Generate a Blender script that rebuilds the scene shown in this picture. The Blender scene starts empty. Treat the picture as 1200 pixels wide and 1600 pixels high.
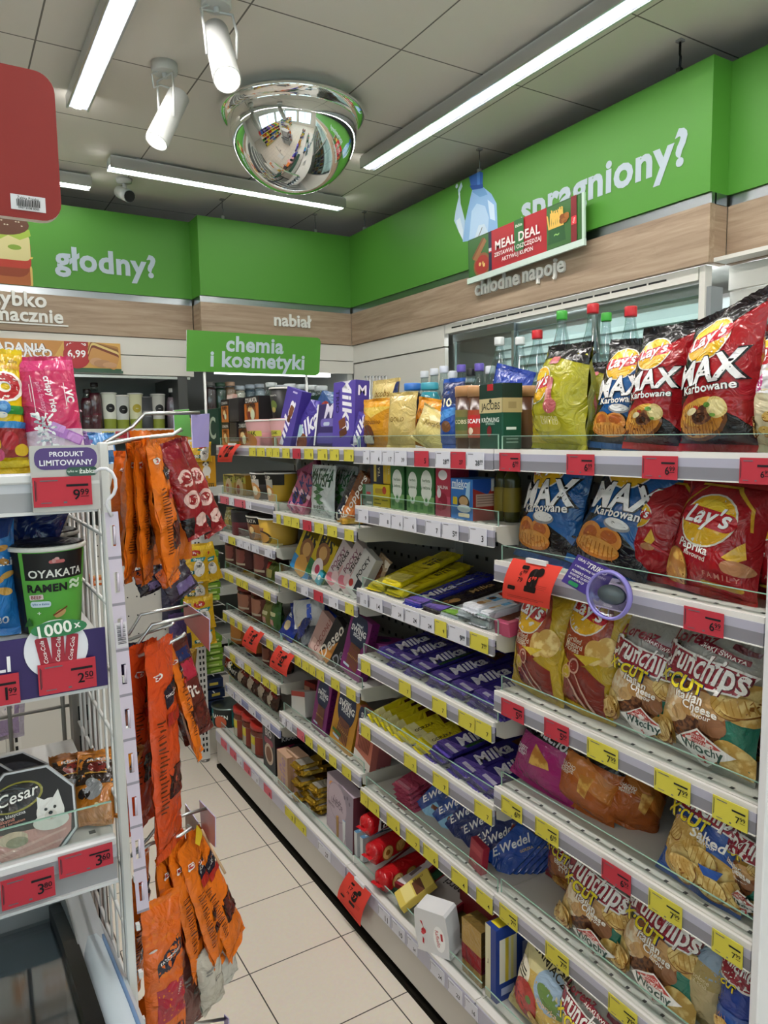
import bpy, math, random
from mathutils import Vector, Matrix, noise

PI = math.pi
SC = bpy.context.scene
COL = SC.collection
# ------------------------------------------------------------------ camera
EYE = Vector((0.0, 0.0, 1.57))
YAW, PITCH, ROLL, FPX = 0.54273705, -0.105770335, -0.0151475762, 1138.9757
FW = Vector((math.sin(YAW)*math.cos(PITCH), math.cos(YAW)*math.cos(PITCH), math.sin(PITCH)))
_r = Vector((math.cos(YAW), -math.sin(YAW), 0.0))
_u = _r.cross(FW)
RT = _r*math.cos(ROLL) + _u*math.sin(ROLL)
UP = -_r*math.sin(ROLL) + _u*math.cos(ROLL)
cam = bpy.data.cameras.new('camera')
cam.sensor_fit = 'VERTICAL'; cam.sensor_height = 32.0; cam.lens = FPX/1600.0*32.0
cam.clip_start = 0.05; cam.clip_end = 60
camo = bpy.data.objects.new('camera', cam); COL.objects.link(camo)
m3 = Matrix((RT, UP, -FW)).transposed()
camo.matrix_world = Matrix.Translation(EYE) @ m3.to_4x4()
SC.camera = camo
# ------------------------------------------------------------------ exposure, world
SC.view_settings.view_transform = 'Standard'
SC.view_settings.look = 'None'
SC.view_settings.exposure = 1.36
SC.view_settings.gamma = 1.0
SC.view_settings.use_curve_mapping = False
EMIT_TUBE = 30.0
EMIT_SPOT = 14.0
WORLD = 1.3
wd = bpy.data.worlds.new('daylight'); SC.world = wd; wd.use_nodes = True
wd.node_tree.nodes['Background'].inputs[0].default_value = (0.80, 0.90, 1.0, 1)
wd.node_tree.nodes['Background'].inputs[1].default_value = WORLD
try:
    SC.cycles.max_bounces = 7; SC.cycles.diffuse_bounces = 3; SC.cycles.glossy_bounces = 3
    SC.cycles.transmission_bounces = 4; SC.cycles.transparent_max_bounces = 12
    SC.cycles.sample_clamp_indirect = 4.0; SC.cycles.caustics_reflective = False
    SC.cycles.caustics_refractive = False; SC.cycles.use_denoising = True
except Exception:
    pass

# ------------------------------------------------------------------ picking places: rays through the camera meet real planes
def ray(px, py):
    return FW + RT*((px-600)/FPX) - UP*((py-800)/FPX)
def on_x(px, py, X):
    d = ray(px, py); return EYE + d*(X/d.x)
def on_y(px, py, Y):
    d = ray(px, py); return EYE + d*(Y/d.y)
def on_z(px, py, Z):
    d = ray(px, py); return EYE + d*((Z-EYE.z)/d.z)
def y_at(px, X, z):
    k = px-600; dz = z-EYE.z
    return (k*(X*FW.x+dz*FW.z) - FPX*(X*RT.x+dz*RT.z))/(RT.y*FPX - k*FW.y)
def x_at(px, Y, z):
    k = px-600; dz = z-EYE.z
    return (k*(Y*FW.y+dz*FW.z) - FPX*(Y*RT.y+dz*RT.z))/(RT.x*FPX - k*FW.x)
def z_at(py, X, Y):
    k = -(py-800)
    return EYE.z + (k*(X*FW.x+Y*FW.y) - FPX*(X*UP.x+Y*UP.y))/(UP.z*FPX - k*FW.z)
def px_of(P):
    d = Vector(P)-EYE; w = d.dot(FW)
    return 600+FPX*d.dot(RT)/w, 800-FPX*d.dot(UP)/w

# ------------------------------------------------------------------ materials
def lin(c):
    c = c.lstrip('#'); o = []
    for i in (0, 2, 4):
        x = int(c[i:i+2], 16)/255.0
        o.append(x/12.92 if x <= 0.04045 else ((x+0.055)/1.055)**2.4)
    return (o[0], o[1], o[2], 1.0)
_M = {}
KIND = dict(film=(.16, 0, .6), card=(.42, 0, .4), paper=(.75, 0, .2), plast=(.32, 0, .5), matte=(.9, 0, .1), metal=(.28, 1, .5),
            foil=(.33, .75, .5), paint=(.5, 0, .35), ceram=(.22, 0, .5), enamel=(.16, 0, .5))
def mt(col, kind='card'):
    key = (col, kind)
    if key in _M: return _M[key]
    m = bpy.data.materials.new(kind+'_'+col.lstrip('#')); m.use_nodes = True
    nt = m.node_tree; b = nt.nodes['Principled BSDF']
    r, me, sp = KIND[kind]
    b.inputs['Base Color'].default_value = lin(col); b.inputs['Roughness'].default_value = r
    b.inputs['Metallic'].default_value = me; b.inputs['Specular IOR Level'].default_value = sp
    if kind in ('film', 'foil'):
        tc = nt.nodes.new('ShaderNodeTexCoord'); n = nt.nodes.new('ShaderNodeTexNoise'); bp = nt.nodes.new('ShaderNodeBump')
        n.inputs['Scale'].default_value = 22; n.inputs['Detail'].default_value = 3; n.inputs['Distortion'].default_value = 1.6
        bp.inputs['Strength'].default_value = .8 if kind == 'film' else .8; bp.inputs['Distance'].default_value = .012
        nt.links.new(tc.outputs['Object'], n.inputs['Vector']); nt.links.new(n.outputs[0], bp.inputs['Height'])
        nt.links.new(bp.outputs[0], b.inputs['Normal'])
    _M[key] = m
    return m
def named(name):
    m = bpy.data.materials.new(name); m.use_nodes = True
    return m, m.node_tree, m.node_tree.nodes['Principled BSDF']
def emis(name, col, s):
    m, nt, b = named(name)
    b.inputs['Base Color'].default_value = lin(col); b.inputs['Emission Color'].default_value = lin(col); b.inputs['Emission Strength'].default_value = s
    return m
def clear(name, tint, gloss=.10, rough=.08):
    m, nt, b = named(name); nt.nodes.remove(b)
    t = nt.nodes.new('ShaderNodeBsdfTransparent'); g = nt.nodes.new('ShaderNodeBsdfGlossy'); mx = nt.nodes.new('ShaderNodeMixShader')
    fr = nt.nodes.new('ShaderNodeLayerWeight'); fr.inputs[0].default_value = .5
    pw = nt.nodes.new('ShaderNodeMath'); pw.operation = 'POWER'; pw.inputs[1].default_value = 4.0
    nt.links.new(fr.outputs['Facing'], pw.inputs[0])
    mm = nt.nodes.new('ShaderNodeMath'); mm.operation = 'MULTIPLY_ADD'; mm.inputs[1].default_value = .55; mm.inputs[2].default_value = .02+gloss*.3; mm.use_clamp = True
    t.inputs[0].default_value = lin(tint); g.inputs['Roughness'].default_value = rough
    nt.links.new(pw.outputs[0], mm.inputs[0]); nt.links.new(mm.outputs[0], mx.inputs[0])
    nt.links.new(t.outputs[0], mx.inputs[1]); nt.links.new(g.outputs[0], mx.inputs[2])
    nt.links.new(mx.outputs[0], nt.nodes['Material Output'].inputs[0])
    return m
ACR = clear('clear_acrylic', '#f3f7f5')
ACR_EDGE = mt('#9fc4b4', 'plast')
GLASS = clear('door_glass', '#e3ece9', .12, .03)
PET = clear('clear_bottle_plastic', '#dfe9ea', .25, .06)
LILAC = clear('lilac_plastic', '#b9b0dc', .3, .2)
def tiles_mat():
    m, nt, b = named('floor_tiles')
    tc = nt.nodes.new('ShaderNodeTexCoord'); mp = nt.nodes.new('ShaderNodeMapping'); br = nt.nodes.new('ShaderNodeTexBrick')
    mp.inputs['Location'].default_value = (-0.0614, -0.0900, 0)
    br.offset = 0; br.squash = 1
    br.inputs['Scale'].default_value = 1.0; br.inputs['Brick Width'].default_value = .3043; br.inputs['Row Height'].default_value = .3043
    br.inputs['Mortar Size'].default_value = .0022; br.inputs['Mortar Smooth'].default_value = .3; br.inputs['Bias'].default_value = 0
    br.inputs['Color1'].default_value = lin('#e2d8ca'); br.inputs['Color2'].default_value = lin('#ddd3c5'); br.inputs['Mortar'].default_value = lin('#3c3630')
    n = nt.nodes.new('ShaderNodeTexNoise'); n.inputs['Scale'].default_value = 90; n.inputs['Detail'].default_value = 6
    mx = nt.nodes.new('ShaderNodeMix'); mx.data_type = 'RGBA'; mx.blend_type = 'OVERLAY'; mx.inputs[0].default_value = .16
    nt.links.new(tc.outputs['Object'], mp.inputs[0]); nt.links.new(mp.outputs[0], br.inputs['Vector']); nt.links.new(tc.outputs['Object'], n.inputs['Vector'])
    nt.links.new(br.outputs['Color'], mx.inputs[6]); nt.links.new(n.outputs[1], mx.inputs[7]); nt.links.new(mx.outputs[2], b.inputs['Base Color'])
    b.inputs['Roughness'].default_value = .38
    return m
def grid_mat(name, c1, gap, loc, size, mortar, rough):
    m, nt, b = named(name)
    tc = nt.nodes.new('ShaderNodeTexCoord'); mp = nt.nodes.new('ShaderNodeMapping'); br = nt.nodes.new('ShaderNodeTexBrick')
    mp.inputs['Location'].default_value = loc; br.offset = 0
    br.inputs['Scale'].default_value = 1; br.inputs['Brick Width'].default_value = size; br.inputs['Row Height'].default_value = size
    br.inputs['Mortar Size'].default_value = mortar; br.inputs['Mortar Smooth'].default_value = .2
    br.inputs['Color1'].default_value = lin(c1); br.inputs['Color2'].default_value = lin(c1); br.inputs['Mortar'].default_value = lin(gap)
    n = nt.nodes.new('ShaderNodeTexNoise'); n.inputs['Scale'].default_value = 300
    bp = nt.nodes.new('ShaderNodeBump'); bp.inputs['Strength'].default_value = .1; bp.inputs['Distance'].default_value = .002
    nt.links.new(tc.outputs['Object'], mp.inputs[0]); nt.links.new(mp.outputs[0], br.inputs['Vector']); nt.links.new(tc.outputs['Object'], n.inputs['Vector'])
    nt.links.new(br.outputs['Color'], b.inputs['Base Color']); nt.links.new(n.outputs[0], bp.inputs['Height']); nt.links.new(bp.outputs[0], b.inputs['Normal'])
    b.inputs['Roughness'].default_value = rough
    return m
def wood_mat(axis):
    m, nt, b = named('oak_veneer_'+axis)
    tc = nt.nodes.new('ShaderNodeTexCoord'); mp = nt.nodes.new('ShaderNodeMapping')
    mp.inputs['Scale'].default_value = (.9, 14, 14) if axis == 'x' else (14, .9, 14)
    n = nt.nodes.new('ShaderNodeTexNoise'); n.inputs['Scale'].default_value = 2.6; n.inputs['Detail'].default_value = 8; n.inputs['Roughness'].default_value = .65; n.inputs['Distortion'].default_value = .7
    cr = nt.nodes.new('ShaderNodeValToRGB'); e = cr.color_ramp.elements
    e[0].position = .3; e[0].color = lin('#8f7863'); e[1].position = .72; e[1].color = lin('#b9a48c')
    x = e.new(.5); x.color = lin('#a68f78')
    nt.links.new(tc.outputs['Object'], mp.inputs[0]); nt.links.new(mp.outputs[0], n.inputs['Vector']); nt.links.new(n.outputs[0], cr.inputs[0]); nt.links.new(cr.outputs[0], b.inputs['Base Color'])
    b.inputs['Roughness'].default_value = .55
    return m
def speck(name, c1, c2, sc, rough, lo=.45, hi=.6):
    m, nt, b = named(name)
    tc = nt.nodes.new('ShaderNodeTexCoord'); n = nt.nodes.new('ShaderNodeTexNoise'); n.inputs['Scale'].default_value = sc; n.inputs['Detail'].default_value = 3
    cr = nt.nodes.new('ShaderNodeValToRGB'); e = cr.color_ramp.elements
    e[0].position = lo; e[0].color = lin(c1); e[1].position = hi; e[1].color = lin(c2)
    nt.links.new(tc.outputs['Object'], n.inputs['Vector']); nt.links.new(n.outputs[0], cr.inputs[0]); nt.links.new(cr.outputs[0], b.inputs['Base Color'])
    b.inputs['Roughness'].default_value = rough
    return m
CRISP = speck('crisp_gold', '#b9772a', '#e3b45a', 55, .4)
CRISP_L = speck('crisp_pale', '#caa050', '#ecd28a', 60, .4)
MEAT = speck('sausage_meat', '#3a1210', '#6b2a20', 90, .3)
FOOD = speck('spiced_filling', '#4a2214', '#8d5a34', 120, .45)
CREAMY = speck('cheese_crumb', '#d8b483', '#f2e6cc', 60, .5)
FROST = speck('frosted_meat', '#5d3f45', '#9a8a90', 30, .6)

# ------------------------------------------------------------------ mesh builder
class MB:
    def __init__(s): s.v = []; s.f = []; s.mi = []; s.sm = []; s.ms = []
    def mid(s, m):
        if isinstance(m, str): m = mt(m)
        for i, x in enumerate(s.ms):
            if x is m: return i
        s.ms.append(m); return len(s.ms)-1
    def face(s, idx, m, smooth=False):
        s.f.append(tuple(idx)); s.mi.append(s.mid(m)); s.sm.append(smooth)
    def poly(s, pts, m, smooth=False):
        b = len(s.v); s.v += [tuple(p) for p in pts]; s.face(range(b, b+len(pts)), m, smooth)
    def box(s, x0, x1, y0, y1, z0, z1, m, c=0.0, M=None):
        if c <= 0:
            P = [(x, y, z) for x in (x0, x1) for y in (y0, y1) for z in (z0, z1)]
            F = [(0, 1, 3, 2), (4, 6, 7, 5), (0, 4, 5, 1), (2, 3, 7, 6), (0, 2, 6, 4), (1, 5, 7, 3)]
        else:
            P = []; idx = {}
            X, Y, Z = (x0, x1), (y0, y1), (z0, z1)
            for i in (0, 1):
                for j in (0, 1):
                    for k in (0, 1):
                        a = (X[i]+(c if i == 0 else -c), Y[j]+(c if j == 0 else -c), Z[k]+(c if k == 0 else -c))
                        for ax in range(3):
                            q = list(a); q[ax] = (X, Y, Z)[ax][(i, j, k)[ax]]
                            idx[(i, j, k, ax)] = len(P); P.append(tuple(q))
            F = []
            for ax in range(3):
                o = [q for q in range(3) if q != ax]
                for sd in (0, 1):
                    q = []
                    for (a, b2) in ((0, 0), (1, 0), (1, 1), (0, 1)):
                        t = [0, 0, 0]; t[ax] = sd; t[o[0]] = a; t[o[1]] = b2
                        q.append(idx[(t[0], t[1], t[2], ax)])
                    F.append(tuple(q))
            for ax in range(3):
                o = [q for q in range(3) if q != ax]
                for a in (0, 1):
                    for b2 in (0, 1):
                        t0 = [0, 0, 0]; t0[o[0]] = a; t0[o[1]] = b2; t1 = list(t0); t1[ax] = 1
                        F.append((idx[(*t0, o[0])], idx[(*t0, o[1])], idx[(*t1, o[1])], idx[(*t1, o[0])]))
            for i in (0, 1):
                for j in (0, 1):
                    for k in (0, 1):
                        F.append((idx[(i, j, k, 0)], idx[(i, j, k, 1)], idx[(i, j, k, 2)]))
        b = len(s.v)
        s.v += [tuple(M @ Vector(p)) for p in P] if M else P
        for q in F: s.face([b+i for i in q], m)
    def lathe(s, prof, m, n=24, c=(0, 0, 0), smooth=True, M=None, caps=True):
        b = len(s.v)
        for (r, z) in prof:
            for i in range(n):
                a = 2*PI*i/n; p = Vector((c[0]+r*math.cos(a), c[1]+r*math.sin(a), c[2]+z))
                s.v.append(tuple(M @ p) if M else tuple(p))
        for k in range(len(prof)-1):
            for i in range(n):
                j = (i+1) % n
                s.face((b+k*n+i, b+k*n+j, b+(k+1)*n+j, b+(k+1)*n+i), m, smooth)
        if caps:
            s.face([b+i for i in range(n)][::-1], m); s.face([b+(len(prof)-1)*n+i for i in range(n)], m)
    def tube(s, pts, r, m, n=8, closed=False, flat=1.0):
        pts = [Vector(p) for p in pts]; b = len(s.v); k = len(pts)
        prev = None
        for i, p in enumerate(pts):
            a = pts[i-1] if (i > 0 or closed) else p; c = pts[(i+1) % k] if (i < k-1 or closed) else p
            d = (c-a).normalized() if (c-a).length > 1e-9 else Vector((0, 0, 1))
            if prev is None:
                x = d.cross(Vector((0, 0, 1)))
                if x.length < .05: x = d.cross(Vector((1, 0, 0)))
            else: x = prev-d*prev.dot(d)
            x.normalize(); prev = x; y = d.cross(x)
            for j in range(n):
                t = 2*PI*j/n; s.v.append(tuple(p+x*(r*math.cos(t))+y*(r*flat*math.sin(t))))
        for i in range(k if closed else k-1):
            for j in range(n):
                i2 = (i+1) % k; j2 = (j+1) % n
                s.face((b+i*n+j, b+i*n+j2, b+i2*n+j2, b+i2*n+j), m, True)
        if not closed:
            s.face([b+j for j in range(n)][::-1], m); s.face([b+(k-1)*n+j for j in range(n)], m)
    def grid(s, fn, nu, nv, m, smooth=True):
        b = len(s.v)
        for j in range(nv+1):
            for i in range(nu+1): s.v.append(tuple(fn(i/nu, j/nv)))
        for j in range(nv):
            for i in range(nu):
                a = b+j*(nu+1)+i
                s.face((a, a+1, a+nu+2, a+nu+1), m, smooth)
    def build(s, name, parent=None, loc=None, M=None):
        me = bpy.data.meshes.new(name)
        v = s.v if M is None else [tuple(M @ Vector(p)) for p in s.v]
        me.from_pydata(v, [], s.f)
        for m in s.ms: me.materials.append(m)
        me.polygons.foreach_set('material_index', s.mi); me.polygons.foreach_set('use_smooth', s.sm)
        me.update()
        o = bpy.data.objects.new(name, me); COL.objects.link(o)
        if parent is not None: o.parent = parent
        if loc is not None: o.location = loc
        return o

# ------------------------------------------------------------------ lettering and print
_TX = {}
def text2d(body, bold, shear, space):
    k = (body, bold, shear, space)
    if k in _TX: return _TX[k]
    cu = bpy.data.curves.new('lettering', 'FONT'); cu.body = body; cu.size = 1; cu.offset = bold*.45; cu.shear = shear; cu.space_character = space*(1.0+bold*.9)
    cu.resolution_u = 3; cu.align_x = 'CENTER'
    ob = bpy.data.objects.new('lettering', cu)
    me = bpy.data.meshes.new_from_object(ob); me.calc_loop_triangles()
    P = [(v.co.x, v.co.y) for v in me.vertices]; T = [tuple(t.vertices) for t in me.loop_triangles]
    bpy.data.objects.remove(ob); bpy.data.meshes.remove(me); bpy.data.curves.remove(cu)
    xs = [p[0] for p in P] or [0, 1]; ys = [p[1] for p in P] or [0, 1]
    _TX[k] = (P, T, min(xs), max(xs), min(ys), max(ys))
    return _TX[k]
def T(col, s, cu, cv, wf, rot=0, b=.03, sh=0, sy=1.0, ol=None, sp=1.0):
    """lettering fitted to a width; ol = (colour, extra boldness) puts a fatter copy beneath"""
    return ('t', col, s, cu, cv, wf, rot, b, sh, sy, ol, sp)
def R(col, u0, v0, u1, v1): return ('p', col, [(u0, v0), (u1, v0), (u1, v1), (u0, v1)])
def Pg(col, pts): return ('p', col, pts)
def E(col, cu, cv, ru, rv=None, rot=0, n=22): return ('e', col, cu, cv, ru, rv if rv is not None else ru, rot, n)
def RR(col, cu, cv, wu, hv, r, rot=0): return ('rr', col, cu, cv, wu, hv, r, rot)
def _ear(p):
    from mathutils.geometry import tessellate_polygon
    return tessellate_polygon([[Vector((x, y, 0)) for x, y in p]])
def _split(tris, L):
    out = []; st = [t+(0,) for t in tris]
    while st:
        a, b, c, d = st.pop()
        e = [(b[0]-a[0])**2+(b[1]-a[1])**2, (c[0]-b[0])**2+(c[1]-b[1])**2, (a[0]-c[0])**2+(a[1]-c[1])**2]
        m = max(e)
        if m <= L*L or d > 12: out.append((a, b, c)); continue
        i = e.index(m)
        if i == 1: a, b, c = b, c, a
        elif i == 2: a, b, c = c, a, b
        q = ((a[0]+b[0])/2, (a[1]+b[1])/2)
        st.append((a, q, c, d+1)); st.append((q, b, c, d+1))
    return out
def printing(mb, spec, S, w, h, L=None, kind='card', base=.0004, step=.00012):
    """spec drawn over a surface S(u, v, off) with u in -w/2..w/2 and v in 0..h metres"""
    k = 0
    def put(tris, col):
        nonlocal k
        off = base+step*k; k += 1
        m = mt(col, kind) if isinstance(col, str) else col
        clip = []
        for t in tris:
            if max(abs(p[0]) for p in t) > w*.5001 or min(p[1] for p in t) < -1e-6 or max(p[1] for p in t) > h*1.0001:
                t = tuple((min(max(p[0], -w/2), w/2), min(max(p[1], 0), h)) for p in t)
                if abs((t[1][0]-t[0][0])*(t[2][1]-t[0][1])-(t[2][0]-t[0][0])*(t[1][1]-t[0][1])) < 1e-10: continue
            clip.append(t)
        if L: clip = _split(clip, L)
        ix = {}
        for t in clip:
            q = []
            for p in t:
                if p not in ix:
                    ix[p] = len(mb.v); mb.v.append(tuple(S(p[0], p[1], off)))
                q.append(ix[p])
            mb.face(q, m, bool(L))
    for sp in spec:
        if sp[0] == 'p':
            P = [((x-.5)*w, y*h) for x, y in sp[2]]
            put([tuple(P[i] for i in t) for t in _ear(P)], sp[1])
        elif sp[0] == 'e':
            _, col, cu, cv, ru, rv, rot, n = sp
            cx, cy = (cu-.5)*w, cv*h; cr, sr = math.cos(rot), math.sin(rot)
            P = []
            for i in range(n):
                a = 2*PI*i/n; x, y = ru*w*math.cos(a), rv*w*math.sin(a)
                P.append((cx+x*cr-y*sr, cy+x*sr+y*cr))
            put([((cx, cy), P[i], P[(i+1) % n]) for i in range(n)], col)
        elif sp[0] == 'rr':
            _, col, cu, cv, wu, hv, r, rot = sp
            cx, cy = (cu-.5)*w, cv*h; a, b, rr = wu*w/2, hv*w/2, min(r*w, wu*w/2, hv*w/2); cr, sr = math.cos(rot), math.sin(rot)
            P = []
            for (sx, sy, a0) in ((1, 1, 0), (-1, 1, PI/2), (-1, -1, PI), (1, -1, 1.5*PI)):
                for i in range(5):
                    t = a0+PI/2*i/4; x, y = sx*(a-rr)+rr*math.cos(t), sy*(b-rr)+rr*math.sin(t)
                    P.append((cx+x*cr-y*sr, cy+x*sr+y*cr))
            put([((cx, cy), P[i], P[(i+1) % len(P)]) for i in range(len(P))], col)
        elif sp[0] == 't':
            _, col, s, cu, cv, wf, rot, b, sh, sy, ol, spc = sp
            P0, T0, x0, x1, y0, y1 = text2d(s, b, sh, spc)
            sc = wf*w/max(x1-x0, 1e-6); mx, my = (x0+x1)/2, (y0+y1)/2; cr, sr = math.cos(rot), math.sin(rot)
            for (bb, c2) in (((b+ol[1], ol[0]),) if ol else ())+((b, col),):
                Pq, Tq = text2d(s, bb, sh, spc)[:2]
                Q = []
                for (x, y) in Pq:
                    x, y = (x-mx)*sc, (y-my)*sc*sy
                    Q.append(((cu-.5)*w+x*cr-y*sr, cv*h+x*sr+y*cr))
                put([(Q[a], Q[c], Q[d]) for a, c, d in Tq], c2)
def plane_S(o, U, V, N):
    o, U, V, N = Vector(o), Vector(U), Vector(V), Vector(N)
    return lambda u, v, off: o+U*u+V*v+N*off

# ------------------------------------------------------------------ things, parts, labels
ITEMS = []
def tag(o, label, cat, group=None, kind=None):
    o['label'] = label; o['category'] = cat
    if group: o['group'] = group
    if kind: o['kind'] = kind
    return o
def thing(name, label, cat, loc=(0, 0, 0), rz=0, group=None):
    o = bpy.data.objects.new(name, None); o.empty_display_size = .05; COL.objects.link(o)
    o.location = loc; o.rotation_euler = (0, 0, rz)
    return tag(o, label, cat, group)
def struct(name, mb, label=None):
    o = mb.build(name); o['kind'] = 'structure'
    if label: o['label'] = label
    return o
def dup(o):
    c = o.copy(); COL.objects.link(c)
    for ch in list(o.children):
        d = ch.copy(); COL.objects.link(d); d.parent = c
        for g in list(ch.children):
            e = g.copy(); COL.objects.link(e); e.parent = d
    return c
def put(o, loc, rz=-90, lean=0, roll=0, base=None, place=None, cat=None, group=None):
    o.location = loc; o.rotation_euler = (math.radians(-lean), math.radians(roll), math.radians(rz))
    if base is not None:
        o['category'] = cat
        ITEMS.append((o, base, place or '', group))
    return o
# ================================================================== the room
CEIL = 3.02
XB, YB, YB2, XB2 = 2.45, 4.46, 4.63, 2.556
m = MB(); m.box(-4, 3.2, -4, 5.4, -.05, 0, tiles_mat()); struct('floor', m)
m = MB(); m.box(-4, 3.2, -4, 5.4, CEIL, CEIL+.05, grid_mat('ceiling_tiles', '#ebe7df', '#77746e', (-.394, -.065, 0), .6, .0035, .85)); struct('ceiling', m)
WHT = mt('#dedbd2', 'paint')
m = MB(); m.box(3.1, 3.2, -4, 5.4, 0, CEIL, WHT); struct('wall_right', m)
m = MB(); m.box(-4, 3.1, 5.3, 5.4, 0, CEIL, WHT); struct('wall_back', m)
m = MB(); m.box(-4.1, -4, -4, 5.4, 0, .9, WHT); m.box(-4.1, -4, -4, 5.4, 2.6, CEIL, WHT); m.box(-4.1, -4, 2.5, 5.4, .9, 2.6, WHT); m.box(-4.1, -4, -1, -.7, .9, 2.6, WHT)
struct('wall_left', m)
m = MB(); m.box(-4, 3.2, -4.1, -4, 0, .5, WHT); m.box(-4, 3.2, -4.1, -4, 2.7, CEIL, WHT); m.box(-.9, -.5, -4.1, -4, .5, 2.7, WHT); m.box(2.2, 3.2, -4.1, -4, .5, 2.7, WHT)
struct('wall_front', m)
FRAME = mt('#777b7c', 'metal')
for i, (a, b) in enumerate(((-4, -.9), (-.5, 2.2))):
    m = MB()
    for x in (a+.03, (a+b)/2, b-.03): m.box(x-.03, x+.03, -4.09, -4.02, .5, 2.7, FRAME)
    for z in (.53, 2.67): m.box(a+.06, b-.06, -4.085, -4.025, z-.03, z+.03, FRAME)
    m.box(a+.06, b-.06, -4.06, -4.055, .56, 2.64, GLASS)
    struct('window_%d' % (i+1), m)
for i, (a, b) in enumerate(((-4, -1), (-.7, 2.5))):
    m = MB()
    for y in (a+.03, (a+b)/2, b-.03): m.box(-4.09, -4.02, y-.03, y+.03, .9, 2.6, FRAME)
    m.box(-4.06, -4.055, a+.06, b-.06, .93, 2.57, GLASS)
    struct('window_%d' % (i+3), m)

# ---- green banner boards, metal strip, oak band under them
GREEN = mt('#509033', 'paint'); STRIP = mt('#9aa0a3', 'metal')
WX, WY = wood_mat('x'), wood_mat('y')
GB, ST, WB = 2.432, 2.392, 2.182
def band(name, label, x0, x1, y0, y1, wood, prints=()):
    o = thing(name, label, 'banner board', ((x0+x1)/2, (y0+y1)/2, GB))
    inv = Matrix.Translation((-(x0+x1)/2, -(y0+y1)/2, -GB))
    g = MB(); g.box(x0, x1, y0, y1, GB, 2.90, GREEN)
    for sp, S, w, h in prints: printing(g, sp, S, w, h, None, 'paint')
    g.build('green_panel', o, M=inv)
    g = MB(); g.box(x0+.012 if wood is WY else x0, x1, y0+.012 if wood is WX else y0, y1, ST, GB, STRIP); g.build('metal_strip', o, M=inv)
    return o
WORD = '#b3c1ca'
# right wall
q = [on_x(712, 300, XB), on_x(1112, 230, XB)]
def SR(x): return plane_S((x, (YB+1.737)/2, GB), (0, -1, 0), (0, 0, 1), (-1, 0, 0))
def ur(px, py): P = on_x(px, py, XB); return ((YB+1.737)/2-P.y)/(YB-1.737)+.5, (P.z-GB)/.468
u1, v1 = ur(825, 330); u2, v2 = ur(1078, 228); ub0, _ = ur(712, 330); ub1, _ = ur(780, 350)
vb = lambda py, px=745: ur(px, py)[1]
bw = ub1-ub0
def BQ(pts): return [ur(px, py) for px, py in pts]
bottle = [Pg('#8fb9e2', BQ([(723, 378), (727, 345), (733, 318), (737, 300), (740, 292), (756, 293), (768, 303), (776, 318), (777, 340), (778, 362), (760, 372)])), Pg('#b5d3ee', BQ([(733, 374), (737, 330), (745, 318), (758, 322), (764, 340), (762, 368)])), Pg('#cfe3f5', BQ([(762, 312), (772, 320), (774, 345), (766, 342)])), Pg('#6f9fd2', BQ([(738, 300), (741, 293), (757, 294), (762, 304), (750, 308)])),
          Pg('#cfe0ef', BQ([(742, 372), (748, 352), (757, 350), (764, 366)])), Pg('#2f62b4', BQ([(733, 275), (736, 270), (750, 267), (755, 270), (754, 292), (742, 294), (736, 290)])), Pg('#4f86d0', BQ([(745, 270), (750, 269), (750, 291), (746, 292)])), Pg('#1f4f9c', BQ([(734, 290), (755, 288), (755, 294), (738, 297)])),
          Pg('#b9d3ea', BQ([(712, 330), (717, 308), (716, 297), (721, 284), (723, 291), (719, 300), (720, 318), (727, 345), (724, 376), (717, 362), (710, 345)])), Pg('#dbe9f5', BQ([(713, 345), (719, 340), (724, 360), (723, 374), (717, 362)])), E('#cfe0ef', *ur(714, 291), .004), E('#cfe0ef', *ur(722, 279), .003), E('#cfe0ef', *ur(718, 303), .003)]
band('banner_board', 'green board over the drinks cooler lettered with a thirst question', XB, XB+.03, 1.737, YB, WY,
     [(bottle+[T(WORD, 'spragniony?', (u1+u2)/2-.010, .37, (u2-u1)*1.04, b=.075)], SR(XB), YB-1.737, .468)])
band('banner_board', 'plain green board set back past the corner above the crisps', XB2, XB2+.03, -1.5, 1.737, WY)
band('banner_board', 'plain green board above the dairy lettering on the back wall', 1.41, XB, YB, YB+.03, WX)
def ul(px, py): P = on_y(px, py, YB2); return (P.x+1.5)/2.91, (P.z-GB)/.468
u1, v1 = ul(85, 410); u2, v2 = ul(243, 415); ub, _ = ul(50, 400); ua, _ = ul(-40, 400)
c_ = (ua+ub)/2; hw = (ub-ua)
def vl(py): return ul(20, py)[1]
burger = [RR('#7d4a2b', c_, vl(437), hw*.95, .10, .02), RR('#d4b061', c_, vl(430), hw*.98, .05, .01), RR('#a75c2e', c_, vl(418), hw*.9, .12, .03), RR('#8d3f22', c_+.01, vl(411), hw*.7, .05, .02),
          RR('#b23a2a', c_, vl(395), hw*.96, .055, .01), Pg('#e6c463', [(c_-hw*.5, vl(404)), (c_+hw*.5, vl(402)), (c_+hw*.52, vl(399)), (c_-hw*.5, vl(399))]), RR('#cfc58c', c_, vl(385), hw*.95, .05, .01),
          Pg('#9db646', [(c_-hw*.5, vl(382)), (c_-hw*.3, vl(372)), (c_-.1*hw, vl(378)), (c_+.1*hw, vl(368)), (c_+.3*hw, vl(374)), (c_+hw*.5, vl(366)), (c_+hw*.48, vl(356)), (c_, vl(358)), (c_-hw*.5, vl(362))]),
          E('#7d9a3a', c_+.2*hw, vl(386), hw*.12, hw*.05), E('#5f3b2b', c_, vl(350), hw*.48, hw*.22)]
for i in range(16): burger.append(E('#c9bda4', c_-hw*.4+hw*.8*((i*7) % 16)/16, vl(352-6*((i*5) % 3)), hw*.018, hw*.012, n=8))
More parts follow.
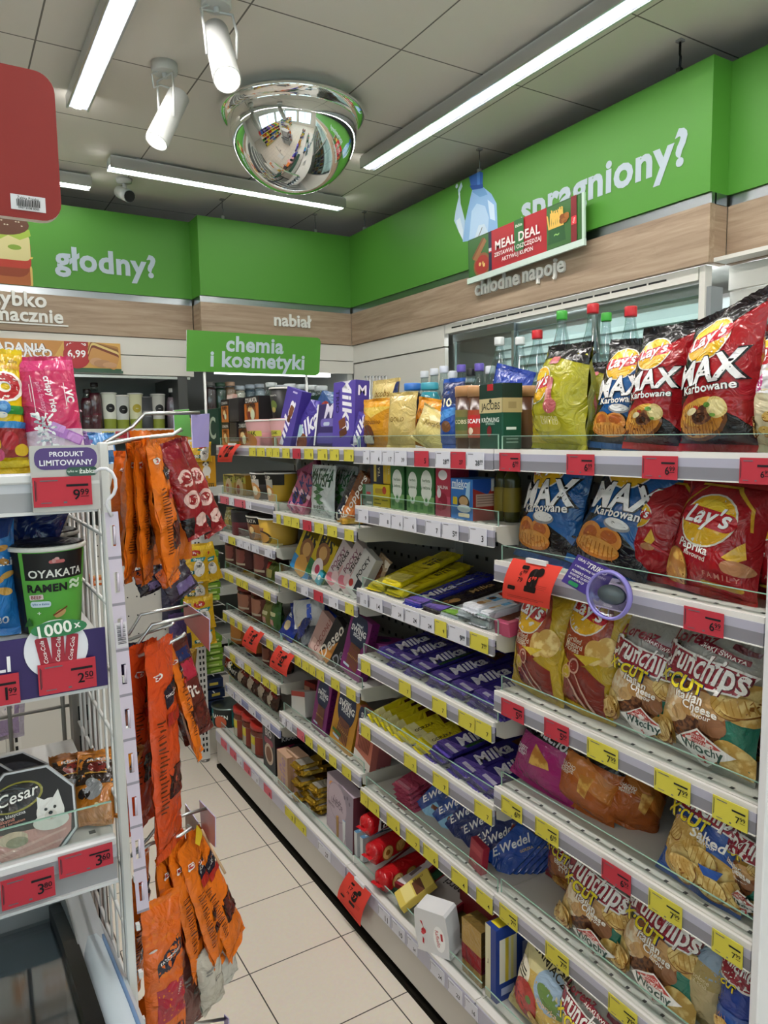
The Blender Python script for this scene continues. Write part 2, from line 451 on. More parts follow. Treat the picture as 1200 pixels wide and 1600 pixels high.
band('banner_board', 'green board lettered with a hunger question beside a burger picture', -1.5, 1.41, YB2, YB2+.03, WX,
     [(burger+[T(WORD, 'głodny?', (u1+u2)/2, (v1+v2)/2-.02, (u2-u1), b=.075)], plane_S((-.045, YB2, GB), (1, 0, 0), (0, 0, 1), (0, -1, 0)), 2.91, .468)])
for (x0, x1, y0, y1) in ((1.41, 1.44, YB+.03, YB2), (XB+.03, XB2, 1.737, 1.767)):
    o = thing('banner_return', 'short green return panel at the step of the ' + ('back wall boards' if x0 < 2 else 'side wall boards'), 'banner board', ((x0+x1)/2, (y0+y1)/2, GB))
    g = MB(); g.box(x0, x1, y0, y1, GB, 2.90, GREEN); g.build('green_panel', o, M=Matrix.Translation((-(x0+x1)/2, -(y0+y1)/2, -GB)))
    g = MB(); g.box(x0+.01, x1-.005, y0, y1, ST, GB, STRIP); g.build('metal_strip', o, M=Matrix.Translation((-(x0+x1)/2, -(y0+y1)/2, -GB)))
def oak(n, x0, x1, y0, y1, mat_): 
    g = MB(); g.box(x0, x1, y0, y1, WB, ST, mat_); struct('trim_%d' % n, g)
oak(1, XB+.004, XB+.034, 1.737, YB, WY); oak(2, XB2+.004, XB2+.034, -1.5, 1.737, WY); oak(3, 1.41, XB+.004, YB+.004, YB+.034, WX); oak(4, -1.5, 1.41, YB2+.004, YB2+.034, WX)
oak(5, 1.415, 1.44, YB+.034, YB2+.004, WY); oak(6, XB+.034, XB2+.004, 1.74, 1.767, WX)
m = MB(); m.box(XB+.036, 3.1, -1.5, 5.3, 2.1855, 2.2, WHT); m.box(-1.5, XB+.036, YB2+.036, 5.3, 2.1855, 2.2, WHT); struct('trim_7', m)   # tops of the cooler housing
# standing letters on the oak band and hooks of the boards
def letters(name, body, S, w, h, label, depth, N, bold=.06, sp=1.0):
    g = MB(); P, Tt, x0, x1, y0, y1 = text2d(body, bold, 0, sp); sc = w/(x1-x0)
    N = Vector(N); k0 = len(g.v); mm = mt('#e9e8e2', 'plast')
    for off in (0.002, depth):
        for (x, y) in P: g.v.append(tuple(S((x-(x0+x1)/2)*sc, (y-y0)*sc, off)))
    n = len(P); cnt = {}
    for t in Tt:
        g.face([k0+n+i for i in t], mm)
        for a, b in ((t[0], t[1]), (t[1], t[2]), (t[2], t[0])): cnt[(min(a, b), max(a, b))] = cnt.get((min(a, b), max(a, b)), 0)+1
    for (a, b), c in cnt.items():
        if c == 1: g.face((k0+a, k0+b, k0+n+b, k0+n+a), mm)
    return tag(g.build(name), label, 'wall lettering')
a, b = on_y(428, 505, YB), on_y(486, 510, YB)
letters('wall_lettering', 'nabiał', plane_S(((a.x+b.x)/2, YB+.004, (a.z+b.z)/2-.015), (1, 0, 0), (0, 0, 1), (0, -1, 0)), b.x-a.x, .1, 'small white dairy word standing on the oak band of the back wall', .012, (0, -1, 0))
for w_, pa, pb in (('chłodne', (744, 461), (813, 441)), ('napoje', (818, 440), (884, 420))):
    a, b = on_x(*pa, XB), on_x(*pb, XB)
    letters('wall_lettering', w_, plane_S((XB+.004, (a.y+b.y)/2, (a.z+b.z)/2-(.033 if w_ == 'napoje' else .010)), (0, -1, 0), (0, 0, 1), (-1, 0, 0)), a.y-b.y, .1, ('first' if w_ == 'chłodne' else 'second')+' white word of the cold drinks lettering on the side wall oak band', .014, (-1, 0, 0))
a, b = on_y(70, 476, YB2), on_y(96, 503, YB2)
letters('wall_lettering', 'szybko', plane_S((a.x-.155, YB2+.004, a.z-.045), (1, 0, 0), (0, 0, 1), (0, -1, 0)), .33, .1, 'upper line of white quick meal words on the oak band, cut by the picture edge', .012, (0, -1, 0))
letters('wall_lettering', 'smacznie', plane_S((b.x-.19, YB2+.004, b.z-.012), (1, 0, 0), (0, 0, 1), (0, -1, 0)), .4, .1, 'lower underlined line of white quick meal words on the oak band', .012, (0, -1, 0))
g = MB(); g.box(b.x-.5, b.x+.035, YB2-.006, YB2+.004, b.z-.026, b.z-.018, '#e9e8e2'); tag(g.build('lettering_underline'), 'thin white bar underlining the quick meal words', 'wall lettering')
for i, (px, py) in enumerate(((355, 305), (495, 333), (563, 328), (745, 233), (1058, 62))):
    P = on_z(px, py, CEIL-.004)
    side = i >= 2
    x = XB+.015 if side else P.x; y = YB+.015 if not side else P.y
    if i == 0: y = YB+.015
    if i == 2: x, y = XB+.015, 4.28
    o = thing('ceiling_hanger', ('wire hanger above the dairy board, the one further from the corner', 'wire hanger above the dairy board, next to the corner', 'wire hanger above the drinks board, next to the corner',
              'wire hanger above the bottle picture on the drinks board', 'dark chain hanger near the free end of the drinks board')[i], 'hanger', (x, y, CEIL))
    dk = i == 4
    g = MB(); g.tube([(0, 0, 0), (0, 0, -.05), (.004, 0, -.06), (0, 0, -.12)], .005 if dk else .0025, mt('#2a2a2a' if dk else '#8a8a88', 'metal'), 6); g.build('wire', o)
    g = MB(); g.box(-.012, .012, -.012, .012, -.008, 0, '#9a9a98'); g.build('ceiling_clip', o)
    g = MB(); g.box(-.010, .010, -.008, .008, -.125, -.1, '#2b2b2b' if dk else '#a0a0a0'); g.build('board_clip', o)

# ---- cooler with sliding glass doors along the right wall
cl = thing('drinks_cooler', 'tall white drinks cooler with sliding glass doors under the side wall boards', 'cooler', (XB, 2.6, 0))
inv = Matrix.Translation((-XB, -2.6, 0))
g = MB(); g.box(XB+.02, XB+.06, 1.79, 3.40, 2.128, WB-.004, WHT)
y = 1.93
while y < 3.3:
    g.box(XB+.0195, XB+.024, y, y+.085, 2.150, 2.158, '#1c1c1c'); y += .0945
g.build('vent_fascia', cl, M=inv)
g = MB(); g.box(XB+.02, XB+.05, 3.41, YB+.02, 2.062, WB-.004, WHT); g.box(XB+.025, XB+.05, 3.41, YB+.02, .12, 2.054, WHT); g.build('end_panel', cl, M=inv)
g = MB(); g.box(XB+.02, XB+.06, 1.76, 1.785, .1, 2.178, WHT); g.box(XB+.03, XB+.10, 1.74, 1.76, .1, 2.10, mt('#8d9294', 'plast')); g.build('corner_post', cl, M=inv)
g = MB(); g.box(XB2+.02, XB2+.05, -1.5, 1.735, 2.09, WB-.004, WHT); g.box(XB2+.03, XB2+.06, -1.5, 1.735, 2.03, 2.085, WHT); g.build('fascia_panel', cl, M=inv)
g = MB(); g.box(2.86, 2.89, -1.5, 3.4, .12, 2.12, mt('#c4cdcb', 'plast'))
for k in range(14): g.box(2.84, 2.86, -1.5, 3.4, 2.05-k*.05, 2.072-k*.05, mt('#dfe6e4', 'plast'))
g.build('back_panel', cl, M=inv)
g = MB(); g.box(XB+.05, 3.05, -1.5, 3.4, 0, .12, mt('#b9bab6', 'plast')); g.build('base', cl, M=inv)
for k, z in enumerate((.5, .85, 1.2, 1.52)):
    g = MB(); g.box(XB+.2, 2.84, -1.5, 3.4, z, z+.02, mt('#c9cecb', 'plast')); g.build('shelf', cl, M=inv)
g = MB(); cfill = emis('cooler_fill_light', '#eef6ff', 9.0); g.box(XB+.08, XB+.11, 1.8, 3.38, 2.160, 2.172, cfill); g.box(XB2+.09, XB2+.12, -1.4, 1.7, 2.160, 2.172, cfill); g.build('light_strip', cl, M=inv)  # glowing strips added out of sight behind the fascia to brighten the cooler interior
for k, (a, b) in enumerate(((1.80, 2.36), (2.34, 2.90), (2.88, 3.395), (-1.45, -.4), (-.4, .68), (.66, 1.73))):
    x = (XB if k < 3 else XB2)+.075+.02*(k % 2)
    g = MB(); g.box(x, x+.006, a, b, .16, 2.085, GLASS); o = g.build('glass_door', cl, M=inv)
    g = MB()
    for yy in (a, b-.018): g.box(x-.004, x+.010, yy, yy+.018, .16, 2.085, mt('#a9b1b2', 'metal'))
    g.box(x-.004, x+.010, a, b, 2.085, 2.125, mt('#8b9394', 'metal')); g.box(x-.004, x+.010, a, b, .12, .16, mt('#8b9394', 'metal'))
    g.build('door_frame', o, M=inv)

# ---- open dairy cooler along the back wall
dc = thing('dairy_cooler', 'open dark-lined wall cooler with lit shelves along the back wall', 'cooler', (.5, 4.7, 0))
inv = Matrix.Translation((-.5, -4.7, 0))
g = MB(); g.box(-1.5, 1.405, YB2+.01, YB2+.05, 2.075, WB-.004, WHT); g.box(-1.5, 1.405, YB2+.012, YB2+.05, 1.955, 2.07, WHT); g.build('fascia', dc, M=inv)
g = MB(); g.box(1.41, XB+.02, YB+.01, YB+.05, 2.075, WB-.004, WHT); g.box(1.41, XB+.02, YB+.012, YB+.05, 1.99, 2.07, WHT); g.build('corner_fascia', dc, M=inv)
g = MB(); g.box(1.5, 2.3, YB+.03, YB+.07, 1.965, 1.985, emis('cooler_strip', '#f4f8ff', 1.6)); g.box(-1.5, 1.38, YB2+.015, YB2+.04, 1.935, 1.95, mt('#c9ccca', 'metal')); g.build('light_strip', dc, M=inv)
g = MB(); g.box(-1.5, XB+.05, 5.2, 5.24, 0, 2.18, mt('#8d8f8a', 'plast')); g.build('back_panel', dc, M=inv)
g = MB(); g.box(-1.5, XB+.05, YB2+.05, 5.2, 2.1, 2.18, mt('#9a9a96', 'plast')); g.build('roof', dc, M=inv)
g = MB(); g.box(1.30, 1.36, YB2+.01, 5.2, 0, 1.95, mt('#4a4b4a', 'plast')); g.build('divider', dc, M=inv)
g = MB(); g.box(XB-.02, XB+.02, YB+.03, 5.2, 0, 2.1, mt('#c9cbc6', 'plast')); g.build('end_panel', dc, M=inv)
g = MB(); g.box(-1.5, XB, YB2-.05, 5.2, 0, .16, mt('#6b6c69', 'plast')); g.build('base', dc, M=inv)
for k, z in enumerate((1.625, 1.25, .92, .58, .25)):
    g = MB(); g.box(-1.5, 1.30, YB2+.03, 5.1, z-.02, z, mt('#b7b9b4', 'plast')); g.box(1.36, XB-.02, YB2+.03, 5.1, z-.02, z, mt('#b7b9b4', 'plast')); sh = g.build('shelf', dc, M=inv)
    g = MB(); g.box(-1.5, 1.30, YB2+.02, YB2+.03, z-.06, z+.005, mt('#d8d9d4', 'plast')); g.box(1.36, XB-.02, YB2+.02, YB2+.03, z-.06, z+.005, mt('#d8d9d4', 'plast')); g.build('price_rail', sh, M=inv)

# ---- goods inside the cooler and shelving across the shop, seen in the mirror
rn = random.Random(3); PAL = ['#a83228', '#2a5aa8', '#d8c22a', '#3a8a3a', '#c97a2a', '#e6e2da', '#5a3a86', '#1c1a1c', '#c4a078']
g = MB()
for z in (.52, .87, 1.22):
    for (y0, y1, x) in ((1.82, 3.36, 2.66), (-1.4, 1.7, 2.74)):
        y = y0
        while y < y1: g.lathe([(.034, z), (.034, z+.15), (.014, z+.21), (.014, z+.24)], PAL[rn.randrange(9)], 8, (x, y, 0)); y += .085
tag(g.build('cooler_goods'), 'mass of small drinks standing behind the cooler glass', 'drinks', None, 'stuff')
for nm, x0, y0, y1 in (('white shelving across the shop, nearer the front windows', -2.0, -3.0, -.6), ('white shelving across the shop, nearer the back wall', -2.0, .4, 3.2)):
    o = thing('shelving_row', nm, 'shelving', (x0, (y0+y1)/2, 0)); L = (y1-y0)/2
    g = MB(); g.box(-.02, .02, -L, L, 0, 1.5, mt('#cfccc6', 'paint')); g.build('back_panel', o)
    for k in range(5):
        g = MB(); g.box(-.4, .4, -L, L, .12+k*.32, .14+k*.32, mt('#d8d5cf', 'paint')); g.box(.4, .405, -L, L, .10+k*.32, .14+k*.32, mt('#d3c84c', 'paper')); g.build('shelf', o)
    g = MB()
    for k in range(5):
        y = -L+.06
        while y < L-.1:
            w_ = .07+.07*rn.random(); c_ = PAL[rn.randrange(9)]
            for _ in range(rn.randrange(1, 4)):
                if y < L-.1: g.box(.14, .37, y, y+w_*.94, .141+k*.32, .141+k*.32+.12+.1*rn.random(), c_); g.box(-.37, -.14, y, y+w_*.94, .141+k*.32, .30+k*.32, c_); y += w_
    tag(g.build('shelf_goods', None, o.location), 'mass of packed goods on the '+nm, 'goods', None, 'stuff')

# ---- lights
TUBES = {k: emis('tube_light', '#fdf8f3', EMIT_TUBE*k) for k in (.36, .9, 1.0, 1.8)}
LENS = emis('lens_rib', '#dfe8f6', .36)
def linear(x0, y0, x1, y1, label, k=1.0):
    v = Vector((x1-x0, y1-y0, 0)); L = v.length; a = math.atan2(v.y, v.x)
    o = thing('linear_light', label, 'ceiling light', ((x0+x1)/2, (y0+y1)/2, 2.945), a, 'linear ceiling lights')
    g = MB(); g.box(-L/2, L/2, -.04, .04, .018, .06, mt('#d7d9d9', 'plast')); g.box(-L/2-.004, L/2+.004, -.044, -.036, 0, .05, mt('#cfd3d6', 'metal')); g.box(-L/2-.004, L/2+.004, .036, .044, 0, .05, mt('#cfd3d6', 'metal')); g.build('housing', o)
    g = MB(); g.box(-L/2, L/2, -.013, .013, .004, .018, TUBES[k]); g.build('led_tube', o)
    g = MB(); g.box(-L/2, L/2, -.036, -.014, .006, .017, LENS); g.box(-L/2, L/2, .014, .036, .006, .017, LENS); g.build('lens', o)
    for s in (-1, 1):
        g = MB(); g.box(s*L*.38-.03, s*L*.38+.03, -.012, .012, .058, CEIL-2.945, '#c9c9c6'); g.build('mount_clip', o)
linear(2.03, -.6, 2.0, 3.43, 'long linear light over the drinks aisle, beside the drinks board', .9)
linear(.585, -.3, .585, 3.41, 'long linear light over the floor aisle, left of the spotlights', 1.8)
linear(.836, 4.06, 2.2, 4.09, 'linear light running along the back wall behind the mirror dome', .36)
linear(-1.4, 4.42, .80, 4.42, 'linear light at the back wall whose end shows beside the red sign', .36)
for (a, b) in ((-1.5, -3), (-1.5, .4), (.585, -3.4), (2.03, -3.4)):
    linear(a, b, a, b+2.4, 'linear light over the shop floor behind the viewer')
SPOT = emis('spot_lens', '#fff0d8', EMIT_SPOT)
WP = mt('#d9dad8', 'plast')
def spot(px, py, hx, hy, tip, label, on):
    P = on_z(px, py, CEIL-.02)
    o = thing('spotlight', label, 'spotlight', (P.x, P.y, CEIL), 0, 'white ceiling spotlights')
    g = MB(); g.lathe([(.05, 0), (.05, -.032), (.046, -.036)], WP, 24); g.build('ceiling_mount', o)
    d = (P-EYE).dot(FW); k = ray(hx, hy); H = EYE+k*(d/k.dot(FW)); k = ray(*tip); t = EYE+k*((d-.12 if on else d-.05)/k.dot(FW))
    A = H-Vector((P.x, P.y, CEIL)); B = t-Vector((P.x, P.y, CEIL))
    ax = (B-A).normalized(); A = A-ax*.06; rot = ax.to_track_quat('-Z', 'Y').to_matrix().to_4x4(); Mx = Matrix.Translation(B) @ rot
    L = (B-A).length
    g = MB(); g.lathe([(.030, L), (.042, L-.01), (.044, .01), (.044, 0), (.040, 0), (.040, .012)], WP, 28, M=Mx, caps=False); g.lathe([(.030, L), (.001, L+.001)], WP, 28, M=Mx, caps=False); g.build('lamp_head', o)
    g = MB(); g.lathe([(.040, .008), (.001, .0081)], SPOT if on else emis('spot_lens_dim', '#fff3e2', EMIT_SPOT*.6), 28, M=Mx, caps=False); g.build('lens', o)
    c = B+(A-B)*.45; s = ax.cross(Vector((0, 0, 1))).normalized()
    g = MB()
    top = Vector((0, 0, -.034))
    g.tube([c+s*.047, c+s*.052+Vector((0, 0, .08)), Vector((0, 0, -.05))+s*.052, Vector((0, 0, -.05))-s*.052, c-s*.052+Vector((0, 0, .08)), c-s*.047], .005, WP, 6); g.tube([top, top-Vector((0, 0, .02))], .01, WP, 8)
    g.build('bracket', o)
    g = MB(); g.tube([Vector((-.02, 0, -.03)), Vector((-.05, 0, -.05)), Vector((-.04, .02, -.09)), Vector((-.01, .03, -.07)), A+Vector((0, 0, .01))], .004, WP, 6); g.build('cable', o)
spot(257, 108, 272, 165, (244, 222), 'white spotlight hanging from a round base, aimed down and away from the drinks board', False)
spot(338, 4, 340, 62, (355, 125), 'white lit spotlight closest to the viewer, aimed at the aisle', True)
P = on_z(188, 288, CEIL)
o = thing('security_camera', 'small white security camera with a dark lens on the ceiling by the back boards', 'camera', (P.x, P.y-.1, CEIL))
g = MB(); g.lathe([(.045, 0), (.04, -.02), (.02, -.026)], WP, 20); g.build('base', o)
g = MB(); g.tube([(0, 0, -.02), (0, -.005, -.07)], .012, WP, 10); g.build('arm', o)
g = MB(); g.tube([(-.012, .06, -.055), (0, -.02, -.09), (.012, -.05, -.105)], .035, WP, 14); b_ = g.build('body', o)
g = MB(); g.tube([(.012, -.05, -.105), (.014, -.056, -.108)], .031, mt('#141414', 'plast'), 14); g.build('lens', b_)
# mirror dome
c = on_z(458, 196, CEIL-.09)
o = thing('mirror_dome', 'half-sphere chrome safety mirror hanging under the ceiling', 'mirror', (c.x, c.y, CEIL-.05))
m_, nt, b = named('mirror_chrome'); b.inputs['Base Color'].default_value = (.92, .93, .92, 1); b.inputs['Metallic'].default_value = 1; b.inputs['Roughness'].default_value = .015
RD = .285
g = MB(); g.lathe([(RD, -.035)]+[(RD*math.cos(a), -.035-RD*1.0*math.sin(a)) for a in [PI/2*i/28 for i in range(1, 28)]]+[(.001, -.035-RD)], m_, 64, caps=False); g.build('dome', o)
g = MB(); g.lathe([(RD-.004, -.034), (RD+.004, -.036), (RD+.028, -.012), (RD+.034, .002), (RD+.030, .006), (RD-.004, .0)], m_, 64, caps=False); g.build('rim', o)
g = MB(); g.lathe([(RD, .005), (RD*.8, .045), (.05, .05)], mt('#dcdcd8', 'plast'), 40); g.build('ceiling_plate', o)

# ---- signs
P = [on_x(*q_, 2.40) for q_ in ((727, 376), (905, 307), (914, 368), (737, 436))]
w = ((P[0]-P[1]).length+(P[3]-P[2]).length)/2; h = ((P[0]-P[3]).length+(P[1]-P[2]).length)/2
cen = (P[0]+P[1]+P[2]+P[3])/4
U = ((P[1]-P[0])+(P[2]-P[3])).normalized(); V = Vector((1, 0, 0)).cross(U); V = V if V.z > 0 else -V
N = Vector((-1, 0, 0))
dg_ = '#3c6b35'
spec = [R('#2f5a2c', 0, 0, 1, 1), R(dg_, .01, .03, .99, .97), RR('#b01f2a', .48, .45, .50, .86, .03), E('#8d5c36', .14, .24, .085, .075), E('#a4302a', .14, .24, .07, .06), E('#e3c27a', .12, .27, .012), E('#e3c27a', .16, .22, .012), E('#c9a25b', .15, .28, .01),
        Pg('#9d6b43', [(.05, .45), (.09, .38), (.19, .80), (.17, .9)]), Pg('#7d4f30', [(.04, .5), (.05, .45), (.17, .9), (.15, .92)]),
        RR('#1d2440', .225, .42, .03, .62, .012), R('#d9dfe8', .212, .5, .238, .58), R('#b8323a', .212, .47, .238, .5), Pg('#2a5a30', [(.74, .12), (.88, .12), (.87, .5), (.75, .5)]), T('#8fbf6a', '~', .81, .3, .04)]
for i in range(12): spec.append(Pg('#e2b858', [(.745+.010*i, .46), (.757+.010*i, .46), (.762+.009*i+.01*((i*7) % 5-2), .78+.03*((i*5) % 4)), (.75+.009*i+.01*((i*7) % 5-2), .8+.03*((i*5) % 4))]))
for i in range(9): spec.append(E('#a5662c' if i % 2 else '#8a4f22', .855+.012*(i % 4), .55+.05*(i//3), .018, .014))
spec += [RR('#7d1f26', .945, .45, .042, .72, .02), R('#d83a42', .926, .38, .964, .56), T('#f2e9e2', 'Cola', .945, .47, .03, b=.05, rot=1.3), RR('#2c6b34', .50, .86, .085, .3, .015), T('#e9efe0', 'żabka', .50, .86, .06, b=.03),
         T('#f0e6e2', 'MEAL DEAL', .48, .58, .40, b=.06, sp=1.02), T('#f0e6e2', 'ZESTAWIAJ I OSZCZĘDZAJ', .48, .34, .42, b=.04), T('#f0e6e2', 'AKTYWUJ KUPON', .48, .17, .28, b=.04)]
o = thing('promotion_sign', 'green meal promotion sign with a red centre hanging before the drinks board', 'sign', cen)
g = MB(); Mx = Matrix((U, V, -N)).transposed().to_4x4()
g.box(-w/2, w/2, -h/2, h/2, 0, .006, dg_); printing(g, spec, plane_S((0, -h/2, 0), (1, 0, 0), (0, 1, 0), (0, 0, -1)), w, h, None, 'plast'); g.build('printed_panel', o, M=Mx)
g = MB(); g.box(-w/2-.01, w/2+.014, -h/2-.028, -h/2, -.004, .010, mt('#cfe0d6', 'plast')); g.box(w/2, w/2+.014, -h/2, h/2, -.002, .008, mt('#bcd4c4', 'plast')); g.build('clear_holder', o, M=Mx)
g = MB()
for s in (-.4, .4): g.tube([(s*w, h/2, .004), (s*w, h/2+.05, .03)], .002, mt('#bbbbbb', 'metal'), 6)
g.build('hanging_wire', o, M=Mx)
# green sign on two poles over the far bay
A, B, C_, D_ = on_y(287, 516, 3.2), on_y(496, 523, 3.2), on_y(501, 587, 3.2), on_y(292, 580, 3.2)
o = thing('section_sign', 'green section sign lettered for household goods on two thin poles above the far bay', 'sign', ((A.x+B.x)/2, 3.2, D_.z))
w = B.x-A.x; h = A.z-D_.z; xo = -(A.x+B.x)/2
def SS(u, v, off):
    k = v/h; return Vector((u+.004*k+.004, -off-.02*k, v))
g = MB(); n0 = len(g.v)
rr = .018
out = [(-w/2, 0), (w/2-rr, 0), (w/2-rr*.3, rr*.3), (w/2, rr), (w/2, h-rr), (w/2-rr*.3, h-rr*.3), (w/2-rr, h), (-w/2, h)]
g.poly([SS(u, v, 0) for u, v in out], GREEN); g.poly([SS(u, v, -.008) for u, v in out][::-1], GREEN)
for i in range(len(out)):
    a, b = out[i], out[(i+1) % len(out)]; g.poly([SS(*a, 0), SS(*a, -.008), SS(*b, -.008), SS(*b, 0)], '#e3e6e2')
printing(g, [T(WORD, 'chemia', .49, .72, .43, b=.07), T(WORD, 'i kosmetyki', .52, .27, .71, b=.07)], SS, w, h, None, 'paint'); g.build('sign_panel', o)
for px, py in ((325, 700), (483, 700)):
    xx = x_at(px, 3.2, 1.56)+xo
    g = MB(); g.tube([(xx, .012, 1.50-D_.z), (xx, .012, .03)], .006, WP, 8); g.build('pole', o)
# breakfast poster on the dairy fascia
A, B = on_y(-60, 525, YB2), on_y(187, 527, YB2); bz = on_y(187, 577, YB2).z
w, h = B.x-A.x, A.z-bz+.01
spec = [R('#c98a3e', 0, 0, 1, 1), Pg('#d9a855', [(.5, 0), (1, 0), (1, 1), (.62, 1)]), R('#2c5b3a', 0, 0, 1, .07), Pg('#ece7dc', [(0, .07), (.55, .07), (.7, .3), (.55, .34), (0, .2)]), T('#ffffff', 'ŚNIADANIA', .28, .77, .46, b=.08, ol=('#5b3a1a', .03)), T('#ffffff', 'GORĄCO', .36, .5, .36, b=.07, ol=('#5b3a1a', .03)),
        RR('#a82a2a', .70, .86, .16, .16, .01), T('#ffffff', '6⁰⁰–9⁰⁰', .70, .86, .13, b=.04), E('#b3262b', .70, .5, .09), T('#ffffff', '6,99', .70, .55, .12, b=.05)]
for i in range(5): spec.append(RR(('#b07a3c', '#8a5a2a', '#e0c47a', '#7d3b22', '#c99250')[i], .88, .78-.09*i, .2, .1, .02, -.35))
spec += [E('#c99a72', .83, .3, .045, .03), E('#b98a62', .87, .24, .06, .028), E('#c99a72', .92, .2, .05, .02)]
o = thing('breakfast_poster', 'orange breakfast poster with a toasted sandwich on the back wall fascia', 'poster', ((A.x+B.x)/2, YB2-.002, bz-.01))
g = MB(); g.box(-w/2, w/2, 0, .008, 0, h, '#c98a3e'); printing(g, spec, plane_S((0, 0, 0), (1, 0, 0), (0, 0, 1), (0, -1, 0)), w, h, None, 'plast', .0008, .0003); g.build('printed_sheet', o)
g = MB(); g.box(-w/2-.01, w/2+.008, -.006, .01, -.014, 0, mt('#3a5b46', 'plast')); g.build('bottom_rail', o)
# ================================================================== the long shelving unit, bay by bay
YS = dict(A=(2.632, 3.285), B=(1.972, 2.632), C=(1.305, 1.972), D=(.647, 1.305))
SH = dict(A=[1.533, 1.310, 1.134, .958, .758, .585, .405, .190], B=[1.533, 1.282, 1.043, .762, .480, .190],
          C=[1.533, 1.354, 1.094, .880, .670, .440, .190], D=[1.533, 1.276, .963, .725, .450, .190])
BAY = dict(A='noodle bay', B='biscuit bay', C='chocolate bay', D='crisps bay')
RANK = ['top', 'second', 'third', 'fourth', 'fifth', 'sixth', 'seventh', 'bottom']
def rank(b, k): return 'bottom' if k == len(SH[b])-1 else RANK[k]
FX, BX = 1.09, 1.50
RAILH = dict(A=.040, B=.042, C=.048, D=.046)
SHELFM = mt('#cfccc6', 'paint'); LIP = mt('#e6e3df', 'paint'); RAIL = mt('#b1b0c2', 'plast'); RAILD = mt('#87868f', 'plast'); BRK = mt('#c3c0b6', 'paint'); HOLE = mt('#2a2a2a', 'matte')
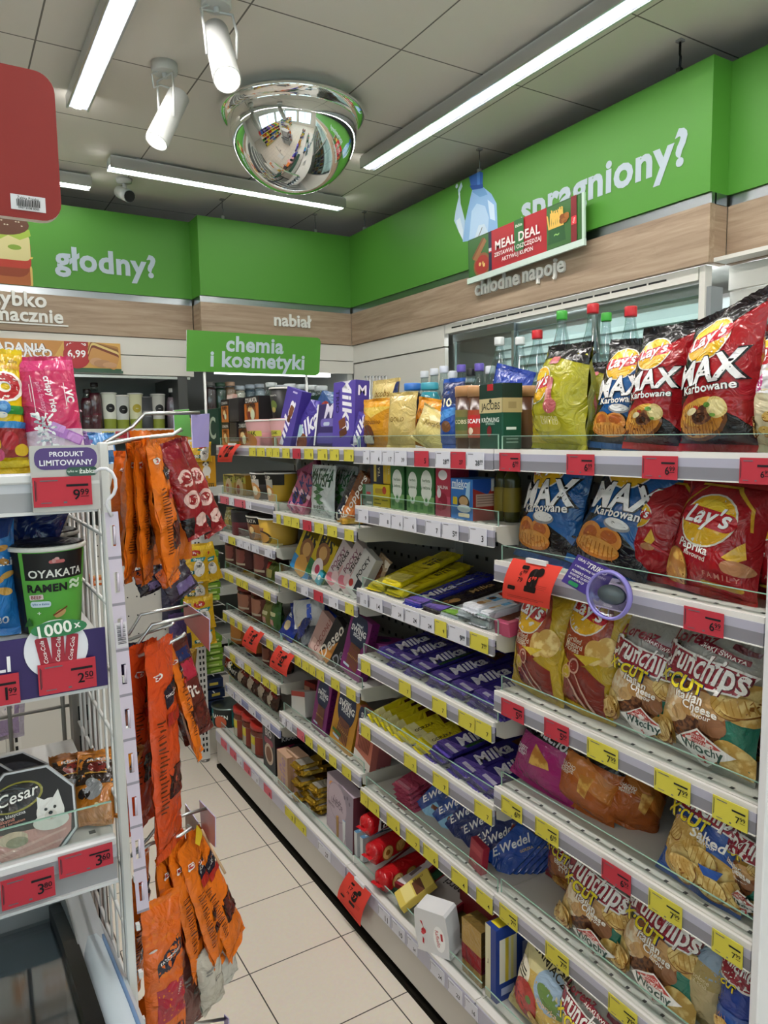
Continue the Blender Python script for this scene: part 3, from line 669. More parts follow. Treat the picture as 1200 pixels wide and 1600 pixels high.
for b in 'ABCD':
    y0, y1 = YS[b]; yc = (y0+y1)/2
    bay = thing('shelving_bay', {'A': 'white shelf bay of noodle cups and jars, furthest from the viewer', 'B': 'white shelf bay of biscuits and bars between noodles and chocolate', 'C': 'white shelf bay of tea and chocolate bars, next to the crisps', 'D': 'white shelf bay full of crisp bags, nearest the viewer'}[b], 'shelving', (FX, yc, 0), 0, 'shelving bays')
    inv = Matrix.Translation((-FX, -yc, 0))
    g = MB(); g.box(BX, BX+.012, y0+.004, y1-.004, .15, 1.50, mt('#8e8d89', 'paint'))
    for zz in range(10, 27):
        for k in range(12): g.box(BX-.0015, BX, y0+.03+k*.05, y0+.042+k*.05, zz*.055, zz*.055+.012, HOLE)
    g.build('back_panel', bay, M=inv)
    for yy in ((y0,) if b != 'A' else (y0, y1)):
        g = MB(); yy = yy if yy == y0 else yy-.028; g.box(BX-.03, BX+.03, yy, yy+.028, .014, 1.53, mt('#d2d0ca', 'paint'))
        for k in range(26): g.box(BX-.032, BX-.029, yy+.010, yy+.018, .08+k*.055, .11+k*.055, HOLE)
        g.build('upright_post', bay, M=inv)
    # base
    g = MB(); g.box(1.03, BX, y0+.001, y1-.001, .165, .184, SHELFM)
    g.box(1.03, 1.042, y0+.001, y1-.001, .036, .184, mt('#bdb9b3', 'enamel')); g.box(1.028, 1.046, y0+.001, y1-.001, .182, .190, LIP); g.build('base_plinth', bay, M=inv)
    g = MB(); g.box(1.025, BX, y0, y1, 0, .014, mt('#17150f', 'matte')); g.build('kick_shade_strip', bay, M=inv)  # flat black strip put in for the dark shadow under the plinth
    n = len(SH[b])
    for k, z in enumerate(SH[b]):
        fx = FX if k < n-1 else 1.03
        if k < n-1:
            g = MB(); g.box(fx, BX-.002, y0+.003, y1-.003, z-.014, z-.003, SHELFM)
            g.box(fx+.006, fx+.05, y0+.003, y1-.003, z-.003, z-.0015, mt('#d9d7d1', 'paint'))
            nh = int((y1-y0)/.042)
            for i in range(nh): g.box(fx+.022, fx+.029, y0+.02+i*.042, y0+.027+i*.042, z-.0015, z-.0009, HOLE)
            sh = g.build('shelf', bay, M=inv)
            h = RAILH[b]
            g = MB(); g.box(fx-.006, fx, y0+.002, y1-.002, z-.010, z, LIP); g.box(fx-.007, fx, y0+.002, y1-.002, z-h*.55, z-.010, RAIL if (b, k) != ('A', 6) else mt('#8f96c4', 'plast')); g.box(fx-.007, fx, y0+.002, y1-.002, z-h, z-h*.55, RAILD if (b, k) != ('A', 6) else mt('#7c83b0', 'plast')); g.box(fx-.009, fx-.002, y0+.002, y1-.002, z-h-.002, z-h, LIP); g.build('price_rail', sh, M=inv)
            for yy in (y0+.002, y1-.005):
                g = MB(); pts = [(fx+.004, z-.002), (BX, z-.002), (BX, z-.105), (BX-.12, z-.085), (fx+.12, z-.052), (fx+.03, z-.048), (fx+.006, z-.036)]
                g.poly([(x, yy, zz) for x, zz in pts], BRK); g.poly([(x, yy+.003, zz) for x, zz in pts][::-1], BRK)
                for i in range(len(pts)):
                    p, q_ = pts[i], pts[(i+1) % len(pts)]; g.poly([(p[0], yy, p[1]), (p[0], yy+.003, p[1]), (q_[0], yy+.003, q_[1]), (q_[0], yy, q_[1])], BRK)
                g.build('bracket', sh, M=inv)
            gh = .034 if b != 'D' or k > 0 else .03
            g = MB(); g.box(fx+.012, fx+.0145, y0+.006, y1-.006, z-.002, z+gh, ACR)
            for (a, c_) in ((y0+.006, y0+.0075), (y1-.0075, y1-.006)): g.box(fx+.0118, fx+.0147, a, c_, z-.002, z+gh, ACR_EDGE)
            g.box(fx+.0118, fx+.0147, y0+.006, y1-.006, z+gh-.0012, z+gh, ACR_EDGE); g.build('front_guard', sh, M=inv)
        else:
            g = MB(); g.box(fx+.022, fx+.0245, y0+.006, y1-.006, z-.004, z+.03, ACR); g.box(fx+.0218, fx+.0247, y0+.006, y1-.006, z+.0288, z+.03, ACR_EDGE); sh = g.build('front_guard', bay, M=inv)
            g = MB(); g.box(1.0255, 1.030, y0+.003, y1-.003, .138, .182, RAIL); g.build('price_rail', bay, M=inv)
    g = MB(); g.box(BX+.03, 1.93, y0, y1 if b != 'A' else 4.1, 1.47, 1.49, SHELFM); g.build('rear_top_shelf', bay, M=inv)
    if b == 'D':
        g = MB(); g.box(1.074, 1.93, .628, .643, 0, 1.485, mt('#e4e3e6', 'paint'), .002); g.build('end_panel', bay, M=inv)
# ---- price tags
TCOL = dict(r='#bd3a47', y='#d3c84c', w='#d8d8e2', p='#d26a78')
TNAME = dict(r='red', y='yellow', w='white', p='faded pink')
def price_print(txt, big=True, ink='#1b1b1f'):
    a, b_ = (txt.split('.')+[''])[:2]
    s = [R('#5a2a30' if False else '#3a3a40', .03, .2, .045, .9), R('#3a3a40', .055, .25, .062, .85), R('#6b6b70', .12, .86, .42, .90)]
    x = .80 if b_ else .86
    if big: s += [R('#222226', .56, .66, .94, .74), R('#6b6b70', .12, .12, .3, .15), R('#6b6b70', .5, .1, .56, .16)]
    s += [T(ink, a, x-.07*len(a), .38, .12*len(a), b=.03)]
    if b_: s += [T(ink, b_, x+.07, .46, .15, b=.03), R(ink, x, .30, x+.14, .32)]
    return s
def price_tag(w, h, col, txt, name='price_tag', thick=.0015, big=True):
    g = MB(); g.box(-w/2, w/2, 0, thick, 0, h, mt(TCOL[col], 'paper'))
    printing(g, price_print(txt, big), plane_S((0, 0, 0), (1, 0, 0), (0, 0, 1), (0, -1, 0)), w, h, None, 'paper', .0003, .0001)
    return g.build(name)
def tags(b, k, lst):
    z = SH[b][k]; base = k == len(SH[b])-1
    X = 1.0235 if base else FX-.0105
    h = .036 if base else {'A': .034, 'B': .036, 'C': .041, 'D': .041}[b]
    for (p0, p1, c, t) in lst:
        zc = z-.012-h/2
        a, q_ = y_at(p0, X, zc), y_at(p1, X, zc)
        o = price_tag(a-q_, h, c, t, big=b == 'D')
        put(o, (X, (a+q_)/2, (.142 if base else z-.0075-h)), -90, 0, 0, TNAME[c]+' price tag', 'on the %s shelf edge of the %s' % (rank(b, k), BAY[b]), 'price tag', 'price tags on the shelf edges')
tags('D', 0, [(780, 812, 'r', '6.99'), (885, 928, 'r', '6.99'), (1003, 1058, 'r', '6.99'), (1155, 1206, 'r', '6.99')])
tags('D', 1, [(1068, 1130, 'r', '6.99')])
tags('D', 2, [(783, 818, 'r', '5.99'), (850, 888, 'r', '5.99'), (917, 965, 'y', '7.99'), (1022, 1078, 'y', '7.99'), (1113, 1168, 'y', '7.99')])
tags('D', 3, [(783, 815, 'y', '6.99'), (836, 872, 'y', '6.99'), (940, 985, 'r', '6.99'), (1013, 1065, 'y', '7.99'), (1112, 1160, 'y', '7.99')])
tags('D', 4, [(780, 808, 'y', '7.99'), (852, 888, 'y', '7.99'), (950, 995, 'y', '7.99')])
tags('C', 0, [(567, 577, 'w', '42'), (578, 596, 'w', '6'), (597, 615, 'w', '17'), (616, 635, 'w', '39'), (647, 669, 'r', '5'), (680, 703, 'w', '28.99'), (704, 727, 'r', '27'), (728, 756, 'w', '28.99')])
tags('C', 1, [(559, 575, 'w', '9'), (592, 610, 'w', '8'), (611, 629, 'w', '6'), (630, 650, 'w', '6'), (664, 688, 'w', '7'), (690, 716, 'w', '5.99'), (732, 760, 'w', '3')])
tags('C', 2, [(562, 574, 'w', '13'), (577, 597, 'w', '14'), (611, 630, 'w', '24'), (632, 655, 'w', '24'), (656, 678, 'w', '24'), (679, 697, 'y', '9'), (700, 728, 'w', '9.99'), (734, 762, 'y', '7.99')])
tags('C', 3, [(564, 578, 'y', '7'), (623, 641, 'y', '7'), (675, 697, 'y', '7'), (716, 741, 'y', '7'), (742, 767, 'y', '7')])
tags('C', 4, [(564, 578, 'y', '7'), (631, 650, 'y', '7'), (676, 700, 'y', '7'), (741, 768, 'y', '7')])
tags('C', 5, [(563, 574, 'y', '7'), (575, 592, 'y', '7'), (604, 624, 'y', '6'), (634, 655, 'y', '7'), (661, 684, 'y', '6'), (705, 730, 'y', '4'), (744, 769, 'y', '4')])
tags('C', 6, [(591, 609, 'w', '11'), (612, 632, 'w', '10'), (636, 652, 'w', '24'), (672, 694, 'w', '24'), (700, 722, 'w', '23'), (726, 746, 'w', '16')])
tags('B', 0, [(441, 452, 'y', '7'), (457, 469, 'r', '8'), (475, 489, 'y', '9'), (496, 511, 'y', '8'), (515, 529, 'y', '9'), (537, 552, 'y', '9')])
tags('B', 1, [(432, 438, 'y', '7'), (443, 454, 'y', '7'), (455, 467, 'y', '7'), (473, 486, 'r', '5'), (491, 505, 'y', '7'), (511, 526, 'y', '7'), (538, 552, 'y', '7')])
tags('B', 2, [(440, 449, 'y', '4'), (452, 462, 'y', '4'), (470, 481, 'w', '6'), (490, 504, 'r', '5'), (513, 528, 'w', '9'), (539, 552, 'y', '7')])
tags('B', 3, [(460, 470, 'y', '6'), (472, 482, 'y', '6'), (483, 492, 'y', '6'), (494, 506, 'y', '6'), (517, 530, 'y', '7'), (541, 555, 'y', '7')])
tags('B', 4, [(440, 446, 'w', '4'), (448, 456, 'w', '5'), (464, 475, 'p', '5'), (477, 488, 'y', '7'), (496, 508, 'y', '7'), (514, 525, 'y', '7'), (534, 548, 'y', '7')])
tags('B', 5, [(445, 460, 'y', '7'), (461, 478, 'y', '7'), (497, 516, 'w', '27')])
tags('A', 0, [(342, 352, 'p', '5'), (389, 399, 'y', '7'), (401, 413, 'y', '7'), (416, 425, 'y', '7'), (426, 436, 'y', '7')])
tags('A', 1, [(344, 357, 'p', '5'), (358, 365, 'w', '6'), (366, 383, 'p', '5'), (384, 392, 'w', '6')])
tags('A', 2, [(348, 356, 'w', '6'), (357, 367, 'y', '6'), (370, 379, 'w', '6'), (380, 391, 'w', '6'), (393, 404, 'w', '6'), (413, 425, 'w', '6')])
tags('A', 3, [(351, 356, 'y', '5'), (357, 364, 'y', '5'), (369, 378, 'y', '5'), (379, 387, 'y', '5'), (412, 422, 'y', '6')])
tags('A', 4, [(348, 354, 'y', '7'), (359, 366, 'y', '7'), (371, 378, 'y', '7'), (416, 426, 'y', '7')])
tags('A', 5, [(359, 367, 'y', '9'), (371, 380, 'w', '9'), (382, 392, 'y', '9'), (397, 407, 'y', '9'), (410, 420, 'y', '9'), (422, 432, 'y', '9')])
tags('A', 6, [(355, 365, 'w', '4'), (367, 377, 'w', '4'), (388, 399, 'w', '4'), (408, 422, 'w', '4')])
tags('A', 7, [(345, 354, 'p', '8'), (359, 369, 'p', '8'), (369.5, 378, 'w', '8'), (381, 391, 'p', '8'), (393, 404, 'w', '8'), (412, 424, 'p', '8')])
# ---- red paper notices
def notice(pts, X, label, txt):
    P = [on_x(px, py, X) for px, py in pts]
    w = (P[1]-P[0]).length; h = (P[3]-P[0]).length
    o = thing('paper_notice', label, 'price notice', (P[0]+P[1])/2, 0, 'red paper price notices')
    c = (P[0]+P[1])/2
    def S(u, v, off):
        a = u/w+.5; t = v/h; q_ = (P[3]*(1-a)+P[2]*a)*(1-t)+(P[0]*(1-a)+P[1]*a)*t-c
        return q_+Vector((-off-.02*(1-t)*t*2, 0, 0))
    g = MB(); g.grid(lambda a, t: S((a-.5)*w, t*h, 0), 6, 6, mt('#e8493c', 'paper')); g.grid(lambda a, t: S((a-.5)*w, t*h, -.001), 6, 6, mt('#e8493c', 'paper'))
    ink = '#1c1412'
    sp = [RR(ink, .58, .62, .20, .34, .1), E(ink, .68, .80, .07), RR(ink, .58, .38, .24, .10, .02), T('#e8493c', txt, .58, .62, .15, b=.06), T(ink, txt, .36, .72, .14, b=.05), T(ink, '79', .34, .56, .1, b=.03), RR(ink, .36, .86, .14, .06, .02), RR(ink, .2, .34, .16, .07, .02),
          R('#b33a30', .7, .5, .9, .51), R('#b33a30', .7, .46, .9, .47), R('#b33a30', .7, .42, .88, .43), R('#b33a30', .14, .14, .9, .155), R('#b33a30', .14, .10, .8, .115)]
    printing(g, sp, S, w, h, .02, 'paper', .0008, .0002); g.build('printed_paper', o)
    g = MB(); g.box(-.004, .004, -w*.2, w*.2, -.004, .006, mt('#e8e8ea', 'plast')); g.build('clip', o)
notice([(802, 872), (879, 886), (858, 952), (785, 934)], 1.065, 'large red paper notice hanging in front of the mustard yellow crisp bags', '6⁹⁹')
notice([(545, 1362), (580, 1397), (563, 1448), (527, 1402)], 1.012, 'red paper notice hanging from the bottom shelf edge over the floor', '17')
notice([(435, 1008), (460, 1025), (448, 1058), (421, 1041)], 1.066, 'red paper notice tilted on the sixth shelf edge beside the biscuits', '12')
notice([(391, 978), (413, 990), (400, 1022), (378, 1008)], 1.066, 'red paper notice tilted on the fifth shelf edge among the jars', '10')
notice([(350, 695), (376, 694), (362, 722), (340, 722)], 1.066, 'red paper notice at the far end of the top shelf edge', '10')
# ---- lilac wobbler with a round tub
P = [on_x(*q_, 1.05) for q_ in ((903, 866), (962, 893), (934, 940), (877, 908))]
o = thing('shelf_wobbler', 'purple shelf wobbler with a round clear lilac tub clipped beside the blue crisp bags', 'sign', (P[0]+P[1])/2)
c = (P[0]+P[1])/2; w = (P[1]-P[0]).length; h = (P[3]-P[0]).length
def S(u, v, off):
    a = u/w+.5; t = v/h; return (P[3]*(1-a)+P[2]*a)*(1-t)+(P[0]*(1-a)+P[1]*a)*t-c+Vector((-off, 0, 0))
g = MB(); g.poly([S(-w/2, 0, 0), S(w/2, 0, 0), S(w/2, h, 0), S(-w/2, h, 0)], mt('#4b3a94', 'plast')); g.poly([S(-w/2, h, -.001), S(w/2, h, -.001), S(w/2, 0, -.001), S(-w/2, 0, -.001)], mt('#4b3a94', 'plast'))
printing(g, [T('#ffffff', 'GRAJ Z', .22, .88, .3, b=.04), T('#ffffff', 'TRIKO', .62, .84, .5, b=.06, sh=.2), T('#ffffff', 'I WYGRYWAJ NAGRODY!', .5, .66, .8, b=.04), T('#ffffff', 'POBIERZ KOD', .34, .5, .5, b=.04), T('#ffffff', 'DOSTĘP QUEST', .34, .38, .5, b=.04), T('#ffffff', 'W APLIKACJI', .3, .26, .42, b=.04), RR('#2f9a63', .3, .12, .26, .1, .04)], S, w, h, None, 'plast', .0006, .0002)
g.build('printed_card', o)
cc = on_x(956, 929, 1.035)-c; n_ = (EYE-(cc+c)).normalized()*.3+Vector((-1, 0, 0)); n_.normalize()
Mx = Matrix.Translation(cc) @ n_.to_track_quat('Z', 'Y').to_matrix().to_4x4()
g = MB(); g.lathe([(.043, 0), (.045, .004), (.046, .010), (.044, .016), (.038, .012), (.034, .003), (.001, .002)], LILAC, 40, M=Mx, caps=False); g.lathe([(.043, .0), (.0465, .008), (.0445, .0165), (.0400, .0145), (.0405, .012)], mt('#8d84cf', 'plast'), 40, M=Mx, caps=False); tb = g.build('round_tub', o)
g = MB(); g.lathe([(.001, .006), (.028, .004), (.030, .0)], mt('#5e6a6e', 'plast'), 24, M=Mx @ Matrix.Diagonal((1, .62, 1, 1)), caps=False); g.build('tub_insert', tb)

# ================================================================== left promotion rack
RY = .98
RX = on_y(160, 700, RY).x
WIRE = mt('#d4d4d2', 'paint'); GREY = mt('#8f8b85', 'paint')
rk = thing('promotion_rack', 'white wire promotion rack standing over the chest freezer, with price strips', 'rack', (RX-.35, RY+.2, 0))
inv = Matrix.Translation((-(RX-.35), -(RY+.2), 0))
for x in (RX, RX-.72):
    g = MB(); g.box(x-.006, x+.006, RY-.006, RY+.006, .02, 1.566, WIRE, .002)
    for k in range(13): g.box(x+.009, x+.014, RY-.004, RY+.004, .62+k*.07, .628+k*.07, WIRE)
    g.build('front_post', rk, M=inv)
for x in (x_at(127, RY+.36, 1.2), x_at(127, RY+.36, 1.2)-.55):
    g = MB(); g.box(x-.02, x+.02, RY+.36, RY+.40, .02, 1.56, GREY)
    for k in range(28):
        for dx in (-.008, .006): g.box(x+dx-.003, x+dx+.003, RY+.3585, RY+.36, .05+k*.054, .078+k*.054, HOLE)
    g.build('slotted_upright', rk, M=inv)
for x in (RX, RX-.72):
    g = MB()
    for k in range(1, 9): g.tube([(x, RY+k*.047, .3), (x, RY+k*.047, 1.556)], .0022, WIRE, 6)
    for k in range(14): g.tube([(x, RY, .34+k*.092), (x, RY+.39, .34+k*.092)], .0028, WIRE, 6)
    g.build('side_wire_grid', rk, M=inv)
g = MB()
for k in range(12): g.tube([(RX-.70, RY+.4, .36+k*.105), (RX, RY+.4, .36+k*.105)], .003, GREY, 6)
for k in range(9): g.tube([(RX-.70+k*.085, RY+.4, .3), (RX-.70+k*.085, RY+.4, 1.5)], .004, GREY, 6)
g.build('back_wire_grid', rk, M=inv)
def zy(py, px=80, Y=RY): return on_y(px, py, Y).z
Z1, Z1b, Z2, Z2b, Z3, Z3b = zy(739), zy(797), zy(1003), zy(1081), zy(1328), zy(1398)
for k, (z, zb) in enumerate(((Z1, Z1b), (Z2, Z2b), (Z3, Z3b))):
    g = MB(); g.box(RX-.71, RX-.012, RY+.004, RY+.37, z-.016, z-.004, mt('#c9c8c6', 'paint'))
    for i in range(14): g.box(RX-.69+i*.05, RX-.682+i*.05, RY+.02, RY+.028, z-.004, z-.0034, HOLE)
    sh = g.build('shelf', rk, M=inv)
    g = MB(); g.box(RX-.71, RX-.012, RY-.012, RY+.004, z-.012, z, mt('#e0e0e2', 'paint'), .002); g.box(RX-.71, RX-.012, RY-.008, RY+.004, (z+zb)/2, z-.012, mt('#c2c3cb', 'plast')); g.box(RX-.71, RX-.012, RY-.008, RY+.004, zb, (z+zb)/2, mt('#9c9b9e', 'plast')); g.box(RX-.71, RX-.012, RY-.013, RY, zb-.004, zb, mt('#d8d8da', 'paint')); g.build('price_rail', sh, M=inv)
    if k == 2:
        g = MB(); g.box(RX-.71, RX-.014, RY-.002, RY+.0005, z, z+.045, ACR); g.box(RX-.71, RX-.014, RY-.0022, RY+.0007, z+.0437, z+.045, ACR_EDGE); g.build('front_guard', sh, M=inv)
def on_rack(pts, Y):
    P = [on_y(px, py, Y) for px, py in pts]; return P
# red header
P = on_rack(((84, 122), (84, 347)), RY)
o = thing('header_sign', 'red header sign with rounded corners and a barcode sticker above the rack', 'sign', (P[0].x, RY, P[1].z))
w, h = .5, P[0].z-P[1].z+.004
g = MB(); rr = .022
def arc(cx, cy, a0): return [(cx+rr*math.cos(a0+PI/2*i/6), cy+rr*math.sin(a0+PI/2*i/6)) for i in range(7)]
out = [(-w, 0)]+arc(-rr, rr, -PI/2)+arc(-rr, h-rr, 0)+[(-w, h)]
Rd = mt('#86201a', 'paint')
g.poly([(x, 0, z) for x, z in out], Rd); g.poly([(x, .012, z) for x, z in out][::-1], '#d8d4cc')
for i in range(len(out)):
    a, b = out[i], out[(i+1) % len(out)]; g.poly([(a[0], 0, a[1]), (a[0], .012, a[1]), (b[0], .012, b[1]), (b[0], 0, b[1])], '#d8d4cc')
g.build('sign_panel', o)
a, b = on_rack(((16, 305), (72, 336)), RY)
sw, shh = b.x-a.x, a.z-b.z
g = MB(); cx = (a.x+b.x)/2-P[0].x; cz = b.z-P[1].z+.002
sp = [R('#d6d6da', 0, 0, 1, 1), T('#2a2a2a', 'Żabka Polska', .5, .84, .62, b=.02)]
x = .16
for i in range(26):
    wd_ = .008+.010*((i*7) % 3); sp.append(R('#1c1c1c', x, .24, x+wd_, .70)); x += wd_+.008+.006*((i*5) % 3)
    if x > .84: break
sp.append(T('#2a2a2a', '5907 2108 0005', .5, .13, .6))
g.box(cx-sw/2, cx+sw/2, -.0006, .0, cz, cz+shh, '#d6d6da'); printing(g, sp, plane_S((cx, -.0006, cz), (1, 0, 0), (0, 0, 1), (0, -1, 0)), sw, shh, None, 'paper', .0002, .0001); g.build('barcode_sticker', o)
# limited-product card and rack price tags
a, b = on_rack(((45, 697), (158, 795)), RY-.018)
o = thing('promotion_card', 'clear card holder with a purple limited-product badge on the top rack shelf', 'price card', ((a.x+b.x)/2, RY-.018, b.z))
w, h = b.x-a.x, a.z-b.z
g = MB(); g.box(-w/2, w/2, 0, .002, 0, h, mt('#bdbab6', 'plast'))
printing(g, [R('#d4d2cf', 0, .40, 1, .45), RR('#4b2a73', .52, .80, .92, .34, .14), T('#f2eef6', 'PRODUKT', .53, .87, .50, b=.04), T('#f2eef6', 'LIMITOWANY', .52, .74, .78, b=.04), RR('#1f4a35', .74, .60, .46, .14, .06), T('#d8e4d8', 'tylko w', .60, .60, .15), T('#e6efe6', 'żabka', .82, .605, .24, b=.05)], plane_S((0, 0, 0), (1, 0, 0), (0, 0, 1), (0, -1, 0)), w, h, None, 'plast', .0004, .0002)
g.build('badge', o)
def rack_tag(p0, p1, y0, y1, txt, label, Y):
    a, b = on_y(p0, y0, Y), on_y(p1, y1, Y)
    w, h = b.x-a.x, .5*((on_y(p0, y0, Y).z-on_y(p0, y1, Y).z)+(on_y(p1, y0, Y).z-on_y(p1, y1, Y).z))
    o = price_tag(w, h, 'r', txt); put(o, ((a.x+b.x)/2, Y, b.z if False else on_y((p0+p1)/2, y1, Y).z), 0); tag(o, label, 'price tag', 'price tags on the wire rack')
rack_tag(50, 145, 745, 791, '9.99', 'red price tag reading 9.99 on the top rack shelf under the purple badge', RY-.021)
# purple strip with the drink cans
a, b = on_rack(((-120, 1040), (169, 1072)), RY-.016)
o = thing('promotion_strip', 'dark purple promotion strip with three drink cans on the middle rack shelf', 'sign', (b.x, RY-.016, Z2b-.004))
tp = on_y(168, 979, RY-.016).z; bt = on_y(169, 1070, RY-.016).z; h = tp-bt; w = .34; zb0 = bt-(Z2b-.004)
cxp = on_y(88, 1012, RY-.016).x-b.x; czp = on_y(88, 1013, RY-.016).z-(Z2b-.004); rad = (on_y(139, 1020, RY-.016).x-on_y(38, 1020, RY-.016).x)/2
g = MB(); g.box(-w, 0, 0, .002, zb0, zb0+h, '#32215f')
S = plane_S((-w/2, 0, zb0), (1, 0, 0), (0, 0, 1), (0, -1, 0))
printing(g, [T('#f4f2f8', 'KUPILI', 1-(b.x-on_y(2, 1028, RY).x)/w-.085, .62, .22, b=.05)], S, w, h, None, 'card')
g.build('purple_card', o)
g = MB(); g.lathe([(rad, 0), (rad, .002)], mt('#e4e5ee', 'card'), 40, M=Matrix.Translation((cxp, -.001, czp)) @ Matrix.Rotation(PI/2, 4, 'X'))
S = plane_S((cxp, -.003, czp-rad), (1, 0, 0), (0, 0, 1), (0, -1, 0))
sp = [RR('#2f7a4c', .52, .98, .86, .26, .13, .08), T('#f2f4ee', '1000', .45, .99, .58, .08, b=.05), T('#f2f4ee', 'x', .82, 1.0, .09, .08, b=.05)]
printing(g, [RR('#a02436', .30, .48, .19, .50, .03, .16), R('#b9b9bd', .2, .72, .36, .745), RR('#a02436', .52, .50, .20, .52, .03), R('#b9b9bd', .44, .75, .60, .77), RR('#a02436', .73, .48, .19, .50, .03, -.12),
             T('#f4eaea', 'Coca-Cola', .30, .48, .40, 1.72, b=.02, sh=.25), T('#f4eaea', 'Coca-Cola', .52, .50, .42, 1.5, b=.02, sh=.25), T('#f4eaea', 'Coca-Cola', .73, .48, .40, 1.4, b=.02, sh=.25)], S, 2*rad, 2*rad, None, 'card', .0006, .0002)
g.build('round_card', o)
g = MB(); gw, gh = rad*1.75, rad*.56; gz = czp+rad*.72
Mx = Matrix.Translation((cxp+.004, -.006, gz)) @ Matrix.Rotation(-.09, 4, 'Y')
g.lathe([(gh/2, 0), (gh/2, .001)], mt('#2f7a4c', 'card'), 24, M=Matrix.Translation((cxp+.004, -.006, gz)) @ Matrix.Diagonal((gw/gh, 1, 1, 1)) @ Matrix.Rotation(PI/2, 4, 'X'))
printing(g, [T('#f2f4ee', '1000', .42, .5, .60, .1, b=.05), T('#f2f4ee', 'x', .82, .56, .12, .1, b=.05)], lambda u, v, off: Vector((cxp+.004+u, -.0075-off, gz-gh/2+v)), gw, gh, None, 'card', .0004, .0002); g.build('green_badge', o)
rack_tag(58, 152, 1033, 1080, '2.50', 'red price tag reading 2.50 at the end of the purple strip', RY-.022)
rack_tag(-60, 33, 1058, 1106, '11.99', 'red price tag reading 11.99 on the purple strip, cut by the picture edge', RY-.022)
rack_tag(90, 178, 1328, 1362, '3.60', 'red price tag reading 3.60 under the foil snack packs', RY-.018)
rack_tag(-1, 88, 1366, 1412, '3.80', 'red price tag reading 3.80 under the pet food tray', RY-.018)
# slotted plastic clip strip
Pa, Pb = on_y(174, 800, RY-.05), on_y(224, 1425, RY-.05)
o = thing('clip_strip', 'long lilac-white slotted plastic clip strip hanging from the rack post', 'clip strip', Pa)
V = (Pb-Pa); L = V.length; V.normalize(); U = Vector((V.z, 0, -V.x)); U = U if U.x > 0 else -U
W_ = .0155
g = MB(); CS = mt('#cbbfd0', 'plast'); sl = mt('#8e8794', 'plast')
n = 9
for k in range(n):
    z0 = L*k/n; z1 = L*(k+.94)/n
    for (u0, u1, a, b_) in ((-.5, -.2, z0, z1), (.16, .5, z0, z1), (-.2, .16, z0, z0+L/n*.28), (-.2, .16, z1-L/n*.22, z1)):
        g.poly([V*a+U*(u0*W_), V*b_+U*(u0*W_), V*b_+U*(u1*W_), V*a+U*(u1*W_)], CS)
    g.tube([V*(z0+L/n*.3)+U*(.1*W_)+Vector((0, -.001, 0)), V*(z1-L/n*.26)+U*(.02*W_)+Vector((0, -.003, 0))], .0014, CS, 6)
    g.poly([V*z1+U*(-.5*W_), V*(z1+L*.06/n)+U*(-.5*W_), V*(z1+L*.06/n)+U*(.5*W_), V*z1+U*(.5*W_)], sl)
g.build('slotted_strip', o)
g = MB(); g.tube([(0, -.002, -.005), (-.004, -.003, .004), (-.006, -.004, .010), (-.003, -.004, .016), (.003, -.004, .022), (.006, -.004, .03), (.006, -.003, .04), (.003, -.002, .048), (-.003, 0, .053), (-.010, .002, .053), (-.016, .004, .049)], .0022, mt('#dedce2', 'plast'), 8); g.build('hook', o)
g = MB(); q0 = V*(L*.30); printing(g, [R('#d9d4da', 0, 0, 1, 1)]+[R('#55505a', .15, .1+.05*i, .85, .1+.05*i+.012+.012*(i % 3)) for i in range(15)], plane_S(q0-V*.02, U, -V*-1, (0, -1, 0)), .014, .032, None, 'paper', .0012, .0002); g.build('barcode_label', o)

# ---- peg hooks sticking out of the rack side
CH = mt('#c9cbcc', 'metal')
def hook(name, label, wires, plates, r=.003):
    o = thing(name, label, 'peg hook', on_y(*wires[0][0][:2], wires[0][0][2]), 0, 'peg hooks on the rack side')
    c = Vector(o.location)
    for wv in wires:
        g = MB(); pts = [on_y(*q_)-c for q_ in wv]
        g.tube(pts, r, CH, 8); g.build('wire', o)
    for (pts, col) in plates:
        P = [on_y(*q_)-c for q_ in pts]; g = MB(); d = Vector((.0015, 0, 0))
        mm = clear('hook_plate_'+col.strip('#'), col, .3, .2) if not col.startswith('*') else mt(col[1:], 'plast')
        g.poly(P, mm); g.poly([p+d for p in P][::-1], mm)
        for i in range(len(P)):
            a, b = P[i], P[(i+1) % len(P)]; g.poly([a, a+d, b+d, b], mt('#b5aed0', 'plast'))
        g.build('price_plate', o)
    return o
hook('peg_hook', 'chrome peg hook over the topmost orange sausage packs with a lilac price plate', [[(163, 692, 1.06), (206, 668, 1.13), (226, 646, 1.13), (312, 645, 1.13)], [(163, 694, 1.04), (212, 686, 1.09), (270, 679, 1.09), (284, 671, 1.09)]],
     [([(298, 648, 1.12), (326, 646, 1.17), (325, 698, 1.17), (300, 700, 1.12)], '*#9c93cf'), ([(270, 641, 1.16), (294, 639, 1.17), (298, 683, 1.17), (272, 679, 1.16)], '*#6fb65a')])
hook('peg_hook', 'chrome double peg hook over the middle sausage packs with a red and lilac plate', [[(172, 1008, 1.25), (202, 990, 1.25), (220, 960, 1.25), (298, 945, 1.25)], [(172, 1026, 1.17), (209, 1016, 1.17), (237, 976, 1.17), (314, 960, 1.17)], [(200, 1000, 1.22), (268, 976, 1.22), (272, 972, 1.22)], [(205, 1030, 1.16), (250, 1012, 1.16), (284, 994, 1.16), (290, 989, 1.16)]],
     [([(286, 940, 1.27), (327, 968, 1.15), (327, 1018, 1.15), (288, 972, 1.27)], '*#d98a86')])
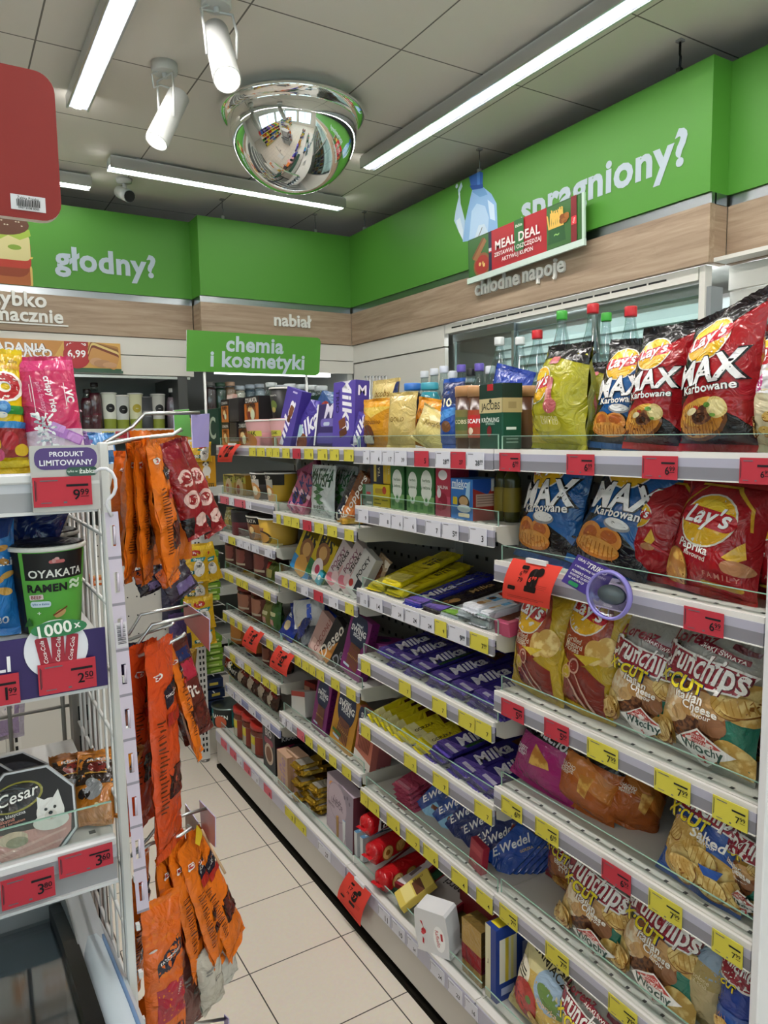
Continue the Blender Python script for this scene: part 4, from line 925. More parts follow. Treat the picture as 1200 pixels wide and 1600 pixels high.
hook('peg_hook', 'chrome peg hook over the lowest sausage packs with pale price plates', [[(196, 1345, 1.16), (231, 1311, 1.16), (250, 1285, 1.16), (322, 1263, 1.16)], [(200, 1340, 1.14), (236, 1318, 1.14), (280, 1306, 1.14), (299, 1294, 1.14), (294, 1290, 1.16)]],
     [([(311, 1250, 1.20), (336, 1277, 1.12), (336, 1324, 1.12), (315, 1303, 1.20)], '*#c79aa8'), ([(289, 1256, 1.24), (309, 1285, 1.2), (306, 1325, 1.2), (290, 1300, 1.24)], '*#b9a296')])
hook('peg_hook', 'short peg hook end with a lilac plate low down over the floor tiles', [[(250, 1610, 1.2), (300, 1600, 1.2), (352, 1592, 1.2)]], [([(350, 1585, 1.2), (357, 1592, 1.18), (357, 1620, 1.18), (350, 1612, 1.2)], '#b9b0dc')])
o = thing('paper_flag', 'small yellow paper flag on a thin beige stick hanging by the lowest hook', 'flag', on_y(312, 1292, 1.16))
c = Vector(o.location)
g = MB(); g.tube([on_y(315, 1296, 1.16)-c, on_y(333, 1330, 1.15)-c, on_y(352, 1365, 1.13)-c], .0022, mt('#c9a884', 'paper'), 6); g.build('stick', o)
g = MB(); g.poly([on_y(*q_, 1.158)-c for q_ in ((307, 1288), (317, 1300), (312, 1322), (305, 1318))], mt('#e0c02e', 'paper')); g.build('flag_sheet', o)

# ---- chest freezer under the rack
fz = thing('chest_freezer', 'chest freezer with a curved white lid edge and sliding glass below the rack', 'freezer', (-.25, .9, 0))
inv = Matrix.Translation((.25, -.9, 0))
fx_ = .172
prof = [(1.40, .742), (1.36, .76), (1.24, .797), (1.114, .828), (.986, .846), (.899, .858), (.80, .866), (.70, .868), (.60, .862)]
def rib(x0, x1, dz0, dz1, mat_, nm, par):
    g = MB(); n = len(prof)
    for i in range(n-1):
        (ya, za), (yb, zb) = prof[i], prof[i+1]
        A_ = [(x0, ya, za+dz0), (x1, ya, za+dz0), (x1, ya, za+dz1), (x0, ya, za+dz1)]; B_ = [(x0, yb, zb+dz0), (x1, yb, zb+dz0), (x1, yb, zb+dz1), (x0, yb, zb+dz1)]
        for j in range(4): g.poly([A_[j], A_[(j+1) % 4], B_[(j+1) % 4], B_[j]], mat_, True)
        if i == 0: g.poly(A_, mat_)
        if i == n-2: g.poly(B_[::-1], mat_)
    return g.build(nm, par, M=inv)
g = MB(); g.tube([(fx_-.028, y, z-.024) for y, z in prof], .027, mt('#c3d0da', 'plast'), 14); g.build('lid_edge', fz, M=inv)
g = MB(); g.tube([(fx_-.014, y, z-.001) for y, z in prof], .003, mt('#6f8fb8', 'plast'), 6); g.build('edge_trim', fz, M=inv)
rib(fx_-.068, fx_-.048, -.035, .001, mt('#141414', 'plast'), 'gasket', fz)
rib(fx_-.82, fx_-.068, -.028, -.022, clear('tinted_lid_glass', '#c4cfd6', .5, .06), 'sliding_glass', fz)
g = MB(); g.box(fx_-.05, fx_-.012, .60, 1.34, .04, prof[-1][1]-.03, mt('#b9bec2', 'plast')); g.box(fx_-.82, fx_-.05, 1.30, 1.34, .04, prof[-1][1], mt('#b9bec2', 'plast')); g.box(fx_-.82, fx_-.05, .60, .62, .04, prof[-1][1]-.03, mt('#b9bec2', 'plast')); g.build('cabinet', fz, M=inv)
g = MB(); g.box(fx_-.82, fx_-.05, .62, 1.30, .28, .30, mt('#8a939a', 'plast')); g.build('tank_floor', fz, M=inv)
for k in range(2):
    g = MB(); x0, x1 = fx_-.12-.3*(k+1)+.02, fx_-.12-.3*k
    za = prof[0][1]-.03
    for zz in (za, za-.12):
        g.tube([(x0, .66, zz), (x1-.02, .66, zz), (x1, .68, zz), (x1, 1.24, zz), (x1-.02, 1.26, zz), (x0, 1.26, zz)], .004, WIRE, 6, closed=True)
    for i in range(7): g.tube([(x1, .68+i*.09, za), (x1, .68+i*.09, za-.24)], .0025, WIRE, 6)
    g.tube([(x0, .96, za), (x1, .96, za)], .004, WIRE, 6); g.build('wire_basket', fz, M=inv)
for i in range(6):
    g = MB(); w_, h_ = .13, .045
    g.box(-w_/2, w_/2, -.09, .09, 0, h_, FROST, .02); o = g.build('frozen_meat_pack')
    put(o, (fx_-.2-.29*(i % 2), .74+.2*(i//2), prof[0][1]-.20), 8*(i % 3-1), 0, 0, 'frosted tray of frozen meat', 'in the freezer basket', 'frozen food', 'frozen packs in the chest freezer')
# ================================================================== builders for goods
def pl(b, k): return 'on %s %s shelf' % (BAY[b], rank(b, k))
def fit(b, k, p0, p1, ytop, dx=.035):
    z = SH[b][k]-.002 if k < len(SH[b])-1 else SH[b][k]-.005
    X = (FX if k < len(SH[b])-1 else 1.045)+dx
    a, c = y_at(p0, X, z), y_at(p1, X, z)
    if b == 'D': c = max(c, .655)      # nothing passes through the end panel
    yc = (a+c)/2
    return X, yc, z, abs(a-c), z_at(ytop, X, yc)-z
def bag(name, w, h, t, base, spec, kind='film', seed=0, seal=.055, topc=None, skew=0.0, tilt=0.0, taper=0.0, nu=16, nv=22, waist=.07, wr=.0035, back=None, pleat=1.0):
    rnd = random.Random(seed); ph = [rnd.random()*6 for _ in range(6)]; off3 = Vector((seed*3.7, seed*1.3, 0))
    def F(a, v, side):
        vv = min(max((v-seal)/(1-2*seal), 0), 1)
        pr = max(math.sin(PI*vv), 0)**.55
        cr = max(1-abs(2*a)**2.6, 0)**.62
        W = w*(1-waist*pr)*(1-taper*v)
        y = t/2*pr*cr*(1.12-.24*vv)
        e = math.exp(-vv/.13)+math.exp(-(1-vv)/.13)
        y += wr*(1-.3*side)*(noise.noise(Vector((a*5, v*6*h/w, side*4))+off3)*1.6*(.3+.7*pr) + pleat*e*.9*math.sin(a*34+ph[0]+2*math.sin(v*20+ph[1]))*min(vv*12, (1-vv)*12, 1))
        x = a*W + skew*w*max(v-.5, 0)*(v-.5)*2
        return Vector((x, -y*side, v*h + (skew*.12+tilt)*h*max(v-.5, 0)*2*a))
    def S(u, v, off, side=1):
        a = u/w; q = v/h; p = F(a, q, side)
        if off == 0: return p
        d = .004
        n = (F(min(a+d, .5), q, side)-F(max(a-d, -.5), q, side)).cross(F(a, min(q+d, 1), side)-F(a, max(q-d, 0), side))
        if n.length < 1e-12: n = Vector((0, -side, 0))
        n.normalize()
        if n.y*side > 0: n = -n
        return p+n*off
    g = MB(); bm_ = mt(base, kind)
    g.grid(lambda a, v: F(a-.5, seal+(1-2*seal)*v, 1), nu, nv, bm_)
    g.grid(lambda a, v: F(.5-a, seal+(1-2*seal)*v, -1), nu, nv//2, mt(back or base, kind))
    def Sp(u, v, off): return S(u, seal*h+v*(1-2*seal), off)
    printing(g, spec, Sp, w, h, max(w/nu, .006)*1.2, kind, .0007, .00016)
    o = g.build(name)
    for nm, v0, v1 in (('top_seal', 1-seal, 1.0), ('bottom_seal', 0.0, seal)):
        g = MB(); c_ = mt((topc or base) if nm == 'top_seal' else base, kind)
        for sd in (1, -1):
            g.grid(lambda a, v: F((a-.5)*sd, v0+(v1-v0)*v, 0)+Vector((0, -.0012*sd+.003*math.sin(a*9+ph[2])*((v if nm == 'top_seal' else 1-v))+(.0008 if int(v*8) % 2 else 0), .0015*math.sin(a*70)*(v if nm == 'top_seal' else 0))), 22, 4, c_)
        g.build(nm, o)
    return o
def box(name, w, d, h, base, front=(), right=(), top=(), kind='card', c=.0012, left=()):
    g = MB(); g.box(-w/2, w/2, -d/2, d/2, 0, h, mt(base, kind), c)
    if front: printing(g, front, plane_S((0, -d/2, 0), (1, 0, 0), (0, 0, 1), (0, -1, 0)), w, h, None, kind)
    if right: printing(g, right, plane_S((w/2, 0, 0), (0, 1, 0), (0, 0, 1), (1, 0, 0)), d, h, None, kind)
    if left: printing(g, left, plane_S((-w/2, 0, 0), (0, -1, 0), (0, 0, 1), (-1, 0, 0)), d, h, None, kind)
    if top: printing(g, top, plane_S((0, -d/2, h), (1, 0, 0), (0, 1, 0), (0, 0, 1)), w, d, None, kind)
    return g.build(name)
def flat(name, w, d, t, base, top=(), kind='film', seals=True, front=(), sealc=None, c=.003):
    """a bar lying flat: reads along +x, upper side +z; front = the -y edge"""
    g = MB(); g.box(-w/2, w/2, -d/2, d/2, 0, t, mt(base, kind), min(c, t*.4))
    if top: printing(g, top, plane_S((0, -d/2+.001, t), (1, 0, 0), (0, 1, 0), (0, 0, 1)), w-.006, d-.003, None, kind)
    if front: printing(g, front, plane_S((0, -d/2, .001), (1, 0, 0), (0, 0, 1), (0, -1, 0)), w-.006, t-.002, None, kind)
    o = g.build(name)
    if seals:
        for s in (-1, 1):
            g = MB(); mm = mt(sealc or base, kind)
            for sd in (0, .0012):
                g.grid(lambda a, v: Vector((s*(w/2-.002+a*.012), (v-.5)*d*.97, t*.45+sd+.0014*math.sin(v*30)*a)), 2, 14, mm)
            g.build('end_seal', o)
    return o
def cup(name, rt, rb, h, base, lid, spec, kind='card', lidk='foil', rim='#e9e6e0'):
    g = MB(); g.lathe([(rb*.96, 0), (rb, .004), (rt, h-.004)], mt(base, kind), 32)
    def S(u, v, off):
        r = rb+(rt-rb)*v/h+off; a = u/((rb+rt)/2); return Vector((r*math.sin(a), -r*math.cos(a), v))
    W = (rb+rt)*1.35
    printing(g, spec, S, W, h-.006, .008, kind, .0006, .0002)
    o = g.build(name)
    g = MB(); g.lathe([(rt-.001, h-.007), (rt+.0025, h-.006), (rt+.003, h-.002), (rt, h)], mt(rim, 'card'), 32); g.build('rim', o)
    g = MB(); g.lathe([(rt+.001, h+.0002), (rt*.9, h+.002), (.001, h+.0025)], mt(lid, lidk), 32); g.build('lid', o)
    return o
def cyl(name, r, h, base, cap, spec=(), capk='plast', kind='card', caph=.015, glass=None, shoulder=0.0, lab=(0, 1), capr=1.0):
    g = MB(); g.lathe([(r*.94, 0), (r, .004), (r, h-caph-shoulder), (r*(1 if not shoulder else capr), h-caph)], glass or mt(base, kind), 28); o = g.build(name)
    g = MB()
    def S(u, v, off): a = u/r; return Vector(((r+.0006+off)*math.sin(a), -(r+.0006+off)*math.cos(a), lab[0]*h+v))
    H = h*(lab[1]-lab[0])
    if glass or spec:
        if glass: g.lathe([(r+.0006, lab[0]*h), (r+.0006, lab[1]*h)], mt(base, kind), 28, caps=False)
        else: H = h-caph
        printing(g, spec, S, r*2.6, H, .008, kind, .0005, .0002); g.build('label', o)
    g = MB(); g.lathe([(r*capr*1.03, h-caph), (r*capr*1.03, h-.002), (r*capr*.95, h), (.001, h)], mt(cap, capk), 28); g.build('lid', o)
    return o
def bottle(name, r, h, cap, label=None, liquid=None, neck=.35, spec=(), lab=(.25, .5), capr=.015, glass=None):
    g = MB(); nk = h*(1-neck)
    pr = [(r*.85, 0), (r, .012), (r, nk*.45), (r*.93, nk*.5), (r, nk*.55), (r, nk)]
    for i in range(1, 8): t = i/7; pr.append((r+(capr*.85-r)*(t*t*(3-2*t)), nk+(h-.03-nk)*t))
    pr.append((capr*.85, h-.012))
    g.lathe(pr, glass or PET, 26); o = g.build(name)
    if liquid: 
        g = MB(); g.lathe([(r*.82, .003), (r*.97, .014), (r*.97, nk), (r*.72, nk+(h-nk)*.35)], mt(liquid, 'plast') if isinstance(liquid, str) else liquid, 24); g.build('liquid', o)
    if label:
        g = MB(); g.lathe([(r+.0008, lab[0]*h), (r+.0008, lab[1]*h)], mt(label, 'card'), 26, caps=False)
        def S(u, v, off): a = u/r; return Vector(((r+.001+off)*math.sin(a), -(r+.001+off)*math.cos(a), lab[0]*h+v))
        printing(g, spec, S, r*2.4, h*(lab[1]-lab[0]), .01, 'card', .0004, .0002); g.build('label', o)
    g = MB(); g.lathe([(capr, h-.026), (capr*1.04, h-.022), (capr*1.04, h-.002), (capr*.95, h), (.001, h)], mt(cap, 'plast'), 22); g.build('cap', o)
    return o
# shared print motifs
def lays(cu, cv, r, rot=.12, h=1.3):
    """yellow sun, red ribbon, white script; r in widths, h = bag height / width"""
    k = 1/h
    return [E('#e9e2d2', cu, cv, r*1.06, r*.93, rot), E('#e8b31c', cu, cv, r, r*.87, rot), E('#f3cf3a', cu, cv+.25*r*k, r*.75, r*.5, rot), RR('#c2202c', cu, cv+.02*k, 2.15*r, .86*r*k, r*.34, rot), T('#ffffff', "Lay's", cu, cv+.02*k, 1.72*r, rot+.06, b=.05, sh=.2, ol=('#8a1420', .03))]
def crisps(cu, cv, r, n, seed, h=1.3, col=CRISP, ridge='#a8682a'):
    rn = random.Random(seed); s = []
    for i in range(n):
        a = rn.uniform(-1, 1); x = cu+a*r*1.1; y = cv+rn.uniform(-.5, .5)*r/h*.8; rot = rn.uniform(-.7, .7)
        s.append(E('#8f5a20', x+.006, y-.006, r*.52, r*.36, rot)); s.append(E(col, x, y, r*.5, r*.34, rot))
        if ridge:
            for j in range(-2, 3):
                dx = j*r*.17; q = math.sqrt(max(0, 1-(dx/(r*.5))**2))*r*.31/1
                x0, y0 = dx, -q; x1, y1 = dx, q; c, s_ = math.cos(rot), math.sin(rot)
                pt = lambda X, Y: (x+X*c-Y*s_, y+(X*s_+Y*c)/h)
                s.append(Pg(ridge, [pt(x0-.004, y0), pt(x0+.004, y0), pt(x1+.004, y1), pt(x1-.004, y1)]))
    return s
def taco(x, y, h=1.5):
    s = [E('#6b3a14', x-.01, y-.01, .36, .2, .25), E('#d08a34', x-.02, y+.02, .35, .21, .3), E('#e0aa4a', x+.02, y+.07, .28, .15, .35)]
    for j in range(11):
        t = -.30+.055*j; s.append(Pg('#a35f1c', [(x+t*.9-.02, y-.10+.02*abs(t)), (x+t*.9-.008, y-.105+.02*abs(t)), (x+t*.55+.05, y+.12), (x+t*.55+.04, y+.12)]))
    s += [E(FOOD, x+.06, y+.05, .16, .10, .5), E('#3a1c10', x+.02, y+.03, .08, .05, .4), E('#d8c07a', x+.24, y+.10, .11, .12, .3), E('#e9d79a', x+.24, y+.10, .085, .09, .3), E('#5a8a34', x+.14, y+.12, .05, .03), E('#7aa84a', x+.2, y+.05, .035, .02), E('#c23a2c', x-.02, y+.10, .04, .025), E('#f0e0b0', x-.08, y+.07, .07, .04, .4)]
    return s
def rings(x, y):
    s = [E('#7a3a14', x-.14, y+.02, .19, .18, .3), E('#d88a3a', x-.15, y+.03, .18, .17, .3), E('#b8602a', x-.15, y+.05, .11, .09, .3), E('#d88a3a', x+.12, y+.05, .17, .13), E('#b8602a', x+.12, y+.07, .11, .07), E('#8f8f92', x+.16, y+.17, .17, .07), E('#e6e6e6', x+.16, y+.18, .15, .055), E('#c97a2c', x-.02, y-.03, .31, .11), E('#dc9a48', x-.02, y-.02, .29, .09)]
    for j in range(9): s.append(Pg('#a8641f', [(x-.28+.062*j, y-.085), (x-.27+.062*j, y-.085), (x-.25+.058*j, y+.01), (x-.262+.058*j, y+.01)]))
    return s
WHTE, BLK = '#f1f0ee', '#141216'
def max_spec(main, second, seed, art='taco'):
    return [R('#17151a', 0, 0, 1, .36), Pg('#17151a', [(0, .36), (0, 1), (1, 1), (1, .97), (.60, .84), (.34, .70), (.22, .5), (.12, .36)]), Pg(main, [(.10, .24), (.30, .36), (1, .36), (1, .12), (.88, .2), (.6, .3)]), Pg('#3a3640', [(.0, .62), (.06, .8), (.12, .62), (.05, .45)])] + lays(.43, .775, .29, .18, 1.5) + \
        [T('#f4f2f2', 'MAX', .52, .545, .86, .14, b=.075, sh=.12, sy=1.15, ol=('#0e0c10', .07)), T('#f7f5f3', second, .55, .415, .66, .12, b=.05, sh=.1, ol=('#0e0c10', .05))] + \
        (taco(.46, .17) if art == 'taco' else rings(.42, .16))
def crunch_spec(kind, seed):
    h = 1.35
    if kind == 'it':
        s = [R('#b7b5ae', 0, .6, 1, 1), R('#a9a79f', 0, .68, 1, .7), Pg('#2c7a66', [(.55, 0), (1, 0), (1, .45), (.8, .4), (.65, .2)]), Pg('#1f5d4a', [(0, .60), (.3, .64), (.3, .56), (0, .50)]), Pg('#eceae4', [(.05, .585), (.25, .62), (.25, .60), (.05, .565)]),
             E('#a5663c', .42, .36, .40, .30), E(FOOD, .42, .28, .36, .2), E('#e0b47c', .6, .45, .22, .14), E(CREAMY, .22, .38, .17, .2), E('#d8ae74', .34, .33, .10, .08, .4), E('#e3c796', .20, .30, .09, .07, .3), E('#cf9c5c', .44, .40, .09, .07, -.4), E('#c9a06a', .3, .31, .07, .05), E('#9a6a4a', .7, .33, .13, .1), E(CRISP_L, .95, .56, .22, .2), E(CRISP_L, .06, .12, .22, .22), E(CRISP_L, .86, .10, .16, .2, .4)]
        s += crisps(.86, .55, .26, 3, seed, h, CRISP_L, '#b98a3e')+crisps(.16, .12, .28, 4, seed+2, h, CRISP_L, '#b98a3e')+crisps(.74, .2, .22, 2, seed+4, h, CRISP_L, '#b98a3e')
        s += [T('#f6f2ea', 'Italian', .48, .505, .28, -.06, b=.06, ol=('#8a6238', .06)), T('#f6f2ea', 'Cheese', .60, .445, .32, -.06, b=.06, ol=('#8a6238', .06)), T('#f3efe6', 'flavour', .62, .395, .18, -.06, b=.02)]
    elif kind == 'salt':
        s = [R('#2b57a8', 0, 0, 1, .62), R('#8f1b2c', 0, .62, 1, 1), E('#c9a050', .30, .36, .34, .26), E(CRISP_L, .32, .37, .30, .22), E('#c9a050', .62, .14, .52, .32), E(CRISP_L, .62, .15, .48, .28)]+crisps(.3, .40, .24, 2, seed, h, CRISP_L, '#b98a3e')+crisps(.62, .22, .34, 5, seed+1, h, CRISP_L, '#b98a3e')+crisps(.3, .1, .3, 3, seed+2, h, CRISP_L, '#b98a3e')
        s += [Pg('#2450a0', [(.62, .28), (.84, .3), (.8, .22), (.68, .22)]), T('#f3f1ee', 'Salted', .64, .50, .38, -.05, b=.05), T('#e8e6e6', 'flavour', .64, .455, .2, -.05, b=.02)]
    elif kind == 'can':
        s = [R('#8a1f2b', 0, 0, 1, 1), E('#a5663c', .5, .25, .4, .3), T('#f3efe6', 'CANADA', .56, .56, .4, b=.04), T('#f3efe6', 'MAPLE &', .56, .50, .4, b=.04), T('#f3efe6', 'BBQ PARTY', .56, .44, .5, b=.04), T('#f3efe6', 'STYLE', .56, .38, .3, b=.04), RR('#5c1420', .45, .62, .2, .08, .02)]+crisps(.5, .14, .3, 4, seed, h, CRISP, '#8a5216')
        s = s
    else:
        s = [R('#20409a', 0, .72, 1, 1), R('#2b57a8', 0, 0, 1, .4)]+crisps(.5, .2, .4, 6, seed, h, CRISP_L, '#b98a3e')
    if kind != 'can' or True:
        s += [Pg('#e9e6e2', [(-.0, .615), (.86, .60), (.96, .79), (0, .845)]), Pg('#931d30', [(0, .63), (.85, .615), (.94, .775), (0, .83)]), T('#f4f1ee', 'Crunchips', .47, .722, .90, -.05, b=.045, sh=.15, sy=1.55, ol=('#5b0f1e', .03)),
              T('#f0dc2a', 'X·CUT', .34, .585, .56, -.03, b=.08, sh=.12, ol=('#14205e', .07))]
    if kind == 'it':
        s += [RR('#7d1d2c', .66, .885, .48, .06, .01, -.10), T('#efe9e4', 'SMAKI ŚWIATA', .66, .885, .43, -.10, b=.04), T('#7d1d2c', 'Lorenz', .36, .93, .5, .1, b=.05, sh=.3), RR('#6d2a34', .84, .95, .2, .05, .01, -.1),
              Pg('#e9e7e4', [(.62, .30), (.90, .175), (.62, .02), (.36, .16)]), Pg('#b5423e', [(.62, .285), (.82, .195), (.43, .185)]), T('#f3d8d4', 'EDYCJA', .62, .235, .14, b=.02), T('#f3d8d4', 'LIMITOWANA', .62, .205, .26, b=.02), T('#2b4a42', 'Włochy', .63, .15, .40, b=.04), Pg('#b5423e', [(.60, .105), (.69, .085), (.69, .08), (.60, .09)]), R('#b5423e', .635, .06, .65, .115), Pg('#b5423e', [(.6, .06), (.68, .06), (.64, .07)])]
    if kind == 'it':
        q = []
        for x in s:
            if x[0] == 'p': q.append(('p', x[1], [(u, v if v > .99 else v*.88) for u, v in x[2]]))
            elif x[0] in ('e', 'rr'): q.append(x[:3]+(x[3]*.88,)+x[4:])
            else: q.append(x[:4]+(x[4]*.88,)+x[5:])
        s = q
    return s
def fan(o, X, yc, z, base, place, cat, group, lean=10, roll=0, dr=0): return put(o, (X, yc, z), -90+dr, lean, roll, base, place, cat, group)
# ================================================================== crisps bay
CG = 'crisp bags in the crisps bay'
def crisp(b, k, p0, p1, ytop, spec, base, desc, t=.07, dx=.05, lean=8, roll=0, dr=0, seed=1, wf=1.0, hf=1.0, **kw):
    X, yc, z, w, h = fit(b, k, p0, p1, ytop, dx)
    kw.setdefault('waist', .11); kw.setdefault('taper', .07)
    o = bag('crisp_bag', w*wf, h*hf, t*1.25, base, spec, seed=seed, **kw)
    return put(o, (X+t*.3, yc, z), -90+dr, lean, roll, desc, pl(b, k), 'crisp bag', CG)
RED = '#a3161f'
# top shelf
yel = [R('#161418', 0, .90, 1, 1), Pg('#161418', [(.5, .9), (1, .9), (1, .82)]), Pg('#c9b51c', [(0, 0), (.3, 0), (.2, .5), (0, .6)]), E('#c8bd3a', .5, .2, .3, .1)]+lays(.30, .60, .27, .14, 1.5)+[T('#5a6a1c', 'Crispy Paprika', .32, .42, .48, b=.02), RR('#c06a6a', .62, .52, .10, .40, .05, .2), RR('#d99a90', .60, .44, .05, .3, .03, .2), E('#b4585a', .66, .38, .10, .09), RR('#c06a6a', .50, .86, .2, .1, .04), T('#e6dd9a', 'FLAVOUR', .62, .26, .3, b=.02), T('#e6dd9a', 'LIMITED', .62, .22, .3, b=.02)]
crisp('D', 0, 812, 908, 535, yel, '#a9a31f', 'yellow-green crisp bag with a black top', seed=3, lean=6, dr=-6, topc='#161418', roll=2, t=.09, taper=.22, wr=.006)
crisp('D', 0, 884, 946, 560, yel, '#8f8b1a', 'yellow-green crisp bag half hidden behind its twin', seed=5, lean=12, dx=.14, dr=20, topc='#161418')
X, yc, z, w, h = fit('D', 0, 846, 930, 545, .13)
o = bag('crisp_bag', .13, .09, .05, '#131115', [E(CRISP_L, .65, .45, .2, .16), E('#b4585a', .7, .5, .07), T('#d8d0d0', 'LIMITED', .3, .6, .3, b=.03)], seed=8)
put(o, (X-.045, yc-.005, z+.150), -95, 30, 14, 'crumpled black bag top lying over the yellow-green bags', pl('D', 0), 'crisp bag', CG)
MB_ = max_spec('#1d5da0', 'Karbowane', 21, 'rings'); MR_ = max_spec('#9d1a20', 'Karbowane', 11)
crisp('D', 0, 914, 1000, 525, MB_, '#1f5c9e', 'blue and black crisp bag with white capitals', seed=9, topc='#141216', dx=.075, lean=9, dr=8, roll=5)
crisp('D', 0, 962, 1052, 503, MR_, RED, 'red and black crisp bag tilted behind the tall one', seed=10, topc='#141216', tilt=.04, dx=.05, lean=8, dr=2, roll=4)
crisp('D', 0, 1044, 1172, 472, MR_, RED, 'tall red and black crisp bag with a pointed corner', seed=12, topc='#1c1216', tilt=.17, dx=.03, lean=4, dr=-3, roll=1, skew=.1, t=.085)
crisp('D', 0, 1150, 1260, 500, MR_, '#7d1218', 'red and black crisp bag at back near the end panel', seed=13, dx=.16, lean=4, dr=-5)
pk = [R('#d8d3d6', 0, .45, 1, 1), Pg('#d24e93', [(0, .55), (.5, .62), (.5, .48), (0, .42)]), T('#ffffff', 'Cre', .25, .52, .4, b=.04), E('#c2202c', .3, .75, .28, .2), T('#ffffff', "Lay's", .3, .75, .4, b=.05, sh=.2)]+crisps(.4, .2, .42, 7, 4, 1.6, CRISP_L, None)
crisp('D', 0, 1166, 1290, 505, pk, '#d9cba8', 'pale crisp bag with a pink stripe', seed=14, dx=.03, lean=4, dr=-10, roll=5)
# second shelf
blu = max_spec('#1d5da0', 'Karbowane', 31, 'rings')
crisp('D', 1, 789, 893, 722, blu, '#1b5594', 'blue crisp bag with golden rings', seed=15, dx=.045, lean=14, roll=2, dr=-4, hf=1.25)
crisp('D', 1, 873, 990, 722, blu, '#1b5594', 'blue crisp bag with golden rings', seed=16, dx=.035, lean=20, roll=12, dr=4, hf=1.3)
lr = [Pg('#7c0f16', [(0, .0), (.2, 0), (.1, .6), (0, .6)]), Pg('#d6a52c', [(.2, .98), (.62, .99), (.88, .8), (.93, .6), (.91, .6), (.85, .79), (.6, .965), (.2, .955)]), Pg('#c49428', [(.02, .5), (.1, .75), (.3, .95), (.28, .955), (.07, .76), (0, .55)])]
lf = lr+lays(.48, .63, .30, -.1, 1.4)+[T('#f3eee8', 'Paprika', .42, .36, .36, -.14, b=.05), T('#e0d3c8', 'flavoured', .45, .295, .26, -.14), E('#8f5a20', .2, .15, .17, .2), E(CRISP, .195, .152, .16, .19), Pg('#e2b33a', [(.74, .33), (.9, .5), (.93, .36), (.85, .3)]), E('#b98058', .86, .26, .13, .07), E('#b98058', .8, .24, .06, .04), T('#c9766a', 'F A M I L Y', .72, .16, .34), RR('#b98a2c', .72, .08, .4, .04, .02)]
crisp('D', 1, 962, 1066, 740, lr+lays(.1, .58, .2, -.1, 1.4)+[Pg('#e2b33a', [(.3, .33), (.36, .46), (.45, .36), (.4, .3)]), E('#b98058', .36, .28, .1, .05), Pg('#c9404a', [(.4, .3), (.8, .2), (.8, .22), (.42, .32)])], RED, 'red crisp bag turned sideways so its logo is cut', seed=17, dx=.07, lean=12, roll=9, dr=22)
crisp('D', 1, 1016, 1170, 745, lf, RED, 'large red paprika crisp bag with its round logo in full', seed=18, dx=.035, lean=14, roll=5, dr=-2, t=.085)
crisp('D', 1, 1128, 1250, 745, lf, RED, 'red paprika crisp bag cut by the picture edge', seed=19, dx=.09, lean=12, roll=4, dr=-2, t=.085)
# third shelf
mu = [E('#8c3018', .42, .66, .40, .50), E('#a3401c', .42, .68, .33, .42), Pg('#7d2a22', [(.25, .0), (.9, 0), (.88, .28), (.6, .36), (.32, .34)]), Pg('#d9bb3c', [(0, 0), (.25, 0), (.2, .4), (0, .5)])]+lays(.38, .77, .31, -.08, 1.6)+[T('#e6d3b8', 'Grilled', .34, .535, .26, b=.02), T('#e6d3b8', 'Mustard', .36, .495, .30, b=.03), T('#e6d3b8', 'Pickles', .34, .46, .26, b=.03),
      E(CRISP_L, .68, .50, .13, .16), E(CRISP_L, .82, .54, .14, .18), E('#c99a86', .44, .335, .075, .1), E('#7d2a22', .44, .335, .055, .075), Pg('#c99a86', [(.44, .29), (.48, .27), (.78, .02), (.74, .01)]), E('#c9a26a', .34, .265, .07, .09), E('#b59a22', .34, .265, .05, .07), Pg('#c99a86', [(.36, .22), (.40, .21), (.70, .0), (.64, .0)]), Pg('#d9bb3c', [(.4, .43), (.8, .48), (.62, .38)])]
crisp('D', 2, 784, 875, 915, mu, '#b99a22', 'mustard yellow crisp bag under the red notice', seed=22, dx=.035, lean=7, roll=2, dr=-6)
crisp('D', 2, 846, 948, 905, mu, '#b99a22', 'mustard yellow crisp bag below the lilac tub', seed=23, dx=.04, lean=10, roll=8, dr=2)
IT = crunch_spec('it', 41)
crisp('D', 2, 932, 1050, 955, IT, '#aeaca4', 'silver cheese crisp bag', seed=24, dx=.05, lean=10, roll=7, dr=4)
crisp('D', 2, 1008, 1168, 957, IT, '#aeaca4', 'silver cheese crisp bag', seed=25, dx=.035, lean=10, roll=3, dr=-4, t=.09)
crisp('D', 2, 1146, 1230, 1050, mu, '#b99a22', 'yellow crisp bag squeezed against the end panel', seed=26, dx=.14, lean=4)
# fourth shelf
sc = [R('#151217', 0, .74, 1, 1), T('#e8e4ea', 'Nachos', .62, .84, .6, -.1, b=.06, ol=('#0c0a0e', .04)), Pg(CRISP, [(.42, .66), (.40, .34), (.72, .40), (.68, .5)]), T('#f2dcea', 'SWEET', .2, .50, .22, b=.04), T('#f2dcea', 'CHILLI', .2, .45, .22, b=.04), T('#f2dcea', 'flavour', .2, .41, .16)]
crisp('D', 3, 788, 884, 1128, sc, '#a01f6d', 'magenta tortilla chip bag with a triangle chip', seed=31, dx=.05, lean=14, roll=6, dr=2)
nc = [R('#1a1410', 0, .78, 1, 1), Pg('#c97a34', [(.1, .74), (.5, .8), (1, .6), (1, .3), (.4, .5)]), Pg(CRISP, [(.5, .56), (.72, .60), (.66, .26), (.52, .3)]), T('#f3e6d2', 'NACHO', .26, .58, .28, b=.04), T('#f3e6d2', 'CHEESE', .24, .525, .3, b=.04), T('#f3e6d2', 'flavour', .22, .48, .2)]
